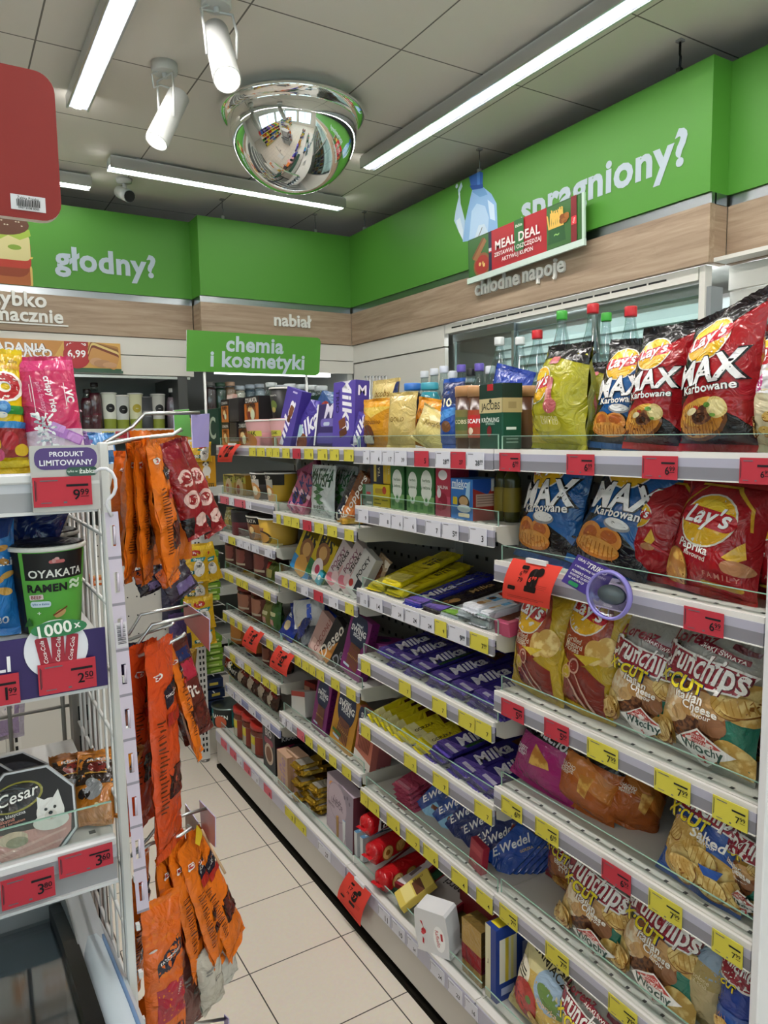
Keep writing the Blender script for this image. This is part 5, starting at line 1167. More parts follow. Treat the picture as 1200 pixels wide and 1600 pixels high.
crisp('D', 3, 852, 945, 1160, nc, '#b05a1c', 'orange tortilla chip bag lettered for nacho cheese', seed=32, dx=.06, lean=14, roll=8, dr=4)
crisp('D', 3, 930, 1008, 1198, nc, '#a8541a', 'smaller orange tortilla chip bag slumped sideways', seed=33, dx=.09, lean=26, roll=20, dr=40)
crisp('D', 3, 1012, 1146, 1238, crunch_spec('salt', 51), '#2b57a8', 'blue salted crisp bag leaning on the shelf', seed=34, dx=.02, lean=20, roll=3, dr=-2, hf=1.12)
crisp('D', 3, 1124, 1215, 1260, IT, '#b58a3a', 'gold crisp bag in the corner beside the salted bag', seed=35, dx=.05, lean=10, dr=-10)
# fifth shelf
crisp('D', 4, 842, 930, 1290, crunch_spec('can', 61), '#8a1f2b', 'dark red maple barbecue crisp bag peeping out behind', seed=41, dx=.13, lean=6, roll=3)
crisp('D', 4, 858, 968, 1328, IT, '#aeaca4', 'silver cheese crisp bag', seed=42, dx=.025, lean=16, roll=6, dr=2, hf=1.05)
crisp('D', 4, 942, 1070, 1380, IT, '#aeaca4', 'silver cheese crisp bag', seed=43, dx=.02, lean=18, roll=6, dr=0, hf=1.08)
vl_ = [Pg('#cbb98c', [(0, 0), (1, 0), (1, .5), (0, .6)]), E('#9db6cf', .5, .62, .42, .25), E('#b8a46a', .5, .5, .42, .18), T('#2e2a1c', 'WIEJSKIE', .5, .88, .78, -.08, b=.05), T('#2e2a1c', 'ZIEMNIACZKI', .52, .80, .82, -.1, b=.03), T('#e6d9b0', 'solone', .5, .46, .3, b=.03), T('#e6d9b0', 'z solą', .5, .41, .26, b=.03)]
crisp('D', 4, 1040, 1130, 1440, vl_, '#b3a06c', 'dull gold potato crisp bag beside the blue and red one', seed=44, dx=.05, lean=14, roll=6)
crisp('D', 4, 1098, 1190, 1452, crunch_spec('x', 71), '#20409a', 'blue and red crisp bag low against the end panel', seed=45, dx=.02, lean=10, roll=2, dr=-4)
# bottom shelf
wp = [Pg('#d9cf9a', [(0, 0), (1, 0), (1, 1), (0, 1)]), E('#cfae5a', .45, .30, .5, .4), E('#9db6cf', .66, .58, .26, .26, -.5), E('#6b8a4a', .68, .50, .24, .1, -.4), T('#2e2a1c', 'WIEJSKIE', .50, .90, .82, -.16, b=.06), T('#2e2a1c', 'ZIEMNIACZKI', .52, .815, .86, -.2, b=.03), E('#ece6d0', .16, .52, .15, .18), R('#4a4632', .08, .55, .24, .57), R('#4a4632', .07, .51, .25, .53), R('#4a4632', .09, .47, .23, .49),
      E('#a82a22', .3, .26, .24, .26), E('#c43a2c', .22, .24, .12, .2), E('#b8332a', .42, .3, .1, .16), E('#5a7a2c', .38, .32, .05, .05), T('#e6c9a8', 'papryka', .66, .42, .3, -.1, b=.03)]+crisps(.68, .14, .2, 4, 7, 1.5, CRISP_L, None)
crisp('D', 5, 786, 884, 1470, wp, '#cfc188', 'cream potato crisp bag with a red pepper picture', seed=46, dx=.03, lean=10, roll=8, dr=2)
crisp('D', 5, 856, 960, 1535, IT, '#aeaca4', 'red-banded crisp bag cut by the lower picture edge', seed=47, dx=.03, lean=10, roll=4)
# ================================================================== chocolate bay
V_ = '#4a3a98'
# top shelf coffee and cappuccino pouches
CF = 'coffee packs on the top shelf'
def pouch(b, k, p0, p1, yt, base, desc, spec=(), kind='film', t=.05, dx=.04, lean=5, roll=0, dr=0, seed=1, cat='pouch', group=None, topc=None, wf=1, hf=1, name='pouch', **kw):
    X, yc, z, w, h = fit(b, k, p0, p1, yt, dx)
    o = bag(name, w*wf, h*hf, t, base, spec, kind=kind, seed=seed, topc=topc, nu=10, nv=14, **kw)
    return put(o, (X+t*.3, yc, z), -90+dr, lean, roll, desc, pl(b, k), cat, group)
gold = [Pg('#e0a020', [(0, .85), (1, .85), (1, 1), (0, 1)]), Pg('#d9b54a', [(0, .85), (.5, .6), (1, .85)]), E('#6b3a20', .4, .22, .2, .18), RR('#e8e2d2', .35, .12, .4, .14, .05), T('#7a4a12', 'Cappuccino', .5, .5, .6, b=.02)]
pouch('C', 0, 558, 606, 622, '#c98a16', 'orange-topped gold cappuccino pouch', gold, seed=2, group=CF, dx=.03, name='coffee_pouch', cat='coffee pack')
pouch('C', 0, 571, 612, 592, '#d9c27a', 'pale gold coffee pouch standing behind the orange-topped one', [T('#8a6a2a', 'Jacobs', .5, .8, .6, b=.03), R('#1d2a5a', .9, .8, 1, 1)], seed=3, dx=.13, group=CF, name='coffee_pouch', cat='coffee pack')
pouch('C', 0, 590, 640, 622, '#d07a14', 'deep orange coffee pouch behind the narrow gold one', gold, seed=4, dx=.10, group=CF, name='coffee_pouch', cat='coffee pack')
pouch('C', 0, 604, 636, 612, '#c9b06a', 'narrow matt gold coffee pouch', [T('#8a6a2a', 'GOLD', .5, .5, .5, b=.03)], seed=5, dx=.03, dr=15, group=CF, name='coffee_pouch', cat='coffee pack')
pouch('C', 0, 638, 682, 622, '#d9931c', 'orange coffee pouch with dark square print', [RR('#6b3a20', .4, .45, .3, .2, .03), T('#7a3a12', 'INSTANT', .5, .75, .6, b=.04)], seed=6, dx=.09, roll=8, group=CF, name='coffee_pouch', cat='coffee pack')
pouch('C', 0, 634, 686, 645, '#cdbb74', 'gold coffee pouch slumped at an angle', [RR('#b9a25a', .55, .7, .5, .12, .03, .2), T('#6b5220', 'Nescafe', .55, .7, .4, .2, b=.03)], seed=7, dx=.025, roll=22, lean=12, hf=1.1, group=CF, name='coffee_pouch', cat='coffee pack')
pouch('C', 0, 684, 710, 590, '#2450a8', 'narrow blue pouch with a cup picture', [R('#1a2a60', 0, .6, 1, 1), Pg('#4a90d8', [(0, .3), (1, .5), (1, .6), (0, .5)]), E('#7a5030', .5, .28, .22), T('#e9e2c0', '10', .5, .66, .4, b=.05)], seed=8, dx=.03, dr=12, group=CF, name='coffee_pouch', cat='coffee pack')
pouch('C', 0, 742, 800, 572, '#2340a0', 'blue bag lying on top behind the dark green coffee box', [E('#dfe3ee', .5, .5, .2, .06)], seed=9, dx=.16, roll=14, group=CF, name='coffee_pouch', cat='coffee pack')
for p0, p1, yt, lab, desc, sp in ((704, 728, 603, '#7c7440', 'coffee jar with a tan lid and an olive label', [RR('#5a6a3a', .5, .5, .7, .4, .05), T('#e6dfb8', 'JACOBS', .5, .55, .6, b=.03)]), (723, 749, 603, '#a8452c', 'coffee jar with a tan lid and a red label', [RR('#c22a2c', .5, .6, .8, .35, .05), T('#ffffff', 'NESCAFE', .5, .6, .7, b=.04), E('#e6d2b8', .5, .25, .1)]), (800, 822, 603, '#6b4a2c', 'coffee jar with a tan lid behind the dark green box', [])):
    X, yc, z, w, h = fit('C', 0, p0, p1, yt, .03 if p0 < 790 else .12)
    o = cyl('coffee_jar', w/2, h, lab, '#b98a5c', sp, caph=h*.17, glass=mt('#4a2a16', 'ceram'), lab=(.18, .62)); put(o, (X+w/2, yc, z), -90, 0, 0, desc, pl('C', 0), 'coffee jar', CF)
X, yc, z, w, h = fit('C', 0, 746, 788, 600, .03)
o = box('coffee_box', w, .055, h, '#0f4a38', [R('#12332a', 0, .78, 1, 1), R('#c9b98a', 0, .56, 1, .78), Pg('#b3202c', [(.36, .90), (.62, .90), (.62, 1), (.36, 1)]), T('#16201a', 'JACOBS', .5, .645, .82, b=.02), E('#16201a', .5, .74, .05), T('#e6efe6', 'KRÖNUNG', .5, .46, .76, b=.03), T('#9dbfae', 'aromatic', .5, .40, .4), E('#7a1f24', .46, .28, .1, .13)],
        [R('#0c2a22', 0, .78, 1, 1), R('#b3a274', 0, .56, 1, .78), R('#9a8a60', .3, .62, .7, .72), R('#dfe9e2', .2, .3, .7, .34), R('#8aa59a', .2, .1, .8, .12), R('#8aa59a', .2, .15, .8, .17)], c=.003)
put(o, (X+.03, yc, z), -97, 0, 0, 'dark green coffee box with a cream name band', pl('C', 0), 'coffee box', CF)
# purple boxes between biscuits and coffee
mk = lambda rot=0: [T('#f2eefa', 'Milka', .5, .72, .7, rot, b=.05, sh=.2)]
def vbar(b, k, p0, p1, yt, d, base, spec, desc, dx=.035, lean=8, roll=0, dr=0, cat='biscuit box', name='biscuit_box', kind='card', group=None, wf=1, hf=1, right=(), top=()):
    X, yc, z, w, h = fit(b, k, p0, p1, yt, dx)
    o = box(name, w*wf, d, h*hf, base, spec, right, top, kind)
    return put(o, (X+d/2, yc, z), -90+dr, lean, roll, desc, pl(b, k), cat, group)
MK = [T('#f2eefa', 'Milka', .40, .30, 1.7, 1.35, b=.06, sh=.2, sy=.8), RR('#7a4428', .60, .62, .26, .30, .06, -.2), RR('#5b3018', .55, .48, .2, .2, .05, -.2), RR('#c9bfe6', .6, .94, .3, .05, .03)]
vbar('B', 0, 430, 452, 606, .04, V_, MK, 'tall purple biscuit box with chocolate pieces, tilted', roll=12, lean=10, right=[R('#3a2c80', 0, 0, 1, 1)], group='purple boxes on the top shelf')
vbar('B', 0, 452, 472, 640, .05, V_, [T('#f2eefa', 'Milka', .5, .45, 1.7, 1.3, b=.06, sh=.2), E('#7a4428', .7, .2, .3), E('#bfe0e6', .3, .3, .2)], 'purple bar pack lying slanted', roll=42, lean=10, dx=.06, hf=1.3, kind='film', name='bar_pack', cat='bar pack', group='purple boxes on the top shelf')
vbar('B', 0, 466, 486, 622, .05, '#3d5a8a', [T('#f2eefa', 'Milka', .5, .4, 1.7, 1.3, b=.06, sh=.2), E('#a8452c', .6, .8, .3)], 'blue and purple bar pack lying slanted behind', roll=38, lean=10, dx=.1, hf=1.2, kind='film', name='bar_pack', cat='bar pack', group='purple boxes on the top shelf')
vbar('B', 0, 490, 521, 632, .06, '#30235f', [T('#e8e2f4', 'M', .62, .86, .45, b=.05, sh=.2), RR('#6f62b0', .6, .55, .7, .18, .08), RR('#b9c4d8', .55, .52, .3, .08, .05), RR('#5a50a0', .55, .18, .8, .24, .08), R('#e6e4ea', 0, 0, .08, 1)], 'dark purple box with wrapped pieces on its front', group='purple boxes on the top shelf')
vbar('B', 0, 519, 553, 596, .05, '#5a48a8', [T('#f4f0fa', 'Milka', .64, .68, 1.25, -1.5, b=.06, sh=.2, sy=1.0), RR('#7a4428', .45, .36, .3, .2, .03, .3), RR('#5b3018', .5, .22, .34, .16, .03, .3), T('#2a1c60', 'TRIO', .22, .70, .5, -1.55, b=.05)], 'tall violet box with a white script name', right=[R('#463890', 0, 0, 1, 1), T('#e8e2f4', 'M', .5, .85, .6, b=.05)], lean=3, group='purple boxes on the top shelf')
vbar('B', 0, 546, 561, 645, .03, V_, [T('#f2eefa', 'Milka', .5, .5, 2.6, 1.45, b=.06, sh=.2, sy=.6)], 'narrow violet bar leaning against the tall violet box', roll=20, dx=.02, name='bar_pack', cat='bar pack', kind='film', group='purple boxes on the top shelf')
# second shelf: tea and milk
TB = 'tea boxes on the second shelf'
vbar('C', 1, 567, 583, 757, .05, '#8a9a92', [R('#3f7a4a', 0, .3, .3, 1), RR('#c23a3c', .6, .6, .4, .12, .04), R('#e9e9e6', .4, .1, .9, .2)], 'small grey and green tea box', cat='tea box', name='tea_box', lean=0, group=TB)
vbar('C', 1, 583, 609, 757, .05, '#d8c020', [RR('#b3952a', .4, .7, .5, .16, .05), E('#b8402a', .7, .75, .12), R('#7a6a1c', .1, .3, .4, .34), R('#7a6a1c', .55, .3, .9, .34), R('#e9dc60', .05, .45, .95, .5), R('#7a6a1c', .1, .12, .5, .18)], 'bright yellow tea box, the lower of two', cat='tea box', name='tea_box', lean=0, group=TB, right=[R('#c0a81c', 0, 0, 1, 1)])
for p0, p1, c_, ds in ((577, 597, '#23263a', 'dark blue tea box stacked on a small one'), (597, 610, '#d0ac20', 'bright yellow tea box, the upper of two')):
    X, yc, z, w, h = fit('C', 1, p0, p1, 757, .035)
    o = box('tea_box', w, .05, .075, c_, [R('#c9b04a', .3, .1, .5, .9), T('#e6dcb0', 'TEA', .7, .5, .4, 1.57, b=.04)]); put(o, (X+.03, yc, z+h+.001), -90, 0, 0, ds, pl('C', 1), 'tea box', TB)
GT = [R('#2f6a34', 0, 0, 1, 1), R('#7fae6a', 0, 0, 1, .34), E('#e4e8e0', .5, .62, .36, .46), E('#f0f2ea', .5, .42, .34, .3), E('#dfe6da', .5, .25, .18, .18), T('#4a6a3a', 'herbata', .5, .66, .5, b=.02), T('#2f5a2c', 'zielona', .5, .52, .5, b=.03), E('#4a8a4a', .5, .27, .08), R('#4f8a48', .1, .08, .3, .2), R('#4f8a48', .6, .04, .9, .16)]
for p0, p1 in ((611, 632), (636, 655), (655, 679)): vbar('C', 1, p0, p1, 724, .06, '#2f6a34', GT, 'green and white leaf tea box', cat='tea box', name='tea_box', lean=0, group=TB, right=[R('#1f5228', 0, 0, 1, 1), R('#5a9a58', .2, .1, .5, .4)])
vbar('C', 1, 681, 704, 728, .06, '#b3304a', [R('#c8506a', 0, 0, 1, .4), E('#e9e2e4', .5, .82, .3, .2), T('#f3e8ea', 'MALINA', .5, .58, .7, b=.04), E('#9a1f38', .5, .30, .3, .34), E('#b83a54', .3, .2, .2), E('#e9dfe2', .25, .46, .14, .2)], 'raspberry red tea box', cat='tea box', name='tea_box', lean=0, group=TB, right=[R('#8a2038', 0, 0, 1, 1)])
X, yc, z, w, h = fit('C', 1, 704, 741, 748, .03)
o = box('milk_carton', w, .09, h, '#2f74c4', [T('#e6f0fa', 'mleko', .42, .88, .7, b=.05), R('#d8e4f2', .05, .74, .6, .78), Pg('#a9d0ee', [(.62, .3), (.75, .9), (.9, .95), (.85, .3)]), E('#3a3026', .6, .42, .26, .2), E('#c9a070', .6, .46, .2, .12), E('#dfe6ee', .62, .28, .3, .1), RR('#d9c020', .22, .45, .2, .2, .03), RR('#e6d8b8', .62, .12, .5, .1, .03)],
        [R('#a8322a', 0, 0, 1, 1), Pg('#1f4a9a', [(0, 1), (0, .78), (.5, .62), (.8, 1)]), R('#dfe3ea', .62, .7, .72, 1), R('#c9a898', .1, .34, .9, .64), R('#8a6a60', .14, .58, .86, .6), R('#8a6a60', .14, .52, .86, .54), R('#8a6a60', .14, .46, .86, .48), R('#8a6a60', .14, .40, .7, .42)])
put(o, (X+.045, yc, z), -93, 0, 0, 'blue milk carton with a coffee cup and a red side', pl('C', 1), 'milk carton')
X, yc, z, w, h = fit('C', 1, 720, 742, 730, .15)
o = cyl('coffee_jar', .03, .14, '#2a4a9a', '#1f3f94', [], caph=.02); put(o, (X, yc, z), -90, 0, 0, 'blue-lidded can behind the milk carton', pl('C', 1), 'can')
for p0 in (786, 800):
    X, yc, z, w, h = fit('C', 1, p0-12, p0+6, 740, .1)
    o = bottle('sauce_bottle', .022, .17, '#1a1a18', '#7a6a1c', None, .4, [], (.15, .5), .011, mt('#3a3a16', 'ceram')); put(o, (X, y_at(p0, X, z), z), -90, 0, 0, 'dark olive glass bottle', pl('C', 1), 'bottle', 'dark bottles beside the milk carton')
# third shelf: flat bars lying with their ends to the aisle
def lay(b, k, px, o, desc, dx, lift=0, rz=0, tx=0, ty=0, cat='chocolate bar', group=None, place=None):
    X, yc, z, w, h = fit(b, k, px-5, px+5, 700, 0)
    o.location = (X+dx, yc, z+.004+lift); o.rotation_euler = (math.radians(tx), math.radians(ty), math.radians(rz)); o['category'] = cat
    ITEMS.append((o, desc, place or pl(b, k), group)); return o
YB_ = [Pg('#d0bd1c', [(0, .2), (1, .2), (1, .8), (0, .8)]), T('#2a2410', 'GOOD', .66, .62, .22, b=.06, sh=.1), T('#2a2410', 'BITE', .66, .32, .22, b=.06, sh=.1), RR('#e6d66a', .14, .5, .2, .6, .02), R('#b7a418', .3, .1, .33, .9), R('#b7a418', .45, .1, .47, .9)]
GC = 'flat bars on the third shelf'
proto = flat('chocolate_bar', .27, .085, .018, '#d8c61a', YB_, c=.006)
for i, (px, dx, li, rz, ty) in enumerate(((570, .150, .004, 6, -12), (574, .15, .026, 8, -13), (600, .15, .004, 3, -12), (604, .155, .026, 2, -12), (592, .16, .050, 9, -13))):
    lay('C', 2, px, proto if i == 0 else dup(proto), 'long bright yellow chocolate bar', dx, li, rz, 0, ty, group=GC)
MI = lambda extra=[]: [Pg('#6f58b8', [(0, 0), (.2, 0), (.1, 1), (0, 1)]), T('#f2eefa', 'Milka', .40, .5, .46, b=.08, sh=.25, sy=1.15, ol=('#3a2c80', .01)), RR('#ded6f2', .06, .3, .05, .22, .01), Pg('#5b3018', [(.72, .2), (.9, .3), (.88, .7), (.7, .7)])]+extra
o = flat('chocolate_bar', .28, .082, .016, '#262a8c', [Pg('#7a5cc0', [(0, 0), (.2, 0), (.1, 1), (0, 1)]), T('#f4f2fa', 'Milka', .34, .5, .40, b=.06, sh=.2), R('#c9d2f0', .56, .4, .8, .5)], c=.005); lay('C', 2, 640, o, 'long royal blue chocolate bar with white script', .145, .018, 0, 0, -11, group=GC)
o = flat('chocolate_bar', .28, .08, .016, '#241a1c', [Pg('#7a5cc0', [(0, 0), (.15, 0), (.08, 1), (0, 1)]), E('#a8743c', .2, .5, .06), E('#c99a5c', .27, .4, .06), T('#c9a46a', 'Milka', .66, .6, .3, b=.05, sh=.2)], c=.005); lay('C', 2, 668, o, 'long black chocolate bar with gold print', .15, .014, 0, 0, -10, group=GC)
KD = [R('#dfe0e6', 0, 0, 1, 1), Pg('#b8342c', [(.42, 0), (.52, 0), (.62, 1), (.5, 1)]), T('#c22a2c', 'Kinder', .74, .62, .34, b=.05), T('#3a5a9a', 'CHOCOLATE', .74, .3, .36, b=.03), E('#c99a6a', .16, .5, .06), E('#e6c9a0', .23, .45, .05), R('#6fb0e0', .28, .2, .4, .8), E('#5b3018', .34, .6, .05)]
o = flat('chocolate_bar', .25, .075, .016, '#c9ccd4', [R('#d8dae2', 0, 0, 1, 1), Pg('#8fbf4a', [(0, 0), (.2, 0), (.1, 1), (0, 1)]), E('#c23a3a', .22, .3, .06), T('#b8342c', 'ferrero', .6, .5, .4, b=.04)], c=.004); lay('C', 2, 692, o, 'light bar pack with fruit beside the milk bars', .14, .006, 2, 0, -8, group=GC)
pk_ = flat('chocolate_bar', .22, .07, .022, '#d6d8e0', KD, c=.004)
for i, (px, dx, li, rz) in enumerate(((712, .14, .012, 2), (730, .125, .036, -4), (738, .13, .006, 0), (742, .13, .030, -3))):
    lay('C', 2, px, pk_ if i == 0 else dup(pk_), 'white and red milk chocolate bar pack', dx, li, rz, 0, -7, group=GC)
o = flat('chocolate_box', .13, .05, .035, '#b84a6c', [R('#c8687e', 0, 0, 1, .3), RR('#5b2a18', .5, .66, .8, .28, .02), T('#f0dfe4', 'Merci', .5, .2, .4, b=.03)], kind='card', seals=False, c=.002); lay('C', 2, 772, o, 'pink box with dark pieces on its lid', .085, 0, 4, 0, -6, group=GC)
# fourth shelf: purple bars in two heaps
MV = flat('chocolate_bar', .26, .075, .014, '#33287e', MI(), c=.004, sealc='#5a49a6')
MG = flat('chocolate_bar', .26, .075, .014, '#33287e', [R('#1f4a2a', 0, 0, 1, .16)]+MI(), c=.004, sealc='#5a49a6')
GM = 'purple bars on the chocolate shelves'
for i, (px, li, rz, kind) in enumerate(((588, .03, 3, 0), (605, .006, 0, 0), (612, .034, 0, 0), (632, .006, 0, 1), (640, .034, 1, 1), (668, .006, -2, 1), (672, .030, -1, 0), (700, .006, -3, 1), (706, .03, -3, 0), (735, .006, -3, 0), (742, .034, -3, 0), (764, .012, -4, 1), (766, .036, -4, 0))):
    src = MG if kind else MV
    first = src.get('category') is None
    lay('C', 3, px, src if first else dup(src), 'purple chocolate bar with white script'+(', green-edged' if kind else ''), .155, li, rz, 6, -7, group=GM)
YD = flat('chocolate_bar', .24, .075, .016, '#d8c61a', [RR('#e9e0a0', .12, .5, .16, .6, .02), Pg('#5b3018', [(.5, .2), (.8, .2), (.8, .85), (.55, .85)]), T('#4a3a10', 'GORZKA', .25, .5, .3, b=.05)], c=.005)
for i, (px, li, rz, tx) in enumerate(((572, .004, 8, 46), (582, .004, 8, 46), (592, .004, 8, 46), (604, .004, 6, 40), (618, .006, 4, 14), (626, .026, 3, 12), (650, .006, 0, 12), (654, .028, 0, 10))):
    lay('C', 4, px, YD if i == 0 else dup(YD), 'yellow chocolate bar with dark pieces', .14, li, rz, tx, -7, group='yellow bars on the fifth shelf')
for i, (px, li, rz, kind) in enumerate(((668, .008, 0, 1), (676, .030, 0, 1), (684, .052, -1, 1), (706, .008, -2, 0), (712, .030, -2, 0), (738, .008, -3, 0), (744, .030, -3, 0), (766, .004, -4, 0))):
    lay('C', 4, px, dup(MG if kind else MV), 'purple chocolate bar with white script'+(', green-edged' if kind else ''), .15, li, rz, 8, -7, group=GM)
# sixth shelf: standing blue bars, pink packs
wd_ = lambda n: [Pg('#18264f', [(0, .75), (1, .75), (1, 1), (0, 1)]), T('#f4f4f6', 'E.Wedel', .36, .46, 1.45, 1.25, b=.05, sh=.25, sy=.9), Pg('#8fc9ee', [(.4, 0), (1, 0), (1, .3), (.6, .32)]), RR('#7a4428', .72, .22, .3, .16, .03, .3), T('#dfe6f0', n, .84, .6, .4, 1.25, b=.03)]
WB_ = 'blue bars on the sixth shelf'
o = None
for i, (p0, p1, yt, ro) in enumerate(((628, 655, 1215, 26), (652, 680, 1228, 26))):
    X, yc, z, w, h = fit('C', 5, p0, p1, yt, .03); o = box('chocolate_bar', .075, .013, .155, '#20489a', wd_('MLECZNA'), [R('#16306c', 0, 0, 1, 1)], (), 'film'); put(o, (X+.05, yc, z), -90+6, 38, ro, 'blue chocolate bar with light blue corner', pl('C', 5), 'chocolate bar', WB_)
WR = lambda: [T('#f4f4f6', 'E.Wedel', .30, .44, 1.4, 1.25, b=.05, sh=.25), RR('#8a2a2a', .68, .72, .44, .4, .06, .3), RR('#5b2a18', .66, .7, .28, .24, .04, .3), RR('#c98a5a', .66, .6, .2, .08, .03, .3), T('#dfe6f0', 'MLECZNA', .66, .3, .4, 1.25, b=.03)]
for i, (p0, p1, yt) in enumerate(((672, 700, 1252), (692, 722, 1266), (714, 740, 1282), (724, 748, 1288))):
    X, yc, z, w, h = fit('C', 5, p0, p1, yt, .03); o = box('chocolate_bar', .075, .013, .155, '#1b2d6e', WR(), [R('#8a2a3a', 0, 0, 1, 1)], (), 'film'); put(o, (X+.05, yc, z), -90+6, 34, 26, 'blue chocolate bar with filling picture', pl('C', 5), 'chocolate bar', WB_)
for i in range(5):
    X, yc, z, w, h = fit('C', 5, 612, 640, 1270, .03); o = flat('chocolate_bar', .115, .07, .012, '#b8506a', [R('#d88aa0', .02, .1, .12, .9), RR('#a03a54', .5, .5, .5, .6, .03)], front=[R('#a03a54', .3, .1, .7, .9), T('#2a1420', 'w', .5, .5, .1, b=.05)], c=.004)
    put(o, (X+.07, yc+.006*i, z+.004+.0135*i), 0, 0, -6, 'pink chocolate bar in a slanted pile', pl('C', 5), 'chocolate bar', 'pink bars on the sixth shelf')
    o.rotation_euler = (math.radians(10), math.radians(-8), math.radians(8))
for i, (px, c1, c2) in enumerate(((588, '#4a6a3a', '#d8cfb0'), (596, '#8a3a22', '#d8c49a'))):
    X, yc, z, w, h = fit('C', 5, px, px+20, 1180, .03); o = bag('sweets_bag', .07, .17, .03, '#cfc2a0', [E(c1, .5, .7, .42, .34), E(c2, .5, .7, .3, .24), R(c1, .3, .2, .7, .55), E('#e6d8a8', .5, .25, .3, .22), T('#f0e8d0', 'BIO', .5, .5, .2, 1.2, b=.03)], 'card', seed=20+i, nu=8, nv=10)
    put(o, (X+.06+.05*(1-i), yc, z), -80, 42, 24, ('beige sweets bag with a green seal', 'beige sweets bag with a brown seal')[i], pl('C', 5), 'sweets bag', None)
X, yc, z, w, h = fit('C', 5, 722, 752, 1312, .015); o = box('chocolate_box', .06, .02, .075, '#a3243a', [R('#b8404e', .1, .6, .9, .8), R('#d88a90', .2, .3, .7, .34), R('#d88a90', .2, .2, .6, .24)]); put(o, (X+.02, yc, z), -96, 4, 4, 'small red card box at the shelf edge', pl('C', 5), 'chocolate box')
for i in range(6):
    X, yc, z, w, h = fit('C', 5, 752, 778, 1290, .03); o = box('chocolate_bar', .075, .012, .16, '#1f4fae', [T('#f4f6fa', 'E.Wedel', .34, .45, 1.5, 1.2, b=.05, sh=.25), T('#c9bb7a', 'GORZKA', .8, .6, .5, 1.2, b=.05), Pg('#18264f', [(0, .78), (1, .9), (1, 1), (0, 1)]), E('#1c1a22', .65, .92, .2, .14)], [R('#173c8a', 0, 0, 1, 1), R('#9fc0ee', .3, .1, .6, .9)], (), 'film')
    put(o, (X+.045+.015*i, yc+.03-.009*i, z), -90+10, 36, 30, 'bright blue dark-chocolate bar on edge', pl('C', 5), 'chocolate bar', WB_)
# bottom shelf
X, yc, z, w, h = fit('C', 6, 650, 712, 1400, .0)
g = MB()
bw_, bd_, bh_ = .105, .06, .125
for (v0, v1) in ((0, 1),):
    prf = [(-1, 0), (-.92, .05), (-1.0, .5), (-.92, .95), (-.8, 1), (.8, 1), (.92, .95), (1.0, .5), (.92, .05), (1, 0)]
    for yy, fl in ((-bd_/2, 1), (bd_/2, 0)):
        q_ = [(x*bw_/2, yy, t*bh_) for x, t in prf]; g.poly(q_ if fl else q_[::-1], '#d9d9dc')
    for i in range(len(prf)):
        a, b = prf[i], prf[(i+1) % len(prf)]; g.poly([(a[0]*bw_/2, -bd_/2, a[1]*bh_), (a[0]*bw_/2, bd_/2, a[1]*bh_), (b[0]*bw_/2, bd_/2, b[1]*bh_), (b[0]*bw_/2, -bd_/2, b[1]*bh_)], '#e3e3e6')
printing(g, [Pg('#b8202c', [(.18, .72), (.24, .72), (.28, .56), (.24, .5), (.26, .6)]), E('#b8202c', .27, .50, .07, .08), E('#c83a44', .24, .45, .05), Pg('#b8202c', [(.22, .36), (.26, .3), (.24, .18), (.2, .22)]), E('#f4f3f4', .72, .42, .17, .36), T('#c04a54', 'Raffaello', .68, .42, .46, -1.5, b=.03, sh=.1), RR('#b8202c', .80, .48, .06, .2, .01)], plane_S((0, -bd_/2, 0), (1, 0, 0), (0, 0, 1), (0, -1, 0)), bw_, bh_)
printing(g, [R('#5b2a22', .3, .2, .7, .6), R('#b8202c', .35, .15, .6, .25), T('#8a8a90', 'Raf', .5, .75, .5, b=.03)], plane_S((-bw_/2*.98, 0, 0), (0, -1, 0), (0, 0, 1), (-1, 0, 0)), bd_, bh_)
o = g.build('praline_box'); put(o, (X+.015, yc, z+.006), -66, -4, -4, 'white praline box with red flowers tilted over the shelf edge', pl('C', 6), 'praline box')
vbar('C', 6, 722, 752, 1445, .05, '#a88a4a', [R('#b3965a', 0, .55, 1, 1), R('#8f1c26', 0, .25, 1, .55), R('#8f1c26', 0, .3, 1, .5)], 'gold praline box with a red band', lean=0, dx=.02, right=[R('#7d6430', 0, .55, 1, 1), R('#6d141c', 0, .25, 1, .55)], cat='praline box', name='praline_box', kind='foil')
vbar('C', 6, 752, 782, 1448, .13, '#1c3a8a', [R('#d9d2b0', .0, .0, .5, 1), T('#4a3a20', 'Rum', .25, .5, .3, 1.57, b=.05)], 'blue box with yellow striped side standing edge-on', lean=0, dx=.02, right=[R('#1c3a8a', 0, 0, 1, 1), R('#d9d8c8', .08, .25, .5, .85), R('#c9b43a', .22, .25, .3, .85), R('#e6dc8a', .36, .25, .42, .85), R('#aab4d8', .12, .08, .44, .18), R('#8a94c0', .64, .3, .86, .7)], top=[R('#e0cc2a', .1, .1, .9, .4)], cat='biscuit box', dr=0, wf=.55)
X, yc, z, w, h = fit('C', 6, 700, 760, 1450, .08); o = box('praline_box', .20, .14, .13, '#6d0f16', [R('#7d1a20', .05, .1, .95, .9)], [], [R('#8a161e', .03, .03, .97, .97)]); put(o, (X+.13, yc+.01, z), -90, 0, 0, 'large dark red box at the back under the shelf', pl('C', 6), 'praline box')
X, yc, z, w, h = fit('C', 6, 612, 650, 1400, .01); o = flat('chocolate_box', .12, .075, .022, '#d8c25a', [RR('#5b3018', .62, .4, .26, .5, .02), RR('#e6d88a', .3, .5, .3, .6, .03), T('#5b4a18', 'Merci', .7, .82, .3, b=.04)], kind='card', seals=False, c=.001); o.rotation_euler = (0, math.radians(-32), math.radians(-18)); o.location = (X+.05, yc, z+.05); tag(o, 'pale yellow chocolate box with a dark square leaning behind the white praline box', 'chocolate box')
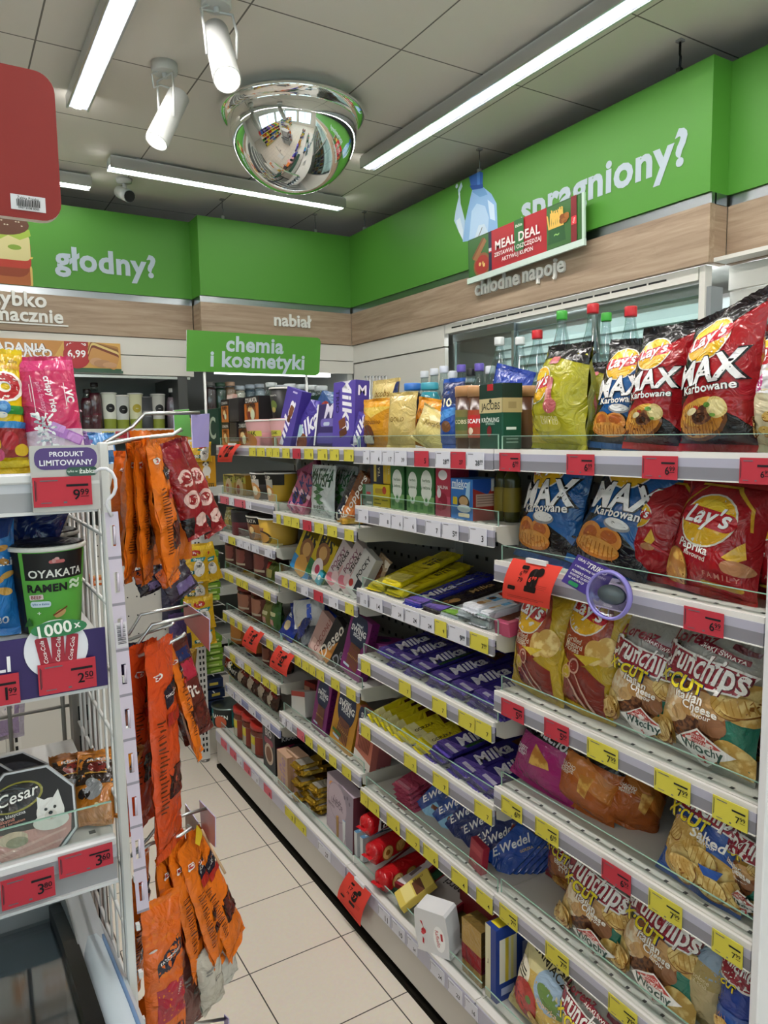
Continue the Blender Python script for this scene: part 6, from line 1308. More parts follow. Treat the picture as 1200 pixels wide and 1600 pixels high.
for i, (px, dx, li, rz, c_, sp, ds) in enumerate(((560, .12, .012, 16, '#8a1c2c', [R('#d9d4d6', .04, .06, .96, .94), T('#3a3034', 'pralines', .5, .5, .5, .1, b=.02), R('#7a6a6e', .3, .2, .6, .3), R('#c98a92', .7, .3, .8, .8)], 'flat dark red box with a pale printed lid'), (612, .16, .03, 4, '#8a1c2c', [R('#b9b4b2', .04, .04, .96, .96), T('#3a3436', 'merci', .5, .5, .5, 1.57, b=.06), E('#3a1c14', .85, .3, .06)], 'flat grey-lidded chocolate box with dark lettering'), (576, .12, -.006, -6, '#20402c', [R('#2a5a3c', .05, .05, .95, .95)], 'flat dark green box at the bottom of the pile'), (640, .17, .0, 0, '#4a3f1c', [R('#5f5226', .04, .04, .96, .96)], 'flat olive box under the grey-lidded one'))):
    X, yc, z, w, h = fit('C', 6, px, px+60, 1390, .0); o = flat('chocolate_box', .17, .13, .02, c_, sp, kind='card', seals=False, c=.001); o.rotation_euler = (0, math.radians(-12 if i == 1 else -5), math.radians(rz)); o.location = (X+dx, yc, z+.012+li); tag(o, ds+' on the bottom shelf', 'chocolate box')
# ================================================================== biscuit bay
def stick(b, k, p0, p1, yt, base, spec, desc, lean=12, roll=10, dx=.03, d=.022, dr=0, right=None, cat='biscuit box', kind='card', group=None, name='biscuit_box', w=None, h=None, lift=0):
    X, yc, z, w_, h_ = fit(b, k, p0, p1, yt, dx)
    o = box(name, w or w_, d, h or h_, base, spec, right or [R(base, 0, 0, 1, 1)], (), kind)
    return put(o, (X+d/2, yc, z+.004+lift), -90+dr, lean, roll, desc, pl(b, k), cat, group)
PKB = [Pg('#e8b9c8', [(0, .4), (1, .5), (1, .6), (0, .55)]), E('#3a2014', .5, .4, .3, .2), T('#2a2a6a', 'MILKA', .45, .62, 2.0, 1.45, b=.06, sh=.2), RR('#c98aa0', .5, .15, .6, .2, .05)]
stick('B', 1, 447, 462, 738, '#a8506e', PKB, 'pink bar pack leaning in the row', roll=24, lean=14, kind='film', name='bar_pack', cat='bar pack', group='pink bar packs on the second shelf')
stick('B', 1, 458, 472, 742, '#a8506e', PKB, 'pink bar pack leaning in the row', roll=24, lean=14, kind='film', name='bar_pack', cat='bar pack', group='pink bar packs on the second shelf')
stick('B', 1, 464, 480, 730, '#5a3a86', [T('#f2eefa', 'MILKA', .45, .5, 2.2, 1.45, b=.06, sh=.2), E('#c98aa0', .5, .2, .3)], 'violet bar pack leaning behind the pink ones', roll=20, lean=16, dx=.07, kind='film', name='bar_pack', cat='bar pack')
stick('B', 1, 455, 478, 716, '#8a2450', [R('#a83a68', .1, .2, .9, .8)], 'dark pink pouch lying on top at the back', roll=70, lean=10, dx=.12, kind='film', name='bar_pack', cat='bar pack', w=.06, h=.14, lift=.12)
MC = [T('#1f4a2e', 'MATCHA', .5, .86, .92, b=.04, sh=.1, sy=1.5, sp=1.0), T('#1f4a2e', 'CRUSH', .5, .74, .86, b=.04, sh=.1, sy=1.4)]+[Pg('#3a6a3a', [(.5-.16+dx, y), (.5+dx, y+.05), (.66+dx, y), (.5+dx, y-.055)]) for dx, y in ((-.05, .62), (.06, .55), (-.07, .48), (.04, .40), (-.06, .34), (.06, .27))]+[T('#6a7a6a', 'vegan', .45, .12, .5)]
pouch('B', 1, 481, 518, 727, '#c9cfd0', 'silver green-lettered pouch standing in front', MC, seed=51, cat='sweets pouch', name='sweets_pouch', t=.04, lean=4)
pouch('B', 1, 513, 548, 727, '#7f8486', 'silver green-lettered pouch shaded behind its twin', MC, seed=52, cat='sweets pouch', name='sweets_pouch', t=.04, dx=.08, lean=6, roll=2)  # shade behind the front pouch is painted in as a darker film colour
stick('B', 1, 521, 536, 742, '#2a2226', [R('#1a2440', .1, .1, .9, .5), T('#f0e6da', 'Kinder', .5, .4, 2.2, 1.45, b=.04)], 'dark bar pack leaning by the orange one', roll=24, lean=14, kind='film', name='bar_pack', cat='bar pack')
stick('B', 1, 530, 546, 735, '#a8541f', [R('#6b3a1a', .0, .6, 1, 1), R('#c97434', .1, .1, .8, .5), T('#f0e6da', 'Knoppers', .5, .5, 2.4, 1.45, b=.04)], 'orange and brown bar pack leaning in the row', roll=24, lean=14, kind='film', name='bar_pack', cat='bar pack')
stick('B', 1, 540, 556, 728, '#5a3a26', [R('#d8c49a', .0, .5, 1, .8)], 'brown bar pack leaning by the tea shelf', roll=26, lean=14, dx=.05, kind='film', name='bar_pack', cat='bar pack')
o = flat('bar_pack', .12, .05, .018, '#c99a3a', [RR('#e0c47a', .5, .5, .6, .6, .05)], kind='foil'); X, yc, z, w, h = fit('B', 1, 540, 556, 800, .03); put(o, (X+.03, yc, z+.004), -20, 0, 0, 'gold foil bar lying at the shelf end', pl('B', 1), 'bar pack')
Bx = 'biscuit boxes on the third shelf'
lz = [T('#141414', 'BIS', .5, .88, .7, b=.08), T('#141414', 'ZOO', .5, .80, .7, b=.08), E('#8a5a34', .5, .62, .34, .3), E('#c99a5a', .48, .64, .2, .18)]
stick('B', 2, 452, 478, 836, '#c9ae1c', lz+[R('#2f86c4', 0, 0, 1, .36), E('#d09a4a', .5, .2, .3, .3)], 'yellow biscuit box with a blue lower half', roll=18, lean=16, d=.05, right=[R('#b39a18', 0, .36, 1, 1), R('#256fa8', 0, 0, 1, .36)], group=Bx)
stick('B', 2, 476, 502, 840, '#c9ae1c', lz+[R('#1f6a3c', 0, 0, 1, .36), E('#e6d8d8', .5, .26, .26, .3), E('#c23a5a', .5, .26, .12)], 'yellow biscuit box with a green lower half', roll=18, lean=16, d=.05, right=[R('#9a8616', 0, .36, 1, 1), R('#18532f', 0, 0, 1, .36), E('#8a4a34', .5, .7, .3)], group=Bx)
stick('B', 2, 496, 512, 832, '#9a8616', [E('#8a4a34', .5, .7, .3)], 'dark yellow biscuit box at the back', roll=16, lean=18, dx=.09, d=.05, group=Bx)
pc = [T('#7a3a54', 'POCKY', .26, .60, .95, 1.4, b=.05), T('#3a2a2a', 'sticks', .46, .66, .8, 1.4, b=.05), RR('#c99a9a', .62, .42, .14, .5, .05, -.12), E('#d87a8a', .34, .14, .3, .2), E('#e9c6c9', .5, .25, .2)]
for p0, p1, yt, dx in ((505, 526, 846, .03), (523, 545, 848, .035)): stick('B', 2, p0, p1, yt, '#cfc0c0', pc, 'pale pink stick biscuit box', roll=24, lean=16, d=.03, dx=dx, right=[R('#b3a4a0', 0, 0, 1, 1)], group=Bx)
stick('B', 2, 538, 556, 858, '#c9c6c4', [T('#1f1c1c', 'POCKY', .5, .66, 1.1, 1.4, b=.06), R('#20242f', .5, .1, .9, .4), E('#a8322c', .2, .2, .16)], 'grey stick biscuit box with black lettering', roll=24, lean=16, d=.03, group=Bx)
o = bag('sweets_pouch', .07, .15, .03, '#b79a7a', [E('#d8b07a', .35, .5, .26, .5), E('#6b3a20', .7, .55, .2, .6), Pg('#e6d8c4', [(.5, 1), (1, 1), (1, .8)]), Pg('#5a2a18', [(.55, .2), (.62, .2), (.7, .9), (.62, .9)])], seed=60, nu=8, nv=10)
X, yc, z, w, h = fit('B', 2, 548, 572, 850, .05); put(o, (X+.03, yc-.01, z), -90, 16, 22, 'brown bag with an ice cream cone picture', pl('B', 2), 'sweets pouch')
stick('B', 2, 489, 498, 900, '#3aa8c4', [E('#e9f2f4', .5, .5, .3)], 'small turquoise sachet stuck between the boxes', roll=24, lean=20, dx=.02, d=.01, kind='film', name='sachet', cat='sachet', w=.03, h=.05)
# fourth shelf: heap of blue bags, thin boxes
rn = random.Random(5)
for i, (px, li, ro, lean, c_, ds) in enumerate(((436, .0, 10, 30, '#16309a', 'b'), (444, .08, 50, 40, '#1a2f8a', 'b'), (458, .02, 25, 20, '#1d3cae', 'b'), (466, .10, -50, 40, '#15256e', 'b'), (460, .0, -30, 30, '#b3b9c4', 's'), (444, .0, 50, 40, '#aab4cc', 's'), (452, .19, 70, 50, '#c4c6c9', 's'), (438, .15, 65, 40, '#182a7a', 'b'))):
    X, yc, z, w, h = fit('B', 3, px, px+18, 990, .03)
    o = bag('sweets_bag', .11, .14, .04, c_, [RR('#e6e9f0', .5, .7, .5, .2, .05), E('#d8c49a', .5, .35, .2)] if ds == 'b' else [RR('#3a5ac4', .5, .6, .6, .2, .05)], seed=70+i, nu=8, nv=10)
    put(o, (X+.0+.03*(i % 3), yc, z+li*.6+.01), -90+rn.uniform(-20, 20), lean, ro, 'dark blue sweets bag in the jumbled heap' if ds == 'b' else 'silver-white sweets bag in the jumbled heap', pl('B', 3), 'sweets bag', 'jumbled sweets bags on the fourth shelf')
stick('B', 3, 480, 503, 962, '#b3908a', [RR('#d8b4ac', .5, .2, .8, .36, .05), T('#8a4a44', 'COCONUT', .5, .6, 1.3, 1.4, b=.04)], 'dusty pink stick box', roll=20, lean=14, d=.03, right=[R('#8a6a62', 0, 0, 1, 1)])
stick('B', 3, 497, 518, 968, '#1c181a', [Pg('#c9843a', [(0, 0), (.6, 0), (1, .7), (1, .95)]), T('#e6dfd4', 'Deseo', .35, .5, 1.5, 1.3, b=.04, sh=.2)], 'black and orange stick box', roll=26, lean=14, d=.03, right=[R('#141214', 0, 0, 1, 1)])
stick('B', 3, 514, 532, 976, '#151316', [T('#8a8a90', 'Desir', .5, .4, 1.5, 1.3, b=.02, sh=.2)], 'black stick box with thin grey script', roll=26, lean=14, d=.03)
def swing(c): return [E('#16264a', .5, .76, .40, .5), T('#e9eef4', 'wow!', .5, .85, .3, b=.05), T('#f4f6f8', 'SWING', .5, .76, .7, b=.07), T('#e9eef4', 'sticks', .5, .68, .4, b=.04)]+[Pg('#7d4a34', [(.24+.07*i, .12), (.29+.07*i, .12), (.34+.06*i, .52), (.29+.06*i, .52)]) for i in range(8)]+[Pg('#c99a5a', [(.25+.07*i, .30), (.28+.07*i, .30), (.29+.07*i, .33), (.26+.07*i, .33)]) for i in range(8)]+[RR('#b8c9d8', .3, .14, .3, .06, .03)]
SWG = 'stick biscuit boxes on the lower shelves'
stick('B', 3, 530, 560, 963, '#7d1f6e', swing(0), 'purple stick biscuit box standing at the front', roll=10, lean=10, d=.03, right=[R('#5f1654', 0, 0, 1, 1)]+[E('#3a0e34', .3+.4*(i % 2), .06*i+.05, .1) for i in range(15)], group=SWG)
for i in range(4):
    X, yc, z, w, h = fit('B', 3, 548+i*2, 566+i*2, 990, .03); o = box('biscuit_box', .16, .08, .024, '#8a2a80', [T('#d8a8d0', 'SWING', .4, .5, .25, b=.05)], [R('#6d1c62', 0, 0, 1, 1)], [R('#7a2270', 0, 0, 1, 1), E('#16264a', .3, .5, .12)])
    put(o, (X+.12, yc-.02, z+.03+.0245*i), -70+i*4, 0, 0, 'purple stick biscuit box stacked flat', pl('B', 3), 'biscuit box', SWG)
# fifth shelf
stick('B', 4, 456, 478, 1085, '#c9c4c2', [R('#a83228', 0, .8, 1, 1), R('#d9d6d4', 0, 0, 1, .8)], 'white box with a red lid tipped over', roll=-14, lean=6, d=.05, kind='card', cat='biscuit box', right=[R('#b3aeac', 0, 0, 1, 1)])
stick('B', 4, 455, 492, 1066, '#6d2a2a', [E('#c9a08a', .5, .5, .3), R('#a83228', 0, .8, 1, 1)], 'dark red box standing behind the tipped white one', roll=-6, lean=6, d=.05, dx=.1)
for p0, p1, yt, dx in ((486, 507, 1068, .03), (500, 522, 1072, .06)): stick('B', 4, p0, p1, yt, '#7d1f6e', swing(0), 'purple stick biscuit box', roll=6, lean=8, d=.03, dx=dx, right=[R('#5f1654', 0, 0, 1, 1)]+[E('#3a0e34', .3+.4*(i % 2), .06*i+.05, .1) for i in range(15)], group=SWG)
stick('B', 4, 514, 546, 1083, '#c98f22', swing(1)+[RR('#4a7a3a', .3, .22, .4, .07, .02)], 'mustard yellow stick biscuit box', roll=10, lean=8, d=.03, right=[R('#a87818', 0, 0, 1, 1)], group=SWG)
zr = [E('#16264a', .5, .84, .5, .45), T('#e9eef4', 'SWING', .5, .86, .7, b=.06), T('#5a2a22', 'ZERO', .5, .60, .84, b=.05), Pg('#e9dfd9', [(0, 0), (1, 0), (1, .12), (0, .2)])]+[Pg('#7d3a2a', [(.18+.085*i, .26), (.23+.085*i, .26), (.24+.09*i, .52), (.19+.09*i, .52)]) for i in range(8)]
stick('B', 4, 552, 577, 1112, '#c4705a', zr, 'coral pink stick biscuit box', roll=6, lean=6, d=.025, right=[R('#a35a54', 0, 0, 1, 1)], group=SWG)
for i in range(3): stick('B', 4, 566+i*8, 584+i*8, 1122, '#9a5a5a', [E('#16264a', .5, .84, .5, .45)], 'dusty red stick biscuit box on edge', roll=6, lean=6, d=.025, dx=.05+.02*i, right=[R('#8a4a4e', 0, 0, 1, 1)], group=SWG)
# bottom shelf
WN = [T('#9a7a9a', 'wafle', .5, .35, 1.6, 1.5, b=.03, sh=.2), R('#c4a68a', .48, 0, .52, 1)]
for p0, p1, dx in ((434, 450, .02), (449, 466, .045)): vbar('B', 5, p0, p1, 1178, .05, '#b8967a', WN, 'tan wafer box', lean=0, dx=dx, right=[R('#a88566', 0, 0, 1, 1)]+[R('#8f6e50', .1+.2*i, 0, .12+.2*i, 1) for i in range(5)], top=[R('#c9a48a', 0, 0, 1, 1)])
gw = flat('wafer_pack', .20, .06, .020, '#b8942c', [RR('#e6e0d4', .2, .5, .3, .8, .05), RR('#c29a2c', .55, .5, .2, .8, .05), RR('#3a2a14', .8, .5, .2, .8, .05)], kind='foil', front=[R('#d8bd5a', .1, .2, .4, .8), R('#2a1e10', .5, 0, .8, 1)], c=.006)
gl = [(468, .0), (472, .021), (464, .042), (468, .063), (462, .084), (470, .105), (466, .126), (486, .0), (490, .021), (487, .042), (490, .063), (488, .084)]
for i, (px, li) in enumerate(gl):
    o = gw if i == 0 else dup(gw); X, yc, z, w, h = fit('B', 5, px-5, px+5, 1250, .03)
    put(o, (X+.09+.012*((i*5) % 3), yc, z+.004+li), 4*((i*7) % 5-2), 0, 0, 'gold foil wafer pack in the stack', pl('B', 5), 'wafer pack', 'gold wafer packs on the bottom shelf')
X, yc, z, w, h = fit('B', 5, 505, 551, 1228, .03)
o = box('praline_box', w*1.02, .045, h, '#b7a6b4', [Pg('#8f8494', [(.45, 1), (1, 1), (1, 0), (.78, 0)]), E('#d08a3a', .22, .84, .12, .07), T('#5a4a5a', 'Lindt', .42, .69, .34, b=.03, sh=.3), E('#a08ea0', .42, .63, .36, .3), E('#b7a6b4', .42, .63, .34, .28), T('#5a4a5a', 'Lindt', .42, .66, .3, b=.03, sh=.3), T('#5a4a5a', 'LINDOR', .42, .59, .44, b=.03), E('#6a5e70', .8, .9, .03), E('#6a5e70', .7, .86, .03), E('#6a5e70', .88, .83, .03), T('#5a4a5a', 'mleczna', .2, .5, .25)], [R('#5a2a34', 0, 0, 1, 1)]); put(o, (X+.03, yc, z), -94, 2, 0, 'lilac-grey praline box with an orange sticker', pl('B', 5), 'praline box')
X, yc, z, w, h = fit('B', 5, 516, 552, 1232, .12); o = box('praline_box', .09, .05, .145, '#5f1a22', []); put(o, (X+.02, yc-.015, z), -92, 2, 0, 'dark red box directly behind the lilac one', pl('B', 5), 'praline box')
for i in range(4):
    X, yc, z, w, h = fit('B', 5, 524+i*9, 536+i*9, 1285, .02); o = box('wafer_box', .020, .15, .082, '#d4d6d8', [], [R('#c4c8cc', 0, 0, 1, 1)], [R('#6a9cc4', .04, .0, .96, .45), R('#3f5a66', .04, .45, .96, 1), R('#e6eef4', .3, .1, .6, .3), R('#cfd8dc', .35, .55, .65, .9)]); put(o, (X+.09, yc-.008, z+.004), -90, 0, 0, 'narrow white box with a blue top', pl('B', 5), 'wafer box', 'narrow blue-topped boxes on the bottom shelf')
X, yc, z, w, h = fit('B', 5, 519, 524, 1290, .02); o = box('card_tray', .012, .15, .075, '#a8824e'); put(o, (X+.09, yc+.004, z+.004), -90, 0, 0, 'brown card tray side holding the blue-topped boxes', pl('B', 5), 'tray')
def roll(front):
    L, r = .22, .030
    def F(a, t):
        x = (a-.5)*L; e = abs(2*a-1); k = max(1-max(0, (e-.84)/.16)**2*.75, .05); th = 2*PI*t; c, s_ = math.cos(th), math.sin(th)
        q = r*k/((abs(c)**3.4+abs(s_)**3.4)**(1/3.4)); return Vector((x, q*c, .031+q*s_+.0012*math.sin(a*60)*(1 if e > .8 else 0)))
    g = MB(); g.grid(lambda a, t: F(a, -t), 30, 28, mt('#b3141c', 'film'))
    for s_ in (0, 1): g.poly([F(s_, t/20) for t in range(20)], mt('#8f1016', 'film'))
    g.grid(lambda a, t: Vector((-L/2-.012+.014*a, (t-.5)*.045, .031+.002*math.sin(t*30))), 2, 12, mt('#c8222a', 'film'))
    printing(g, front, plane_S((0, -r*1.0, .008), (1, 0, 0), (0, 0, 1), (0, -1, 0)), .18, .046, None, 'film'); return g.build('biscuit_roll')
hit = roll([Pg('#f4f4f4', [(.10, .1), (.48, .18), (.50, .95), (.14, .9)]), T('#141414', 'Hit', .31, .5, .28, .1, b=.14, sh=.15)])
hit2 = roll([E('#8a5a24', .20, .5, .13), E('#d8b06a', .20, .52, .115), E('#8a5a24', .20, .52, .05), E('#8a5a24', .50, .6, .12), E('#c99a54', .50, .6, .10), Pg('#f4f4f4', [(.8, .1), (.98, .18), (1, .95), (.82, .9)]), T('#141414', 'Hit', .9, .5, .14, .1, b=.12)])
for i, (px, dx, li, src) in enumerate(((556, .10, .116, hit), (572, .085, .058, hit2), (588, .085, .0, dup(hit2)))):
    X, yc, z, w, h = fit('C', 6, px-5, px+5, 1330, .0); put(src, (X+dx+.02, yc, z+.004+li), 14-3*i, 0, 0, ('red biscuit roll on top of the pile, its black-on-white name showing', 'middle red biscuit roll of the pile', 'red biscuit roll at the bottom of the pile')[i], pl('C', 6), 'biscuit roll', 'red biscuit rolls in a pile')
# ================================================================== noodle bay
NC = 'noodle cups and packs'
oy = lambda c: [R('#151214', 0, .72, 1, 1), T('#e8e2da', 'OYAKATA', .5, .84, .8, b=.04), E('#8a4a1c', .5, .35, .34, .26), E('#e6c48a', .45, .4, .18, .14), E('#d8e0c0', .6, .25, .14), E('#7a2a1c', .35, .25, .1), T('#151214', 'RAMEN', .5, .64, .6, b=.06)]
for (p0, p1, yt, lift, c_, dx) in ((346, 357, 650, 0, '#c9742c', .03), (358, 369, 650, 0, '#2a2628', .03), (370, 388, 650, 0, '#b8682a', .04), (346, 357, 612, .106, '#c9742c', .03), (358, 373, 612, .106, '#2a2628', .03), (382, 404, 612, .106, '#c26a26', .05)):
    X, yc, z, w, h = fit('A', 0, p0, p1, 650, dx); o = box('noodle_pack', w, .07, .104, c_, oy(0) if c_ != '#2a2628' else [R('#3a3638', .1, .1, .9, .5)], [R('#1e1b1d', 0, 0, 1, 1)]); put(o, (X+.04, yc, z+lift), -90, 0, 0, ('black' if c_ == '#2a2628' else 'orange and black')+(' upper' if lift else ' lower')+' noodle pack', pl('A', 0), 'noodle pack', NC)
for p0, p1 in ((391, 419), (420, 440)):
    X, yc, z, w, h = fit('A', 0, p0, p1, 650, .03); o = cup('noodle_cup', w/2, w*.42, .106, '#c98a8e', '#d8a8a8', [R('#d9a4a6', 0, .55, 1, 1), R('#c9c24a', .2, .4, .8, .62), T('#1f1c14', 'BULDAK', .5, .52, .4, b=.05), E('#a8703c', .5, .2, .2, .13)]); put(o, (X+.05, yc, z), -90, 0, 0, 'pink noodle cup in the lower row', pl('A', 0), 'noodle cup', NC)
X, yc, z, w, h = fit('A', 0, 405, 436, 650, .05); o = cup('noodle_cup', .047, .036, .125, '#1a191a', '#1a191a', [T('#cfcfc9', 'OYAKATA', .52, .78, .4, b=.04), E('#6a7a3a', .54, .45, .16, .18), E('#b3a05a', .54, .3, .1)]); put(o, (X+.06, yc, z+.11), -80, 0, 0, 'black noodle cup stacked on the pink ones', pl('A', 0), 'noodle cup', NC)
# dark green crate with a pale letter, behind the cups
X = 1.36
a, b = y_at(300, 1.17, 1.55), y_at(346, 1.17, 1.55)
o = box('display_crate', a-b, .05, .175, '#12402f', [T('#b9c9b4', 'C', .80, .46, .2, b=.03)]); put(o, (1.185, (a+b)/2, 1.535), -90, 0, 0, 'dark green card crate with a pale letter at the far shelf end', '', 'crate', 'dark green crates')
o = box('display_crate', .75, .08, .20, '#14382a', []); put(o, (1.34, 2.85, 1.532), -90, 0, 0, 'long dark green card crate behind the noodle packs', '', 'crate', 'dark green crates')
o = box('paper_sheet', .12, .02, .06, '#d8b0a8', [R('#e6cfc8', .1, .3, .9, .9)]); put(o, (1.20, 3.4, 1.712), -95, 10, 0, 'fanned pale pink papers on the dark green crate', '', 'paper')
# second shelf
for p0, p1, c_, r_ in ((350, 366, '#c9b03a', 0), (366, 384, '#b3872a', 0)):
    X, yc, z, w, h = fit('A', 1, p0, p1, 742, .05); o = box('noodle_pack', w*1.05, .08, h, c_, [R('#b9b84a', 0, .6, 1, .9), T('#2a2414', 'PASTA', .5, .75, .7, b=.05), E('#d8c49a', .5, .3, .3), E('#a8502a', .4, .28, .14), R('#5a4a1c', .1, .9, .9, 1)]); put(o, (X+.04, yc, z), -90, 0, 0, 'yellow noodle pack', pl('A', 1), 'noodle pack', NC)
for p0, p1, c_ in ((396, 414, '#2a1c14'), (415, 431, '#c9a02a')):
    X, yc, z, w, h = fit('A', 1, p0, p1, 738, .04); o = cup('noodle_cup', w*.62, w*.5, h, c_, '#1a1716', [R('#18140f', 0, .6, 1, 1), R('#b9b4ac', .3, .5, .7, .8), E('#c98a4a', .5, .3, .22, .2), E('#e9dcc0', .55, .35, .1), T('#f0e6d8', 'CUP', .5, .85, .3, b=.05)]); put(o, (X+.05, yc, z), -90, 0, 0, ('dark brown', 'yellow and black')[c_ == '#c9a02a']+' noodle cup', pl('A', 1), 'noodle cup', NC)
X, yc, z, w, h = fit('B', 1, 431, 449, 745, .12); o = cup('noodle_cup', .045, .036, .13, '#b8922a', '#c9a84a', [R('#18140f', 0, .6, 1, 1), E('#c98a4a', .5, .3, .2)]); put(o, (X, yc, z), -90, 0, 0, 'yellow noodle cup at the back by the pink bars', pl('B', 1), 'noodle cup', NC)
# third shelf
pouch('A', 2, 348, 366, 794, '#8a7f3c', 'olive green soup pouch', [T('#e6dfb0', 'ZUPA', .5, .6, .6, b=.04), E('#c9a84a', .5, .3, .2)], seed=80, cat='soup pouch', name='soup_pouch', group=NC)
X, yc, z, w, h = fit('A', 2, 369, 386, 796, .04); o = cyl('food_can', w/2, h, '#5f2028', '#1c1a1c', [R('#2a2428', 0, .6, 1, 1)], caph=.012); put(o, (X+.03, yc, z), -90, 0, 0, 'dark red can with a black top', pl('A', 2), 'can')
X, yc, z, w, h = fit('A', 2, 388, 407, 805, .03); o = cup('noodle_cup', w*.55, w*.45, h, '#c9843c', '#1f1c1c', [R('#151214', 0, .7, 1, 1), T('#e8e2da', 'OYAKATA', .5, .84, .5, b=.04), E('#7a4a2c', .5, .35, .2, .2), E('#e6c48a', .6, .45, .08)]); put(o, (X+.05, yc, z), -90, 0, 0, 'orange noodle cup with a black band', pl('A', 2), 'noodle cup', NC)
X, yc, z, w, h = fit('A', 2, 408, 431, 808, .025); o = cup('noodle_cup', w*.55, w*.44, h, '#c9a03a', '#2a241c', [T('#8a2a5a', 'BULDAK', .36, .58, .5, b=.05), E('#3a2a1c', .5, .28, .28, .14), E('#b8863c', .5, .29, .22, .1), R('#e0d0a0', .0, .0, 1, .08)]); put(o, (X+.05, yc, z), -90, 0, 0, 'mustard yellow noodle cup with a bowl picture', pl('A', 2), 'noodle cup', NC)
X, yc, z, w, h = fit('A', 2, 436, 462, 818, .10); o = cup('noodle_cup', .05, .04, .13, '#a8822c', '#3a3226', [R('#c9a84a', 0, .2, .4, .9), E('#5a4a34', .55, .6, .22, .2), E('#c9b48a', .55, .62, .12)]); o.location = (0, 0, 0); put(o, (1.22, y_at(450, 1.22, 1.15), 1.132), -90, 0, 0, 'dull yellow noodle cup past the end of the shelf front', pl('A', 2), 'noodle cup', NC)
# jars and pouches of the lower shelves
JR = 'jars in the noodle bay'
def jarrow(k, lst, yt, c1, c2, desc, lidc='#8a1f1c'):
    for i, (p0, p1) in enumerate(lst):
        X, yc, z, w, h = fit('A', k, p0, p1, yt+i*6, .03); o = cyl('sauce_jar', w*.48, h, c1, lidc, [E(c2, .5, .6, .3, .22), R('#c9b9a4', .2, .2, .8, .3), RR(c2, .5, .85, .6, .12, .05)], caph=.014, glass=mt('#4a2018', 'ceram'), lab=(.12, .78)); put(o, (X+w*.5, yc, z), -90, 0, 0, desc, pl('A', k), 'jar', JR)
jarrow(3, ((346, 361), (362, 379), (388, 409)), 842, '#5a2c2a', '#8a4a44', 'brown-red jar with a faded label', '#6a1f1c')
pouch('A', 3, 413, 431, 878, '#5a6a2c', 'green foil pouch with a red corner', [E('#c22a2c', .25, .85, .2), RR('#c9c07a', .5, .5, .5, .3, .05)], kind='foil', seed=82, cat='soup pouch', name='soup_pouch', group=NC)
jarrow(4, ((363, 384), (386, 404)), 918, '#6a342a', '#a8705a', 'reddish sauce jar with a pale label', '#7a241c')
for p0, p1, c_ in ((408, 421, '#7a7a3a'), (420, 433, '#3a6a2c')): pouch('A', 4, p0, p1, 940, c_, 'green sauce pouch', [RR('#c98a7a', .5, .3, .4, .3, .05), RR('#d8d4a0', .5, .6, .6, .2, .05)], seed=int(p0), cat='soup pouch', name='soup_pouch', group=NC)
jarrow(5, ((352, 372), (376, 393)), 968, '#a85a24', '#c9843c', 'orange sauce jar', '#8a3a1c')
jarrow(5, ((404, 418), (419, 433)), 1002, '#5f221c', '#8a4a3a', 'dark red sauce jar', '#5a1a1a')
pouch('A', 6, 346, 366, 1025, '#c9a81c', 'yellow and black noodle pouch', [R('#151315', .3, 0, 1, .8), T('#e6e2da', 'INSTANT', .6, .45, .7, b=.05), E('#a8281c', .3, .6, .2), E('#f0ece4', .55, .6, .1)], seed=85, cat='noodle pouch', name='noodle_pouch', roll=12, lean=14, group=NC)
for p0, p1, yt in ((368, 383, 1048), (382, 399, 1056), (398, 416, 1068), (414, 428, 1082)): pouch('A', 6, p0, p1, yt, '#4a2a20', 'dark patterned bean pouch', [E('#c9b4a0', .3+.4*((i*7) % 5)/5, .1+.8*i/16, .09, .07, i) for i in range(16)]+[R('#7a1f1c', .1, .8, .9, .95)], seed=int(p0), cat='soup pouch', name='soup_pouch', lean=12, roll=8, group=NC)
X, yc, z, w, h = fit('A', 7, 340, 357, 1100, .04); o = cyl('food_can', w*.55, h, '#1f7a7a', '#8a9a9a', [R('#151c1c', .55, .0, 1, 1), T('#e6eee9', 'RAMEN', .72, .6, .4, b=.05), E('#c25a3a', .75, .3, .14)], capk='metal', caph=.008); put(o, (X+.04, yc, z), -90, 0, 0, 'teal can with a black panel', pl('A', 7), 'can')
for i, (p0, p1, yt) in enumerate(((358, 376, 1107), (371, 390, 1118), (383, 405, 1132))):
    X, yc, z, w, h = fit('A', 7, p0, p1, yt, .025); o = cyl('sauce_jar', w*.48, h, '#b3b0a4', '#a8281f', [R('#c9b81c', .3, .5, .62, .95), R('#e6e2d8', .12, .2, .3, .9), E('#d8c22a', .3, .2, .14), R('#7a2a1c', .62, 0, 1, 1)], caph=.022, glass=mt('#5f2a1a', 'ceram'), lab=(.1, .66)); put(o, (X+w*.5, yc, z), -90, 0, 0, 'red-lidded brown sauce jar with a yellow label', pl('A', 7), 'jar', JR)
X, yc, z, w, h = fit('A', 7, 404, 436, 1140, .03)
o = box('soup_box', w*.6, .16, h, '#26252a', [RR('#8a2a44', .5, .7, .7, .2, .1), E('#c9b4a0', .5, .4, .34), E('#7a4a2c', .5, .4, .24), T('#c9c4c4', 'BIO', .5, .9, .5, b=.05)], [R('#18171b', 0, 0, 1, 1), T('#c9c9cc', 'KRAKUS', .5, .84, .62, b=.06), RR('#8a2450', .3, .62, .5, .12, .02), E('#3a3a44', .6, .3, .4), E('#1e1e24', .6, .3, .34)], [R('#1c1b20', 0, 0, 1, 1)]); put(o, (X+.085, yc, z), -90, 0, 0, 'black soup box with white capitals along its side', pl('A', 7), 'soup box')
